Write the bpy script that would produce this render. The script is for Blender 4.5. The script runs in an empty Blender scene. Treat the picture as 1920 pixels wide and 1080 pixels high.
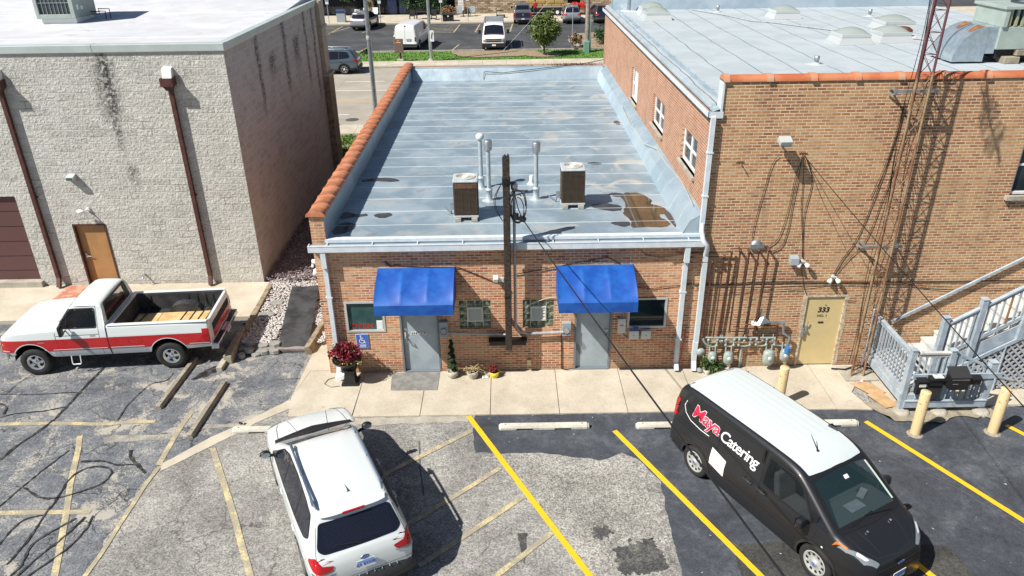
import bpy, bmesh, math, random
from mathutils import Vector, Matrix
from mathutils.bvhtree import BVHTree
R = math.radians
PI = math.pi
SC = bpy.context.scene
COL = SC.collection
rnd = random.Random(7)

# ---------------------------------------------------------------- camera, sky, sun
cam = bpy.data.cameras.new('camera')
cam.sensor_width = 36.0
cam.lens = 36.0 * 1413.69 / 1920.0
cam.clip_end = 2000
cam_o = bpy.data.objects.new('camera', cam)
COL.objects.link(cam_o)
_pit, _yaw, _rol = 0.46428399, 0.00309635, -0.01435624
_f = Vector((math.sin(_yaw) * math.cos(_pit), math.cos(_yaw) * math.cos(_pit), -math.sin(_pit)))
_r = Vector((math.cos(_yaw), -math.sin(_yaw), 0))
_u = _r.cross(_f)
_r2 = math.cos(_rol) * _r + math.sin(_rol) * _u
_u2 = -math.sin(_rol) * _r + math.cos(_rol) * _u
_m = Matrix((_r2, _u2, -_f)).transposed().to_4x4()
_m.translation = Vector((0, -16.08, 10.4))
cam_o.matrix_world = _m
SC.camera = cam_o

SUN_AZ, SUN_EL = 60.0, 49.0            # light travels towards +x/+y
world = bpy.data.worlds.new('World')
SC.world = world
world.use_nodes = True
wn = world.node_tree
wn.nodes.clear()
_sky = wn.nodes.new('ShaderNodeTexSky')
_sky.sky_type = 'NISHITA'
_sky.sun_disc = False
_sky.sun_elevation = R(SUN_EL)
_sky.sun_rotation = R(180 + SUN_AZ)
_sky.air_density = 1.0
_sky.dust_density = 0.6
_bg = wn.nodes.new('ShaderNodeBackground')
_bg.inputs['Strength'].default_value = 0.052
_wo = wn.nodes.new('ShaderNodeOutputWorld')
wn.links.new(_sky.outputs[0], _bg.inputs[0])
wn.links.new(_bg.outputs[0], _wo.inputs[0])
sl = bpy.data.lights.new('sun', 'SUN')
sl.energy = 5.0
sl.angle = R(0.53)
sl.color = (1.0, 0.95, 0.87)
so = bpy.data.objects.new('sun', sl)
COL.objects.link(so)
_d = Vector((math.sin(R(SUN_AZ)) * math.cos(R(SUN_EL)), math.cos(R(SUN_AZ)) * math.cos(R(SUN_EL)), -math.sin(R(SUN_EL))))
so.rotation_euler = _d.to_track_quat('-Z', 'Y').to_euler()
SC.view_settings.view_transform = 'Standard'
SC.view_settings.look = 'None'
SC.view_settings.gamma = 1
SC.view_settings.exposure = 0.52
SC.view_settings.use_curve_mapping = False

# ---------------------------------------------------------------- mesh helpers
class MB:
    def __init__(s):
        s.v = []; s.f = []; s.mi = []; s.sm = []; s.cur = 0
    def add(s, vs, fs, smooth=False):
        b = len(s.v)
        s.v += [tuple(p) for p in vs]
        for f in fs:
            s.f.append([b + i for i in f]); s.mi.append(s.cur); s.sm.append(smooth)
        return s
    def box(s, x0, y0, z0, x1, y1, z1):
        x0, x1 = sorted((x0, x1)); y0, y1 = sorted((y0, y1)); z0, z1 = sorted((z0, z1))
        return s.add([(x0, y0, z0), (x1, y0, z0), (x1, y1, z0), (x0, y1, z0), (x0, y0, z1), (x1, y0, z1), (x1, y1, z1), (x0, y1, z1)],
                     [(0, 3, 2, 1), (4, 5, 6, 7), (0, 1, 5, 4), (1, 2, 6, 5), (2, 3, 7, 6), (3, 0, 4, 7)])
    def obox(s, c, size, M=None, tz=0):
        if M is None: M = Matrix.Rotation(tz, 3, 'Z')
        c = Vector(c); h = [q / 2 for q in size]
        vs = [c + M @ Vector((sx * h[0], sy * h[1], sz * h[2])) for sz in (-1, 1) for sx, sy in ((-1, -1), (1, -1), (1, 1), (-1, 1))]
        return s.add(vs, [(0, 3, 2, 1), (4, 5, 6, 7), (0, 1, 5, 4), (1, 2, 6, 5), (2, 3, 7, 6), (3, 0, 4, 7)])
    def beam(s, a, b, w, t, up=(0, 0, 1)):
        a = Vector(a); b = Vector(b); d = b - a; L = d.length; d.normalize(); up = Vector(up)
        sd = d.cross(up)
        if sd.length < 1e-4: sd = d.cross(Vector((0, 1, 0)))
        sd.normalize(); u = sd.cross(d)
        M = Matrix((d, sd, u)).transposed()
        return s.obox((a + b) / 2, (L, w, t), M)
    def tube(s, pts, r, n=8, cap=True, smooth=True):
        pts = [Vector(p) for p in pts]; k = len(pts)
        rr = r if isinstance(r, (list, tuple)) else [r] * k
        vs = []; prev = None
        for i, p in enumerate(pts):
            d = (pts[min(i + 1, k - 1)] - pts[max(i - 1, 0)])
            d = d.normalized() if d.length > 1e-9 else Vector((0, 0, 1))
            a = prev if prev is not None else (Vector((0, 0, 1)) if abs(d.z) < .9 else Vector((0, 1, 0)))
            a = a - d * a.dot(d)
            if a.length < 1e-5: a = d.orthogonal()
            a.normalize(); prev = a; b = d.cross(a)
            vs += [p + (a * math.cos(2 * PI * j / n) + b * math.sin(2 * PI * j / n)) * rr[i] for j in range(n)]
        fs = [(i * n + j, i * n + (j + 1) % n, (i + 1) * n + (j + 1) % n, (i + 1) * n + j) for i in range(k - 1) for j in range(n)]
        s.add(vs, fs, smooth)
        if cap: s.add(vs[:n], [tuple(range(n))[::-1]]); s.add(vs[-n:], [tuple(range(n))])
        return s
    def lathe(s, prof, c=(0, 0, 0), n=20, axis='z', smooth=True, M=None):
        vs = []
        for r, h in prof:
            for j in range(n):
                a = 2 * PI * j / n; p = (r * math.cos(a), r * math.sin(a), h)
                if axis == 'y': p = (p[0], p[2], p[1])
                if axis == 'x': p = (p[2], p[0], p[1])
                p = Vector(p)
                if M is not None: p = M @ p
                vs.append(p + Vector(c))
        k = len(prof)
        return s.add(vs, [(i * n + j, i * n + (j + 1) % n, (i + 1) * n + (j + 1) % n, (i + 1) * n + j) for i in range(k - 1) for j in range(n)], smooth)
    def cyl(s, c, r, h, n=16, axis='z', r2=None):
        r2 = r if r2 is None else r2
        return s.lathe([(0.0001, 0), (r, 0)], c, n, axis, False).lathe([(r, 0), (r2, h)], c, n, axis, True).lathe([(r2, h), (0.0001, h)], c, n, axis, False)
    def prism(s, poly, a, b, axis='z'):
        n = len(poly)
        def P(q, h):
            return {'z': (q[0], q[1], h), 'y': (q[0], h, q[1]), 'x': (h, q[0], q[1])}[axis]
        return s.add([P(q, a) for q in poly] + [P(q, b) for q in poly],
                     [tuple(range(n))[::-1], tuple(range(n, 2 * n))] + [(i, (i + 1) % n, n + (i + 1) % n, n + i) for i in range(n)])
    def quad(s, *p): return s.add(p, [tuple(range(len(p)))])
    def grid(s, nu, nv, fn, smooth=True):
        vs = [fn(i / nu, j / nv) for i in range(nu + 1) for j in range(nv + 1)]
        return s.add(vs, [(i * (nv + 1) + j, (i + 1) * (nv + 1) + j, (i + 1) * (nv + 1) + j + 1, i * (nv + 1) + j + 1) for i in range(nu) for j in range(nv)], smooth)
    def mat(s, k): s.cur = k; return s

OFF = {}
def thing(name, label, cat, loc=(0, 0, 0), rotz=0.0, group=None, local=False):
    o = bpy.data.objects.new(name, None); COL.objects.link(o)
    o.empty_display_size = .2
    o.location = loc; o.rotation_euler = (0, 0, rotz)
    o['label'] = label; o['category'] = cat
    if group: o['group'] = group
    OFF[o.name] = Vector((0, 0, 0)) if local else Vector(loc)
    return o
def tag(o, label, cat, group=None, kind=None):
    o['label'] = label; o['category'] = cat
    if group: o['group'] = group
    if kind: o['kind'] = kind
    return o
def obj(name, mb, mats, parent=None, label=None, bevel=0, recenter=True):
    if not isinstance(mats, (list, tuple)): mats = [mats]
    off = Vector((0, 0, 0))
    if parent is not None: off = OFF.get(parent.name, Vector((0, 0, 0)))
    elif recenter and mb.v:
        xs = [p[0] for p in mb.v]; ys = [p[1] for p in mb.v]; zs = [p[2] for p in mb.v]
        off = Vector(((min(xs) + max(xs)) / 2, (min(ys) + max(ys)) / 2, min(zs)))
    me = bpy.data.meshes.new(name)
    me.from_pydata([tuple(Vector(p) - off) for p in mb.v], [], mb.f)
    for m in mats: me.materials.append(m)
    me.polygons.foreach_set('material_index', mb.mi)
    me.polygons.foreach_set('use_smooth', mb.sm)
    me.update()
    o = bpy.data.objects.new(name, me); COL.objects.link(o)
    if parent is not None:
        o.parent = parent; OFF[o.name] = off
    else:
        o.location = off; OFF[o.name] = off
    if label: o['label'] = label
    if bevel:
        b = o.modifiers.new('bevel', 'BEVEL'); b.width = bevel; b.segments = 2; b.limit_method = 'ANGLE'; b.angle_limit = R(40)
    return o
def struct(name, mb, mats, **k):
    o = obj(name, mb, mats, recenter=False, **k); o['kind'] = 'structure'; return o

def copy_tree(o, parent=None):
    c = o.copy(); COL.objects.link(c)
    if parent is not None: c.parent = parent
    OFF[c.name] = OFF.get(o.name, Vector((0, 0, 0)))
    for ch in list(o.children): copy_tree(ch, c)
    return c

# ---------------------------------------------------------------- material helpers
def sock(nt, x, tgt):
    if isinstance(x, (int, float)): tgt.default_value = x
    elif isinstance(x, (tuple, list)): tgt.default_value = tuple(x) + ((1,) if len(x) == 3 and len(tgt.default_value) == 4 else ())
    else: nt.links.new(x, tgt)
class NT:
    def __init__(s, name):
        s.m = bpy.data.materials.new(name); s.m.use_nodes = True
        s.t = s.m.node_tree; s.t.nodes.clear()
        s.out = s.t.nodes.new('ShaderNodeOutputMaterial'); s.b = s.t.nodes.new('ShaderNodeBsdfPrincipled')
        s.t.links.new(s.b.outputs[0], s.out.inputs[0])
        s.tc = s.t.nodes.new('ShaderNodeTexCoord').outputs['Object']
    def set(s, k, v): sock(s.t, v, s.b.inputs[k])
    def math(s, op, a, b=0.0, c=0.0):
        n = s.t.nodes.new('ShaderNodeMath'); n.operation = op
        sock(s.t, a, n.inputs[0]); sock(s.t, b, n.inputs[1]); sock(s.t, c, n.inputs[2]); return n.outputs[0]
    def sep(s, v):
        n = s.t.nodes.new('ShaderNodeSeparateXYZ'); s.t.links.new(v, n.inputs[0]); return n.outputs
    def comb(s, x, y, z=0.0):
        n = s.t.nodes.new('ShaderNodeCombineXYZ')
        for i, q in enumerate((x, y, z)): sock(s.t, q, n.inputs[i])
        return n.outputs[0]
    def vscale(s, v, sc):
        n = s.t.nodes.new('ShaderNodeVectorMath'); n.operation = 'MULTIPLY'
        s.t.links.new(v, n.inputs[0]); n.inputs[1].default_value = sc; return n.outputs[0]
    def vadd(s, v, w):
        n = s.t.nodes.new('ShaderNodeVectorMath'); n.operation = 'ADD'
        s.t.links.new(v, n.inputs[0]); sock(s.t, w, n.inputs[1]); return n.outputs[0]
    def noise(s, scale, detail=3.0, vec=None, rough=.55, dist=0.0, col=False):
        n = s.t.nodes.new('ShaderNodeTexNoise'); n.inputs['Scale'].default_value = scale
        n.inputs['Detail'].default_value = detail; n.inputs['Roughness'].default_value = rough; n.inputs['Distortion'].default_value = dist
        s.t.links.new(vec or s.tc, n.inputs['Vector']); return n.outputs['Color' if col else 'Fac']
    def voro(s, scale, vec=None, feat='F1', out='Distance', rand=1.0):
        n = s.t.nodes.new('ShaderNodeTexVoronoi'); n.feature = feat; n.inputs['Scale'].default_value = scale; n.inputs['Randomness'].default_value = rand
        s.t.links.new(vec or s.tc, n.inputs['Vector']); return n.outputs[out]
    def ramp(s, x, stops, interp='LINEAR'):
        n = s.t.nodes.new('ShaderNodeValToRGB'); n.color_ramp.interpolation = interp
        e = n.color_ramp.elements
        while len(e) < len(stops): e.new(.5)
        for i, (p, c) in enumerate(stops):
            e[i].position = p; e[i].color = (c, c, c, 1) if isinstance(c, (int, float)) else tuple(c) + (1,)
        sock(s.t, x, n.inputs[0]); return n.outputs[0]
    def mix(s, f, a, b, mode='MIX'):
        n = s.t.nodes.new('ShaderNodeMix'); n.data_type = 'RGBA'; n.blend_type = mode; n.clamp_factor = True
        sock(s.t, f, n.inputs[0]); sock(s.t, a, n.inputs[6]); sock(s.t, b, n.inputs[7]); return n.outputs[2]
    def bump(s, h, strength=.5, dist=.01):
        n = s.t.nodes.new('ShaderNodeBump'); n.inputs['Strength'].default_value = strength; n.inputs['Distance'].default_value = dist
        s.t.links.new(h, n.inputs['Height']); s.t.links.new(n.outputs[0], s.b.inputs['Normal'])
    def smooth(s, x, a, b):
        n = s.t.nodes.new('ShaderNodeMapRange'); n.interpolation_type = 'SMOOTHSTEP'
        sock(s.t, x, n.inputs[0]); n.inputs[1].default_value = a; n.inputs[2].default_value = b; return n.outputs[0]

def M(name, c, r=.6, m=0.0, c2=None, vs=3.0, bump=0.0, bs=40.0, coat=0.0, alpha=1.0, emit=None, ior=None, th=(.38, .62), det=4):
    t = NT(name)
    if c2 is not None:
        t.set('Base Color', t.mix(t.smooth(t.noise(vs, det), *th), c, c2))
    else: t.set('Base Color', c)
    t.set('Roughness', r); t.set('Metallic', m)
    if coat: t.set('Coat Weight', coat); t.set('Coat Roughness', .04)
    if alpha < 1: t.set('Alpha', alpha)
    if emit: t.set('Emission Color', emit[0]); t.set('Emission Strength', emit[1])
    if ior: t.set('IOR', ior)
    if bump: t.bump(t.noise(bs, 4), bump, .01)
    return t.m

def brick_mat(name, ax, tones, mortar, bw=.203, bh=.0677, mo=.013, rough=.85, bigvar=.35, sat=None):
    t = NT(name); x, y, z = t.sep(t.tc)
    u = {'x': x, 'y': y}[ax]
    wob = t.noise(3.0, 2)
    v = t.comb(u, t.math('ADD', z, t.math('MULTIPLY', t.math('SUBTRACT', wob, .5), .006)))
    n = t.t.nodes.new('ShaderNodeTexBrick'); t.t.links.new(v, n.inputs['Vector'])
    n.inputs['Scale'].default_value = 1; n.inputs['Brick Width'].default_value = bw; n.inputs['Row Height'].default_value = bh
    n.inputs['Mortar Size'].default_value = mo; n.inputs['Mortar Smooth'].default_value = .25
    n.inputs['Color1'].default_value = (0, 0, 0, 1); n.inputs['Color2'].default_value = (1, 1, 1, 1); n.inputs['Mortar'].default_value = (.5, .5, .5, 1)
    big = t.noise(.55, 3, v)
    k = t.math('ADD', t.math('MULTIPLY', n.outputs['Color'], .46), t.math('MULTIPLY', t.math('SUBTRACT', t.smooth(big, .3, .7), .5), bigvar))
    k = t.math('ADD', k, t.math('MULTIPLY', t.noise(6, 4, v), .52))
    c = t.ramp(k, [(i / (len(tones) - 1), q) for i, q in enumerate(tones)])
    fine = t.noise(60, 4, v)
    c = t.mix(t.math('MULTIPLY', fine, .25), c, (.05, .03, .02), 'MIX')
    mn = t.mix(t.smooth(t.noise(2.2, 3, v), .35, .7), mortar, tuple(q * .72 for q in mortar))
    c = t.mix(n.outputs['Fac'], c, mn)
    # grime along the foot of the wall and long soft water marks
    g = t.math('MULTIPLY', t.smooth(t.math('ADD', z, t.math('MULTIPLY', t.noise(2.5, 3, v), .5)), .75, .15), .45)
    c = t.mix(g, c, (.14, .11, .08))
    dm = t.math('MULTIPLY', t.smooth(t.noise(1.0, 5, t.comb(t.math('MULTIPLY', u, 1.6), t.math('MULTIPLY', z, .35))), .56, .75), .35)
    c = t.mix(dm, c, (.13, .09, .06))
    t.set('Base Color', c); t.set('Roughness', rough)
    h = t.math('SUBTRACT', t.math('MULTIPLY', t.noise(35, 3, v), .35), n.outputs['Fac'])
    t.bump(h, .8, .008)
    return t.m

def asphalt(name, tones, spk=.5, patch=None, crack=.0, rough=.85, pscale=.7, bluish=0):
    t = NT(name)
    big = t.noise(pscale, 5, rough=.62, dist=.4)
    med = t.noise(7, 5, rough=.7)
    k = t.math('ADD', t.math('MULTIPLY', big, .62), t.math('MULTIPLY', med, .38))
    c = t.ramp(k, [(0.36, tones[0]), (.5, tones[1]), (.64, tones[2])])
    if spk:
        sp = t.noise(30, 3, rough=.8)
        sc = t.voro(42, out='Color')
        scx = t.sep(sc)[0]
        s2 = t.math('ADD', t.math('MULTIPLY', t.math('SUBTRACT', sp, .5), 3.0 * spk), t.math('MULTIPLY', t.math('SUBTRACT', scx, .5), 1.7 * spk))
        f = t.math('ADD', 1.0, s2)
        f = t.math('MAXIMUM', f, .12)
        n = t.t.nodes.new('ShaderNodeVectorMath'); n.operation = 'SCALE'; t.t.links.new(c, n.inputs[0]); t.t.links.new(f, n.inputs['Scale']); c = n.outputs[0]
    if patch:
        c = t.mix(t.math('MULTIPLY', t.smooth(t.math('ADD', t.math('MULTIPLY', t.noise(1.3, 6, rough=.7, dist=.6), .8), t.math('MULTIPLY', t.noise(30, 3), .25)), patch[1], patch[1] + .07), patch[2]), c, patch[0])
    if crack:
        wv = t.vadd(t.tc, t.vscale(t.noise(2.5, 4, col=True), (.5, .5, .5)))
        d = t.voro(.75, wv, 'DISTANCE_TO_EDGE')
        d2 = t.voro(2.6, wv, 'DISTANCE_TO_EDGE')
        m1 = t.math('MULTIPLY', t.smooth(d, .012, .004), t.smooth(t.noise(.5, 2), .45, .55))
        m2 = t.math('MULTIPLY', t.smooth(d2, .02, .006), t.smooth(t.noise(.6, 2, t.vadd(t.tc, (7, 3, 0))), .56, .64))
        c = t.mix(t.math('MULTIPLY', t.math('MAXIMUM', m1, m2), crack), c, (.02, .02, .022))
    t.set('Base Color', c); t.set('Roughness', rough)
    t.bump(t.noise(70, 4, rough=.7), .55, .006)
    return t.m

def paint_line(name, c, wear, under):
    t = NT(name)
    w = t.math('ADD', t.math('MULTIPLY', t.noise(40, 4, rough=.75), .6), t.math('MULTIPLY', t.noise(3, 4), .5))
    t.set('Base Color', t.mix(t.smooth(w, 1.0 - wear - .08, 1.0 - wear + .05), t.mix(t.noise(25, 3), c, tuple(q * .8 for q in c)), under))
    t.set('Roughness', .8); t.bump(t.noise(70, 4), .4, .005)
    return t.m

m_asph = asphalt('weathered_asphalt', [(.15, .145, .135), (.24, .235, .22), (.36, .35, .32)], .50, ((.42, .40, .36), .62, .6), .55)
m_asph_pale = asphalt('bleached_asphalt', [(.16, .155, .142), (.275, .267, .245), (.385, .372, .34)], .62, None, .25)
m_seal = asphalt('sealed_asphalt', [(.032, .036, .044), (.054, .062, .076), (.105, .115, .13)], .22, ((.24, .23, .21), .66, .5), 0, .7, .9)
m_seal2 = asphalt('sealed_asphalt_black', [(.03, .03, .03), (.05, .05, .047), (.085, .082, .075)], .4, None, 0, .75, 1.5)
m_sealL = asphalt('worn_sealed_asphalt', [(.07, .076, .088), (.13, .14, .155), (.25, .25, .245)], .46, ((.42, .39, .33), .55, .8), .8, .8, .8)
m_tarcr = M('crack_filler', (.014, .014, .015), .6, c2=(.07, .07, .068), vs=7, bump=.4, th=(.45, .65))
m_yel = paint_line('fresh_yellow_paint', (.88, .50, .012), .10, (.25, .17, .03))
m_yfade = paint_line('faded_yellow_paint', (.64, .53, .29), .47, (.30, .27, .20))
m_pale = paint_line('pale_concrete_strip', (.40, .38, .32), .45, (.20, .19, .175))
def concrete(name, a, b, cc, sc=1.2, joint=None, bumpv=.25):
    t = NT(name)
    k = t.math('ADD', t.math('MULTIPLY', t.noise(sc, 5, rough=.6), .65), t.math('MULTIPLY', t.noise(22, 4), .35))
    c = t.ramp(k, [(.33, a), (.5, b), (.68, cc)])
    st = t.smooth(t.noise(2.6, 6, t.vadd(t.tc, (3, 9, 0)), rough=.7), .62, .72)
    c = t.mix(t.math('MULTIPLY', st, .45), c, (.16, .13, .09))
    if joint:
        x, y, z = t.sep(t.tc)
        for ax, per, o_ in joint:
            q = t.math('PINGPONG', t.math('ADD', {'x': x, 'y': y}[ax], o_), per / 2)
            c = t.mix(t.math('MULTIPLY', t.smooth(q, .012, .006), .75), c, (.07, .06, .045))
    t.set('Base Color', c); t.set('Roughness', .85); t.bump(t.noise(60, 4), bumpv, .005)
    return t.m
m_walk = concrete('sidewalk_concrete', (.37, .325, .25), (.47, .42, .335), (.57, .52, .43), 1.1)
m_conc = concrete('concrete', (.25, .23, .19), (.36, .335, .28), (.48, .45, .38), 2.5, None, .5)
m_concw = concrete('wheel_stop_concrete', (.40, .38, .32), (.53, .51, .44), (.66, .64, .56), 3, None, .6)
m_curbold = concrete('old_curb_concrete', (.16, .14, .11), (.27, .24, .18), (.38, .34, .26), 4, None, .7)
m_street = concrete('street_concrete', (.27, .24, .20), (.33, .30, .255), (.40, .37, .32), .5, [('y', 3.3, .2), ('x', 5.0, 1.2)])
m_lot2 = asphalt('distant_asphalt', [(.032, .034, .038), (.05, .053, .058), (.09, .092, .095)], .25, None, 0, .8, .4)
m_grass = M('grass', (.07, .17, .02), .9, c2=(.12, .23, .04), vs=3, bump=.8, bs=25)
m_mulch = M('mulch', (.38, .29, .19), .95, c2=(.15, .11, .07), vs=9, bump=.8, bs=30)
# facades
T_MID = [(.16, .05, .028), (.38, .13, .065), (.57, .245, .12), (.66, .345, .18), (.70, .46, .28)]
T_RGT = [(.15, .055, .03), (.34, .145, .07), (.49, .245, .115), (.57, .335, .165), (.62, .43, .24)]
T_SID = [(.26, .10, .055), (.38, .16, .09), (.46, .21, .12), (.54, .28, .17)]
m_bmid = brick_mat('orange_brick_front', 'x', T_MID, (.70, .57, .41), mo=.010)
m_bmidy = brick_mat('orange_brick_side', 'y', T_MID, (.52, .42, .29))
m_brgt = brick_mat('tan_brick_front', 'x', T_RGT, (.68, .56, .39), mo=.010)
m_bsid = brick_mat('pink_brick_side', 'y', T_SID, (.58, .42, .30), bigvar=.2)
def block_mat(name, ax, base, rough_bump, streaks, dark):
    t = NT(name); x, y, z = t.sep(t.tc); u = t.math('ADD', {'x': x, 'y': y}[ax], {'x': -7.67, 'y': 5.14}[ax])
    v = t.comb(u, z)
    n = t.t.nodes.new('ShaderNodeTexBrick'); t.t.links.new(v, n.inputs['Vector'])
    for k_, q in (('Scale', 1), ('Brick Width', .42), ('Row Height', .208), ('Mortar Size', .014), ('Mortar Smooth', .5)): n.inputs[k_].default_value = q
    n.inputs['Color1'].default_value = (0, 0, 0, 1); n.inputs['Color2'].default_value = (1, 1, 1, 1)
    k = t.math('ADD', t.math('MULTIPLY', n.outputs['Color'], .35), t.math('MULTIPLY', t.noise(8, 4, v), .65))
    c = t.ramp(k, [(.25, tuple(q * .82 for q in base)), (.5, base), (.8, tuple(min(1, q * 1.14) for q in base))])
    c = t.mix(n.outputs['Fac'], c, tuple(q * 1.25 for q in base))
    for (u0, w, z0, z1) in streaks:
        du = t.math('ABSOLUTE', t.math('SUBTRACT', t.math('ADD', u, t.math('MULTIPLY', t.math('SUBTRACT', t.noise(1.6, 4, v), .5), .5)), u0))
        a = t.smooth(du, w, w * .15)
        zz = t.math('MULTIPLY', t.smooth(z, z0, z0 + 1.0), t.smooth(z, z1 + .25, z1))
        a = t.math('MULTIPLY', t.math('MULTIPLY', a, zz), t.smooth(t.noise(9, 5, v, rough=.8), .38, .58))
        c = t.mix(t.math('MULTIPLY', a, dark), c, (.03, .028, .028))
    dj = t.math('MULTIPLY', t.math('MULTIPLY', n.outputs['Fac'], t.smooth(t.noise(1.3, 4, v), .52, .66)), .6)
    c = t.mix(dj, c, (.10, .10, .09))
    g = t.math('MULTIPLY', t.smooth(t.math('ADD', z, t.math('MULTIPLY', t.noise(2.5, 3, v), .4)), .55, .15), .4)
    c = t.mix(g, c, (.16, .14, .11))
    t.set('Base Color', c); t.set('Roughness', .9)
    if rough_bump:
        h = t.math('ADD', t.math('MULTIPLY', t.noise(10, 5, v, rough=.65, dist=.8), 1.0), t.math('MULTIPLY', t.voro(13, v), .3))
        h = t.math('MULTIPLY', h, t.math('SUBTRACT', 1.0, n.outputs['Fac']))
        t.bump(h, .9, .05)
    else:
        t.bump(t.math('SUBTRACT', t.math('MULTIPLY', t.noise(25, 3, v), .4), n.outputs['Fac']), .4, .006)
    return t.m
m_block = block_mat('split_face_block', 'x', (.515, .51, .475), True, [(-11.0, .20, 3.9, 7.3), (-10.9, .22, 2.9, 3.8), (-11.05, .5, 4.8, 6.8)], .8)
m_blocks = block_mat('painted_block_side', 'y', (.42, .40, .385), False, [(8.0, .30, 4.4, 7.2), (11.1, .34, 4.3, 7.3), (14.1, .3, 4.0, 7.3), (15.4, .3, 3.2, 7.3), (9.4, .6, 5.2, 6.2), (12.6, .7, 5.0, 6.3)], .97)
# membranes and roofs
def membrane(name, a, b, stain, seam_ax, per, offs, seamc, rough, metal, stain_amt=.8, seamw=.016, wob=.05, smat=None):
    t = NT(name); x, y, z = t.sep(t.tc)
    k = t.noise(.9, 5, rough=.6, dist=.5)
    c = t.mix(t.smooth(k, .38, .62), a, b)
    if stain is not None:
        s_ = t.smooth(t.noise(1.0, 4, t.vadd(t.tc, (4, 2, 0)), dist=1.0), .53, .64)
        edge = t.smooth(x, -1.0, 3.0)
        c = t.mix(t.math('MULTIPLY', t.math('MULTIPLY', s_, stain_amt), t.math('ADD', .45, t.math('MULTIPLY', edge, .55))), c, stain)
        s3 = t.smooth(t.noise(1.6, 4, t.vadd(t.tc, (11, 5, 0)), dist=.4), .66, .70)
        c = t.mix(t.math('MULTIPLY', s3, .4), c, (.22, .19, .17))
    w = t.math('MULTIPLY', t.math('SUBTRACT', t.noise(.7, 3), .5), wob)
    q = t.math('PINGPONG', t.math('ADD', t.math('ADD', {'x': x, 'y': y}[seam_ax], w), offs), per / 2)
    c = t.mix(t.math('MULTIPLY', t.smooth(q, seamw, seamw * .4), .85), c, seamc)
    t.set('Base Color', c)
    rr = t.math('ADD', rough, t.math('MULTIPLY', t.math('SUBTRACT', t.noise(3, 4), .5), .3))
    t.set('Roughness', rr); t.set('Metallic', metal)
    t.bump(t.math('ADD', t.noise(1.7, 3), t.math('MULTIPLY', t.noise(14, 3), .12)), .25, .03)
    return t.m
m_mem = membrane('silver_membrane', (.24, .315, .37), (.35, .43, .485), (.52, .51, .47), 'y', .925, .06, (.72, .77, .80), .45, .3, seamw=.02)
m_memw = membrane('silver_membrane_upstand', (.33, .43, .50), (.42, .51, .57), None, 'y', 3.0, .3, (.6, .66, .70), .38, .4, wob=.3)
m_vflash = M('vent_flashing_paint', (.44, .49, .51), .6)
m_roofR = membrane('grey_roof_sheet', (.36, .41, .44), (.41, .46, .49), None, 'x', 1.0, .88, (.06, .08, .10), .75, 0, seamw=.020, wob=.18)
m_roofL = membrane('white_roof_sheet', (.49, .50, .53), (.55, .56, .59), (.45, .42, .41), 'y', 4.6, 2.0, (.9, .9, .9), .7, 0, .5, seamw=.03)
m_puddle = M('roof_puddle_dirt', (.045, .038, .045), .10, c2=(.07, .06, .06), vs=6)
m_puddleb = M('standing_water', (.06, .04, .02), .03, c2=(.10, .065, .03), vs=2)
m_puddle.node_tree.nodes['Principled BSDF'].inputs['Alpha'].default_value = .8
m_terra = M('terracotta', (.46, .16, .07), .65, c2=(.56, .24, .13), vs=5, bump=.2)
m_terra2 = M('terracotta_orange', (.42, .12, .05), .5, c2=(.50, .19, .09), vs=2, bump=.15)
m_rail = M('dark_roof_rail', (.14, .19, .26), .3, m=.5)
m_rock_shade = M('shade_tinted_pebbles', (.20, .155, .17), .85, c2=(.10, .075, .085), vs=24, bump=.3)  # pebble colour darkened to carry the shade between the buildings
m_gut = M('white_gutter_paint', (.62, .68, .72), .45, c2=(.55, .61, .66), vs=6)
m_cap = M('pale_metal_cap', (.50, .57, .56), .4, m=.2, c2=(.45, .52, .51), vs=2)
m_brown = M('dark_brown_metal', (.065, .022, .018), .5, c2=(.09, .035, .028), vs=8)
m_garage = M('garage_door_maroon', (.10, .045, .045), .55)
m_tandoor = M('tan_door_paint', (.40, .215, .085), .5, c2=(.34, .18, .07), vs=2)
m_yeldoor = M('mustard_door_paint', (.62, .50, .25), .5, c2=(.52, .42, .22), vs=1.5, th=(.3, .8))
m_greydoor = M('grey_door_paint', (.29, .345, .38), .38, c2=(.35, .41, .45), vs=2.5)
m_dframe = M('door_frame_grey', (.16, .18, .20), .5)
m_peel = M('peeling_frame', (.60, .54, .42), .8, c2=(.42, .30, .20), vs=14, bump=.5)
m_winfr = M('aluminium_frame', (.55, .58, .58), .4, m=.3)
m_white = M('white_paint', (.75, .76, .76), .45)
m_glass = M('window_glass', (.010, .018, .024), .04, c2=(.018, .03, .035), vs=1.5)
m_glassg = M('green_tinted_glass', (.03, .075, .07), .05, c2=(.05, .10, .095), vs=2)
m_blind = M('dark_blind', (.03, .035, .035), .4)
m_blk = M('black_paint', (.012, .012, .013), .45)
m_blkm = M('matte_black', (.015, .015, .016), .8, bump=.2)
m_rub = M('black_rubber_mat', (.022, .023, .026), .75, c2=(.05, .05, .055), vs=3, bump=.4)
m_galv = M('galvanised', (.45, .49, .52), .38, m=.75, c2=(.35, .39, .42), vs=6)
m_galvb = M('galvanised_duct', (.36, .44, .50), .35, m=.6, c2=(.45, .52, .57), vs=8)
m_greyc = M('grey_conduit', (.30, .31, .32), .55, c2=(.40, .41, .41), vs=9)
m_rust = M('rust', (.17, .06, .025), .85, c2=(.08, .03, .015), vs=9)
m_rustl = M('orange_rust', (.30, .13, .05), .85, c2=(.17, .07, .03), vs=6)
m_pipe = M('brown_pipe_paint', (.07, .022, .015), .6, c2=(.11, .042, .025), vs=7)
m_teal = M('grey_green_meter', (.24, .30, .28), .5, c2=(.33, .38, .35), vs=12)
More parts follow.
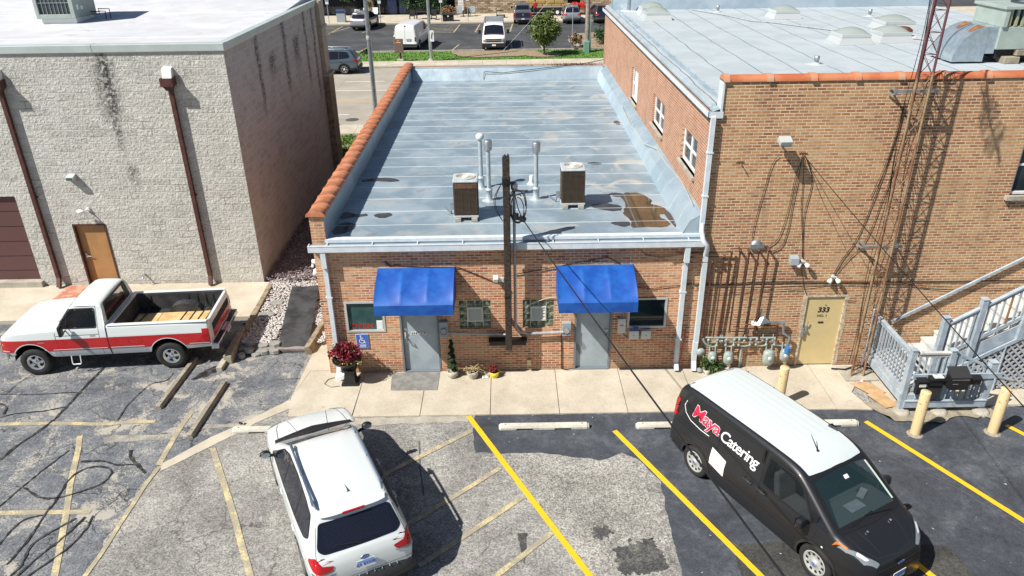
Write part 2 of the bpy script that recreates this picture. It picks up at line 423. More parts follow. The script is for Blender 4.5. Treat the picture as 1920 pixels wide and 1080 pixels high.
m_stair = M('weathered_blue_grey_wood', (.29, .35, .41), .75, c2=(.38, .44, .49), vs=5, bump=.4, bs=20)
m_stairw = M('bleached_step_wood', (.44, .46, .46), .8, c2=(.56, .56, .52), vs=3, bump=.4, bs=20)
m_baldwood = M('bare_baluster_wood', (.28, .15, .08), .8)
m_poleW = M('dark_weathered_timber', (.018, .013, .010), .85, c2=(.05, .036, .025), vs=16, bump=.7, bs=14)
m_timber = M('landscape_timber', (.30, .25, .17), .85, c2=(.18, .14, .09), vs=5, bump=.5)
m_boll = M('chipped_cream_bollard', (.66, .50, .28), .6, c2=(.32, .16, .07), vs=7, th=(.62, .70))
m_awn = M('royal_blue_awning', (.006, .065, .33), .5, c2=(.012, .10, .40), vs=3)
m_steelgrey = M('meter_box_grey', (.30, .34, .37), .5)
m_rackgrey = M('hvac_green_grey', (.30, .36, .33), .5, c2=(.34, .40, .37), vs=3)
m_coil = M('coil_grille_dark', (.03, .045, .05), .6)
m_ac = M('condenser_brown_grille', (.02, .014, .01), .6, c2=(.045, .028, .016), vs=9)
m_acl = M('condenser_wire', (.085, .06, .038), .5)
m_acrust = M('condenser_rusty_cabinet', (.16, .075, .035), .7, c2=(.08, .04, .03), vs=9)
m_actop = M('condenser_top', (.46, .50, .52), .45, c2=(.38, .42, .44), vs=8)
m_dirtw = M('dirty_fan_guard', (.34, .32, .26), .6, c2=(.40, .38, .32), vs=6)
m_cable = M('black_cable', (.010, .010, .011), .45)
m_cablew = M('pale_cable', (.55, .50, .36), .6)
m_leaf = M('green_leaves', (.035, .075, .015), .6, c2=(.075, .13, .03), vs=4)
m_leafd = M('dark_green_leaves', (.015, .05, .012), .6, c2=(.03, .08, .02), vs=9)
m_maroon = M('burgundy_leaves', (.11, .006, .015), .5, c2=(.24, .015, .03), vs=12)
m_yflow = M('yellow_flowers', (.75, .60, .12), .6)
m_dry = M('dry_stems', (.42, .33, .17), .85)
m_bark = M('bark', (.08, .055, .04), .9)
m_pot = M('pale_pot', (.50, .46, .38), .6, c2=(.40, .36, .29), vs=8)
m_poty = M('yellow_pot', (.70, .55, .03), .35)
m_soil = M('soil', (.04, .028, .02), .95)
m_blue = M('sign_blue', (.06, .15, .55), .45)
m_red = M('neon_tube_red', (.55, .02, .01), .4)
m_rock = M('white_pebbles', (.60, .575, .545), .85, c2=(.36, .335, .32), vs=24, bump=.3)
m_stone = M('flagstone', (.22, .23, .22), .8, c2=(.34, .33, .29), vs=3, bump=.5, bs=12)
m_chrome = M('chrome', (.75, .77, .80), .12, m=1)
m_tyre = M('tyre_rubber', (.018, .018, .018), .8, bump=.3, bs=50)
m_alloy = M('alloy_wheel', (.42, .43, .45), .3, m=.8)
m_cover = M('silver_wheel_cover', (.50, .51, .50), .4, m=.35)
m_lens = M('headlight_lens', (.30, .34, .36), .06, m=.4)
m_amber = M('amber_lens', (.50, .14, .02), .2)
m_tail = M('red_lens', (.38, .008, .012), .12)
m_tint = M('tinted_car_glass', (.010, .012, .022), .03)
m_cglass = M('clear_car_glass', (.02, .03, .035), .02, alpha=.34)
m_cglassr = M('windscreen_glass', (.03, .06, .07), .02, alpha=.42)
m_plas = M('grey_black_plastic', (.025, .026, .028), .6)
m_under = M('underbody_black', (.006, .006, .006), .9)
m_collar = M('pale_tile_collar', (.42, .26, .17), .75, c2=(.50, .20, .10), vs=7)
def paint(name, c, coat=1.0, r=.35, m=0.0): return M(name, c, r, m=m, coat=coat)
p_white = paint('pearl_white_paint', (.62, .66, .66)); p_twhite = paint('aged_white_paint', (.60, .65, .65), .5, .4)
p_red = paint('red_paint', (.46, .008, .012), .6); p_black = paint('satin_black_wrap', (.012, .013, .016), .35, .42)
p_roofw = M('white_van_roof', (.54, .60, .61), .35); p_grey = paint('blue_grey_paint', (.10, .14, .17), .9, .3, .5)
p_silver = paint('silver_paint', (.42, .44, .50), .8, .3, .6); p_navy = paint('navy_paint', (.02, .025, .05), .9, .3, .3)
p_wv = paint('fleet_white_paint', (.72, .73, .75), .5)
# ---------------------------------------------------------------- text as real mesh
def text_geo(s, size, bold=0.0, shear=0.0, spacing=1.0):
    cu = bpy.data.curves.new('lettering', 'FONT'); cu.body = s; cu.size = size; cu.offset = bold; cu.shear = shear
    cu.align_x = 'CENTER'; cu.align_y = 'CENTER'; cu.space_character = spacing; cu.resolution_u = 3
    o = bpy.data.objects.new('lettering', cu); COL.objects.link(o)
    dg = bpy.context.evaluated_depsgraph_get(); dg.update()
    me = o.evaluated_get(dg).to_mesh()
    vs = [tuple(v.co) for v in me.vertices]; fs = [tuple(p.vertices) for p in me.polygons]
    o.evaluated_get(dg).to_mesh_clear(); bpy.data.objects.remove(o); bpy.data.curves.remove(cu)
    return vs, fs
def text_mb(s, size, place, **k):
    vs, fs = text_geo(s, size, **k); return MB().add([place(v[0], v[1]) for v in vs], fs)

def holed(mb, plane, c, depth, u0, u1, v0, v1, holes, sgn=1):
    """wall face at coordinate c with openings and reveals of the given depth (sgn: direction into the wall)"""
    P = (lambda u, v, d: (u, c + sgn * d, v)) if plane == 'y' else (lambda u, v, d: (c + sgn * d, u, v))
    us = sorted({u0, u1} | {h[i] for h in holes for i in (0, 1)}); vs = sorted({v0, v1} | {h[i] for h in holes for i in (2, 3)})
    for a, b in zip(us, us[1:]):
        for e, f in zip(vs, vs[1:]):
            mu, mv = (a + b) / 2, (e + f) / 2
            if any(h[0] < mu < h[1] and h[2] < mv < h[3] for h in holes): continue
            mb.quad(P(a, e, 0), P(b, e, 0), P(b, f, 0), P(a, f, 0))
    for a, b, e, f in holes:
        for (p, q) in (((a, e), (a, f)), ((b, f), (b, e)), ((a, f), (b, f)), ((b, e), (a, e))):
            mb.quad(P(p[0], p[1], 0), P(q[0], q[1], 0), P(q[0], q[1], depth), P(p[0], p[1], depth))
    return mb
def frame_y(mb, x0, x1, z0, z1, w, y0, y1):
    mb.box(x0, y0, z0, x1, y1, z0 + w).box(x0, y0, z1 - w, x1, y1, z1).box(x0, y0, z0 + w, x0 + w, y1, z1 - w).box(x1 - w, y0, z0 + w, x1, y1, z1 - w); return mb
def frame_x(mb, y0, y1, z0, z1, w, x0, x1):
    mb.box(x0, y0, z0, x1, y1, z0 + w).box(x0, y0, z1 - w, x1, y1, z1).box(x0, y0, z0 + w, x1, y0 + w, z1 - w).box(x0, y1 - w, z0 + w, x1, y1, z1 - w); return mb

# ---------------------------------------------------------------- ground and paving
def sheet(name, poly, z, m, rag=0.0, seg=.15, seed=1, thick=0):
    r_ = random.Random(seed); pts = []
    n = len(poly)
    for i in range(n):
        a = Vector(poly[i]); b = Vector(poly[(i + 1) % n]); k = max(1, int((b - a).length / seg)) if rag else 1
        nrm = Vector((-(b - a).y, (b - a).x)); nrm = nrm.normalized() if nrm.length > 0 else nrm
        for j in range(k):
            p = a.lerp(b, j / k)
            if rag and j: p = p + nrm * r_.uniform(-rag, rag)
            pts.append((p.x, p.y))
    bm = bmesh.new(); f = bm.faces.new([bm.verts.new((x, y, z)) for x, y in pts])
    bmesh.ops.triangulate(bm, faces=[f]); bm.normal_update()
    for q in bm.faces:
        if q.normal.z < 0: q.normal_flip()
    bm.verts.index_update()
    mb = MB().add([tuple(v.co) for v in bm.verts], [tuple(v.index for v in q.verts) for q in bm.faces]); bm.free()
    return struct(name, mb, m)
def ribbon_mb(pts, w, z, jit=0.0, seed=3, sub=.08, mb=None):
    r_ = random.Random(seed); P = [Vector(p) for p in pts]; q = []
    for a, b in zip(P, P[1:]):
        k = max(1, int((b - a).length / sub))
        q += [a.lerp(b, i / k) for i in range(k)]
    q.append(P[-1])
    if jit:  # smooth the polyline
        for _ in range(3): q = [q[0]] + [(q[i - 1] + q[i] * 2 + q[i + 1]) / 4 for i in range(1, len(q) - 1)] + [q[-1]]
    vs = []
    for i, p in enumerate(q):
        d = q[min(i + 1, len(q) - 1)] - q[max(0, i - 1)]; d = d.normalized() if d.length else Vector((1, 0)); nn = Vector((-d.y, d.x))
        ww = w / 2
        a = p + nn * ww * (1 + r_.uniform(-jit, jit)) ; b = p - nn * ww * (1 + r_.uniform(-jit, jit))
        vs += [(a.x, a.y, z), (b.x, b.y, z)]
    mb = mb or MB()
    return mb.add(vs, [(2 * i, 2 * i + 1, 2 * i + 3, 2 * i + 2) for i in range(len(q) - 1)])
m_dark_asph = asphalt('dark_speckled_asphalt', [(.04, .04, .042), (.065, .065, .065), (.14, .135, .125)], .6, None, 0, .8, 3)  # dark speckled tone for the small blotches on the paving
struct('ground', MB().quad((-400, -200, -.02), (400, -200, -.02), (400, 800, -.02), (-400, 800, -.02)), m_lot2)
struct('parking_lot', MB().quad((-60, -40, 0), (60, -40, 0), (60, 5.3, 0), (-60, 5.3, 0)), m_asph)
sheet('sealed_asphalt', [(-60, 5.2), (-7.51, 5.2), (-7.48, -.48), (-7.55, -1.69), (-7.49, -3.43), (-7.62, -4.04), (-7.6, -7), (-7.3, -14), (-60, -14)], .004, m_sealL, .05, seed=5)
sheet('sealed_asphalt', [(-7.45, 1.3), (-5.35, 1.25), (-5.35, -1.1), (-5.95, -1.76), (-6.25, -2.08), (-6.74, -2.5), (-7.2, -3.1), (-7.47, -3.4)], .004, m_sealL, .02, seed=6)
sheet('sealed_asphalt', [(-.85, -1.85), (-.87, -2.53), (-.79, -3.18), (-.4, -3.22), (.65, -3.22), (1.12, -3.34), (1.6, -3.42), (1.84, -3.51), (2.34, -3.26), (2.64, -3.48), (2.89, -3.98), (3.0, -4.18), (2.96, -4.82), (2.93, -5.85), (2.92, -6.62), (2.9, -14), (60, -14), (60, -1.85)], .004, m_seal, .025, seed=8)
sheet('asphalt_patch', [(4.01, -5.9), (4.85, -5.87), (7.14, -5.98), (7.88, -6.05), (8.2, -8.5), (3.7, -8.5)], .008, m_seal2, .03, seed=9)
sheet('asphalt_patch', [(-.75, -3.3), (.65, -3.30), (1.5, -3.45), (2.3, -3.4), (2.78, -3.9), (2.9, -5.0), (2.86, -6.6), (2.7, -9), (2.0, -9), (1.3, -6.6), (.1, -4.3)], .002, m_asph_pale, .16, .07, seed=10)
sheet('asphalt_patch', [(1.79, -5.97), (2.08, -5.9), (2.12, -5.73), (2.15, -5.73), (2.15, -5.87), (2.58, -5.72), (2.72, -6.36), (2.52, -6.54), (1.85, -6.56)], .008, m_dark_asph, .05, .04, 11)
sheet('asphalt_patch', [(.06, -5.55), (.25, -5.55), (.19, -6.27), (.16, -6.27)], .008, m_dark_asph, .012, .05, 12)
sheet('asphalt_patch', [(1.43, -5.45), (1.75, -5.4), (1.85, -5.62), (1.5, -5.75)], .008, m_dark_asph, .09, .04, 14)
sheet('asphalt_patch', [(-8.02, -.17), (-7.64, -.03), (-7.5, .15), (-7.51, .49), (-7.66, .44), (-7.82, .28)], .008, m_tarcr, .04, .08, 15)
SEAL = {'s1': (.07, [(-10.48, .52), (-10.54, -.39), (-10.55, -1.02), (-10.55, -1.23), (-10.58, -1.81), (-10.69, -2.15), (-10.91, -2.72), (-10.99, -3.17)]),
 's2': (.05, [(-10.55, -1.23), (-10.82, -1.36), (-11.09, -1.43), (-11.68, -1.5), (-11.9, -1.65)]), 's3': (.025, [(-12.48, -.68), (-11.8, -.73), (-10.61, -.65)]),
 's4': (.035, [(-9.65, -2.89), (-9.87, -3.5), (-10.03, -4.11), (-10.14, -4.6), (-10.4, -5.3)]),
 's5': (.055, [(-9.09, -4.7), (-9.11, -4.36), (-9.17, -3.93), (-9.13, -3.68), (-9.05, -3.52), (-8.81, -3.44), (-8.57, -3.47), (-8.37, -3.56), (-8.34, -3.83), (-8.46, -4.05), (-8.75, -4.22), (-9.0, -4.37), (-9.13, -4.42), (-9.37, -4.41), (-9.61, -4.33), (-9.76, -4.19), (-9.97, -4.07), (-10.16, -4.02)]),
 's6': (.06, [(-9.2, -3.28), (-8.95, -3.26), (-8.65, -3.29), (-8.3, -3.45), (-8.14, -3.41), (-8.07, -3.33), (-7.82, -3.51), (-7.66, -3.68)]), 's6b': (.08, [(-8.3, -2.92), (-8.24, -3.1), (-8.09, -3.28), (-7.82, -3.51)]),
 's7': (.055, [(-9.13, -4.63), (-9.1, -4.92), (-9.07, -5.34), (-9.07, -5.77), (-9.12, -6.12)]), 's8': (.04, [(-9.6, -6.1), (-9.54, -5.6), (-9.54, -5.26), (-9.47, -4.95), (-9.14, -4.88)]),
 's9': (.045, [(-8.15, -4.91), (-8.1, -5.12), (-8.13, -5.46), (-8.21, -5.79), (-8.41, -6.1), (-8.57, -6.37), (-8.7, -6.8)]),
 's10': (.05, [(-8.45, -4.97), (-8.63, -5.21), (-8.83, -5.41), (-8.95, -5.64), (-8.87, -5.97), (-8.82, -6.22), (-8.95, -6.5)]),
 's11': (.05, [(-8.29, -4.94), (-8.35, -5.22), (-8.46, -5.59), (-8.61, -5.81), (-8.67, -6.06), (-8.81, -6.5)]), 's13': (.03, [(-8.58, .15), (-8.57, -.21), (-8.96, -.32), (-9.05, -.72), (-9.13, -1.27), (-9.08, -1.85)]),
 's14': (.06, [(-12.24, -1.08), (-11.98, -1.2), (-11.89, -1.52)]), 's15': (.025, [(-12.15, .25), (-12.32, -.28), (-12.31, -.63)]),
 'm1': (.03, [(-2.05, -2.75), (-1.95, -3.6), (-1.78, -4.5)]), 'm2': (.02, [(6.8, -1.95), (7.6, -3.1), (8.9, -4.6), (9.6, -6)]), 'm3': (.05, [(9.9, -2.5), (10.3, -3.6), (11.0, -4.8)])}
sm = MB()
for i, (k, (w, p)) in enumerate(SEAL.items()):
    if k[0] == 'm': continue
    ribbon_mb(p, w * .82, .0165 + .0004 * i, .6, i, mb=sm)
struct('crack_filler', sm, m_tarcr)
m_seamd = M('asphalt_seam', (.10, .10, .098), .9)
sm = MB()
for k in ('m1', 'm2'): ribbon_mb(SEAL[k][1], SEAL[k][0], .0085, .4, 4, mb=sm)
struct('asphalt_seam', sm, m_seamd)
def line(name, pts, w, m, z=.0125, jit=.03):
    struct(name, ribbon_mb(pts, w, z, jit, len(pts), sub=.12), m)
line('parking_line', [(-1.0, -1.88), (1.31, -6.58), (1.85, -7.7)], .12, m_yel)
line('parking_line', [(2.28, -2.51), (4.27, -6.64), (4.8, -7.8)], .12, m_yel)
line('parking_line', [(7.96, -2.32), (9.6, -5.46), (10.6, -7.4)], .12, m_yel)
line('parking_line', [(11.0, -2.54), (11.2, -2.87), (13.2, -7)], .12, m_yel)
line('parking_line', [(5.13, -2.5), (7.01, -6.26), (7.6, -7.5)], .12, m_yel)
line('parking_line', [(-6.54, -2.88), (-5.92, -4.01), (-5.38, -5.01), (-4.97, -5.83), (-4.3, -7.1)], .12, m_yfade)
for p in ([(-.9, -2.42), (-2.71, -3.89), (-3.3, -4.4)], [(-.26, -3.7), (-2.0, -5.29), (-2.5, -5.8)], [(.19, -4.58), (-1.11, -5.78), (-1.7, -6.3)], [(.71, -5.56), (-.32, -6.55), (-1, -7.2)]):
    line('hatching_line', p, .11, m_yfade)
line('parking_line', [(-14.5, -1.93), (-11.75, -1.9), (-10.44, -1.89), (-9.37, -1.97), (-8.7, -1.88), (-8.19, -1.89)], .12, m_yfade)
line('parking_line', [(-14.5, -4.79), (-10.03, -4.79), (-9.25, -4.79), (-8.25, -4.8)], .12, m_yfade, z=.0125)
line('parking_line', [(-9.68, -2.38), (-9.49, -2.8), (-9.09, -3.93), (-8.73, -4.78), (-8.51, -5.35), (-8.11, -6.38), (-7.9, -7)], .12, m_yfade, z=.0145)
line('parking_line', [(-7.49, -1.5), (-7.53, -2.2), (-7.49, -3.43)], .12, m_yfade)
line('parking_line', [(-7.45, -3.5), (-7.51, -3.97), (-7.51, -4.59), (-7.53, -5.13), (-7.52, -5.81), (-7.57, -6.39), (-7.6, -7.2)], .09, m_yfade)
sheet('concrete_strip', [(-5.3, -1.1), (-5.92, -1.74), (-6.2, -2.03), (-6.71, -2.5), (-7.17, -3.07), (-7.45, -3.38), (-7.37, -3.62), (-6.97, -3.22), (-6.47, -2.69), (-6.13, -2.37), (-5.85, -2.0), (-5.17, -1.42)], .009, m_walk, .01, seed=20)
sheet('concrete_strip', [(-9.1, -2.46), (-8.88, -2.37), (-7.61, -2.39), (-7.57, -2.57), (-9.02, -2.64)], .009, m_pale, .02, seed=21)
sheet('concrete_strip', [(-7.0, -2.02), (-6.22, -2.0), (-6.2, -2.15), (-6.97, -2.19)], .0085, m_pale, .02, seed=22)
# sidewalk slabs: every slab a panel with open joints
sl = MB()
def slab(x0, x1, y0, y1, z=.03, g=.008): sl.prism([(x0 + g, y0 + g), (x1 - g, y0 + g), (x1 - g, y1 - g), (x0 + g, y1 - g)], -.1, z)
sl.prism([(-5.28, -1.06), (-5.17, -1.80), (-3.7, -1.85), (-3.68, .1), (-5.08, .1)], -.1, .03)
sl.prism([(-5.28, -1.04), (-5.09, .12), (-4.56, .12), (-4.56, 3.2), (-5.16, 3.2)], -.1, .0285)
for a, b in ((-3.68, -2.12), (-2.12, -.5), (-.5, 1.1), (1.1, 2.68), (2.68, 4.3), (4.3, 5.9), (5.9, 7.5)): slab(a, b, -1.86, .1)
sl.prism([(7.51, -1.86), (8.3, -1.9), (8.1, -1.2), (8.75, -.3), (8.75, .1), (7.51, .1)], -.1, .029)
for a, b in ((8.76, 10.4), (10.4, 12.0), (12.0, 13.6), (13.6, 16)): slab(a, b, -1.8, .1, .026)
struct('sidewalk', sl, m_walk)
sheet('asphalt_patch', [(-3.6, -1.87), (-1.0, -1.87), (-1.0, -2.1), (-3.6, -2.15)], .0065, m_conc, .04, seed=31)
sheet('concrete_footing', [(8.2, -1.6), (8.6, -2.35), (9.6, -2.45), (10.2, -2.2), (11.1, -2.3), (11.0, -1.7)], .034, m_curbold, .06, seed=32)
# left apron (raised), red painted patch, street side
ap = MB(); ap.prism([(-40, 2.72), (-7.46, 2.9), (-7.46, 5.14), (-40, 5.14)], -.1, .12)
struct('apron', ap, m_walk)
struct('apron_red_patch', MB().box(-13.75, 3.5, .1201, -12.65, 5.1, .125), M('red_painted_concrete', (.42, .15, .10), .8, c2=(.50, .30, .20), vs=6))
ap = MB().prism([(-7.5, .2), (-7.36, .2), (-7.30, 2.9), (-7.46, 2.9)], -.1, .11)
struct('apron_edge', ap, m_conc)
# street
struct('street', MB().quad((-300, 24.6, 0), (300, 24.6, 0), (300, 41.5, 0), (-300, 41.5, 0)), m_street)
m_road_w = M('road_white', (.72, .72, .70), .7); m_road_y = M('road_yellow', (.60, .40, .12), .7, c2=(.42, .34, .2), vs=2)
for y, dash in ((27.3, 1), (33.85, 0), (36.75, 1)):
    if dash:
        for k in range(-6, 8):
            x0 = {27.3: -11.8, 36.75: -11.1}[y] + k * 9.0
            struct('lane_marking', MB().box(x0, y - .05, .004, x0 + 2.7, y + .05, .006), m_road_w)
    else: struct('lane_marking', MB().box(-200, y - .05, .004, 200, y + .05, .006), m_road_w)
struct('lane_marking', MB().box(-200, 30.5, .004, 200, 30.62, .006), m_road_y)
struct('lane_marking', MB().box(-200, 30.9, .004, 200, 31.02, .006), m_road_y)
sw2 = MB()
for k in range(-30, 30): sw2.box(k * 1.8, 41.75, 0, k * 1.8 + 1.785, 43.75, .13)
struct('far_sidewalk', sw2, m_walk)
struct('far_kerb', MB().box(-60, 41.5, 0, 60, 41.75, .14), m_conc)
sw3 = MB()
for k in range(-30, 30): sw3.box(k * 1.6, 22.7, 0, k * 1.6 + 1.585, 24.4, .13)
struct('near_street_sidewalk', sw3, m_walk)
struct('near_kerb', MB().box(-60, 24.4, 0, 60, 24.6, .14), m_conc)
struct('verge', MB().quad((-60, 43.75, .05), (60, 43.75, .05), (60, 48.3, .05), (-60, 48.3, .05)), m_grass)
struct('lot_kerb', MB().box(-60, 48.3, 0, 5.6, 48.5, .16), m_conc)
sheet('mulch_bed', [(-4.6, 48.25), (-3.9, 46.0), (-2.5, 45.1), (1.0, 45.5), (3.0, 46.6), (2.2, 48.2)], .10, m_mulch, .1, .4, 41)
sheet('mulch_bed', [(3.0 + 1.5 * math.cos(a * PI / 8), 45.9 + 1.0 * math.sin(a * PI / 8)) for a in range(16)], .105, m_mulch)
struct('store_walkway', MB().box(-60, 65.9, 0, 60, 73, .14), m_walk)
isl = MB().prism([(6.0, 48.6), (5.5, 53.5), (6.3, 56.6), (8.0, 57.3), (30, 57.3), (30, 48.6)], 0, .15); struct('kerbed_island', isl, m_conc)
struct('kerbed_island_bed', MB().prism([(6.25, 48.8), (5.8, 53.5), (6.5, 56.3), (8.1, 57.0), (29, 57.0), (29, 48.8)], .15, .19), m_mulch)
for xs, y0, y1, sk in (((-23, -20, -17.0, -13.9, -10.9), 60.2, 65.6, 1.5),):
    for x in xs: line('far_stall_line', [(x, y0), (x + sk, y1)], .12, m_yfade, z=.004)
for (xa, xb) in ((-8.1, -5.0), (-2.95, .4), (-20.0, -17.0)):
    line('far_stall_line', [(xa, 59.6), (xa + .3, 65.2)], .13, m_yfade, z=.004); line('far_stall_line', [(xb, 59.6), (xb + .3, 65.2)], .13, m_yfade, z=.004)
    line('far_stall_line', [(xa, 59.6), (xb, 59.6)], .13, m_yfade, z=.005)
    for q in range(5): line('far_stall_line', [(xa + .1, 60.3 + q), (xb + .1, 60.7 + q)], .13, m_yfade, z=.005)
for x in (-15.5, -12.3, -4.6, -1.95, .55, 3.1): line('far_stall_line', [(x, 48.8), (x + (.5 if x < 0 else -.15), 52.2)], .12, m_yfade, z=.004)
# lawn strip behind the shop, and the far verge: short tufts
def tufts(name, x0, x1, y0, y1, z, n, h, seed, holes=()):
    r_ = random.Random(seed); mb = MB()
    for _ in range(n):
        x, y = r_.uniform(x0, x1), r_.uniform(y0, y1)
        if any((x - a) ** 2 / rx ** 2 + (y - b) ** 2 / ry ** 2 < 1 for a, b, rx, ry in holes): continue
        a = r_.uniform(0, PI); dx, dy = .05 * math.cos(a), .05 * math.sin(a); hh = h * r_.uniform(.5, 1.2)
        mb.add([(x - dx, y - dy, z), (x + dx, y + dy, z), (x + r_.uniform(-.04, .04), y + r_.uniform(-.04, .04), z + hh)], [(0, 1, 2)])
    o = obj(name, mb, m_grass, recenter=False); o['kind'] = 'stuff'; return o
tufts('grass', -13, 8, 43.8, 48.25,   .05, 5200, .08, 3, ((-.8, 46.9, 3.6, 1.6), (3.0, 45.9, 1.5, 1.0)))
struct('rear_yard', MB().quad((-9.5, 5.2, .02), (-4.55, 5.2, .02), (-4.55, 22.7, .02), (-9.5, 22.7, .02)), m_mulch)
tufts('grass', -8.6, -4.6, 17.4, 22.6, .02, 3500, .12, 4)

# ---------------------------------------------------------------- middle building
shop = thing('brick_shop', 'low one-storey orange brick shop with silver flat roof and terracotta tiled left parapet', 'building', (0, 0, 0))
w = MB()
holed(w, 'y', 0, .12, -4.55, 4.43, 0, 3.6, [(-2.70, -1.75, 0, 2.1), (1.57, 2.48, 0, 2.1), (-4.0, -3.05, 1.2, 2.05), (2.85, 3.80, 1.2, 2.05), (-1.24, -.47, 1.25, 2.03), (.30, 1.06, 1.25, 2.03)])
w.quad((-4.55, 0, 3.6), (-4.22, 0, 3.6), (-4.22, 0, 4.25), (-4.55, 0, 4.25))
obj('wall', w, m_bmid, shop)
w = MB().quad((-4.55, 0, 0), (-4.55, 0, 4.25), (-4.55, 18.7, 4.25), (-4.55, 18.7, 0)).quad((-4.55, 18.7, 0), (4.43, 18.7, 0), (4.43, 18.7, 4.2), (-4.55, 18.7, 4.2))
w.quad((-4.55, .0, 4.25), (-4.22, .0, 4.25), (-4.22, 18.7, 4.25), (-4.55, 18.7, 4.25))
obj('side_wall', w, m_bmidy, shop)
obj('roof', MB().box(-4.22, -.02, 3.5, 4.43, 18.7, 3.66), m_mem, shop)
def wrink(a, b, c, d, nu, nv, amp, seed):
    r_ = random.Random(seed); amp *= 1.3; J = {}
    def fn(u, v):
        p = Vector(a).lerp(Vector(b), u).lerp(Vector(d).lerp(Vector(c), u), v)
        k = (round(u * nu), round(v * nv)); j = J.setdefault(k, r_.uniform(-1, 1)) * amp
        if k[1] in (0, nv): j *= .1
        return p + Vector((0, 0, j * .6)) + Vector((j * .4, j * .4, 0))
    return fn
u = MB()
u.grid(60, 3, wrink((-4.215, 0, 3.66), (-4.215, 18.1, 3.66), (-4.24, 18.1, 4.24), (-4.24, 0, 4.24), 60, 3, .02, 1))
u.grid(30, 3, wrink((-4.22, 18.0, 3.66), (4.2, 18.0, 3.66), (4.3, 18.35, 4.14), (-4.22, 18.35, 4.14), 30, 3, .04, 2))
u.grid(20, 2, wrink((-4.3, 18.35, 4.14), (4.43, 18.35, 4.14), (4.43, 18.75, 4.16), (-4.3, 18.75, 4.16), 20, 2, .02, 2))
u.grid(60, 4, wrink((4.0, .02, 3.662), (4.0, 18.1, 3.662), (4.16, 18.3, 4.0), (4.16, .02, 4.0), 60, 4, .03, 3))
u.grid(60, 3, wrink((4.16, .02, 4.0), (4.16, 18.3, 4.0), (4.44, 18.5, 4.17), (4.44, .02, 4.17), 60, 3, .03, 4))
u.quad((4.0, .02, 3.62), (4.43, .02, 3.62), (4.44, .02, 4.17), (4.16, .02, 4.0))
obj('roof_upstand', u, m_memw, shop)
# lap flaps climbing the right hand upstand
lp = MB()
for k in range(19):
    y = .7 + k * .93
    lp.tube([(3.93, y - .05, 3.672), (4.02, y, 3.70), (4.17, y + .03, 4.015), (4.3, y + .15, 4.10)], .0035, 5)
for k in range(19):
    y = .86 + k * .925
    lp.tube([(-4.2, y, 3.664), (3.98, y, 3.664)], .005, 4)
obj('roof_lap', lp, M('lap_sealant', (.60, .66, .69), .5), shop)
# terracotta saddle tiles along the left parapet
tl = MB(); N = 31
for i in range(N):
    y0 = -.06 + i * 18.8 / N; y1 = y0 + 18.8 / N
    def ring(y, r, dz): return [(-4.385 + r * 1.12 * math.cos(PI * j / 8) , y, 4.245 + dz + r * .62 * math.sin(PI * j / 8) ** .8) for j in range(9)]
    segs = [(y0, .204, .006), (y0 + .035, .204, .006), (y0 + .04, .186, 0), (y1 + .02, .188, 0)]
    vs = [p for y, r, dz in segs for p in ring(y, r, dz)]
    tl.add(vs, [(a * 9 + b, a * 9 + b + 1, (a + 1) * 9 + b + 1, (a + 1) * 9 + b) for a in range(3) for b in range(8)], True)
    tl.add(ring(y0, .204, .006), [tuple(range(9))])
obj('coping_tiles', tl, m_terra, shop)
g = MB().box(-4.62, -.205, 3.43, 4.47, -.19, 3.585).box(-4.62, -.19, 3.43, 4.47, -.03, 3.445).box(-4.62, -.19, 3.445, -4.6, -.03, 3.585).box(4.45, -.19, 3.445, 4.47, -.03, 3.585)
g.box(-4.24, -.03, 3.60, 4.45, .12, 3.675).box(-4.62, -.212, 3.57, 4.47, -.18, 3.592)
for k in range(9): g.box(-4.2 + k * 1.04, -.2, 3.592, -4.18 + k * 1.04, -.03, 3.60)
obj('gutter_shade_fill', MB().box(-4.6, -.18, 3.50, 4.45, -.032, 3.56), M('gutter_shade_paint', (.30, .37, .43), .5), shop)  # grey fill, the shade inside the open gutter is put into its colour
obj('gutter', g, m_gut, shop)
for x in (-4.30, 4.12):
    d = MB().box(x - .06, -.19, 3.02, x + .06, -.1, 3.43).box(x - .052, -.13, .25, x + .052, -.03, 3.06)
    d.beam((x, -.08, .27), (x, -.22, .08), .1, .09)
    for z in (.9, 2.2): d.box(x - .08, -.135, z, x + .08, -.02, z + .04)
    obj('downspout', d, m_gut, shop)
def window(x0, x1, z0, z1, root, mfr, mgl, wd=.05, y=.0, depth=.1, blind=None):
    f = obj('window', frame_y(MB(), x0 + .002, x1 - .002, z0 + .002, z1 - .002, wd, y - .015, y + depth), mfr, root)
    obj('pane', MB().box(x0 + wd, y + .04, z0 + wd, x1 - wd, y + .05, z1 - wd), mgl, f)
    return f
wi = window(-4.0, -3.05, 1.2, 2.05, shop, m_winfr, m_glassg)
nt_ = text_mb('OPEN', .19, lambda a, b: (-3.62 + a * 1.05, .034, 1.345 + b), spacing=1.1); ne = obj('neon_lettering', nt_, m_red, wi)
obj('display_stand', MB().box(-3.27, .03, 1.26, -3.12, .038, 1.50).box(-3.25, .024, 1.28, -3.14, .03, 1.48), [m_white], wi)
wi = window(2.85, 3.80, 1.2, 2.03, shop, m_winfr, m_glass)
obj('blind', MB().box(3.0, .03, 1.40, 3.72, .038, 1.44), m_blind, wi)
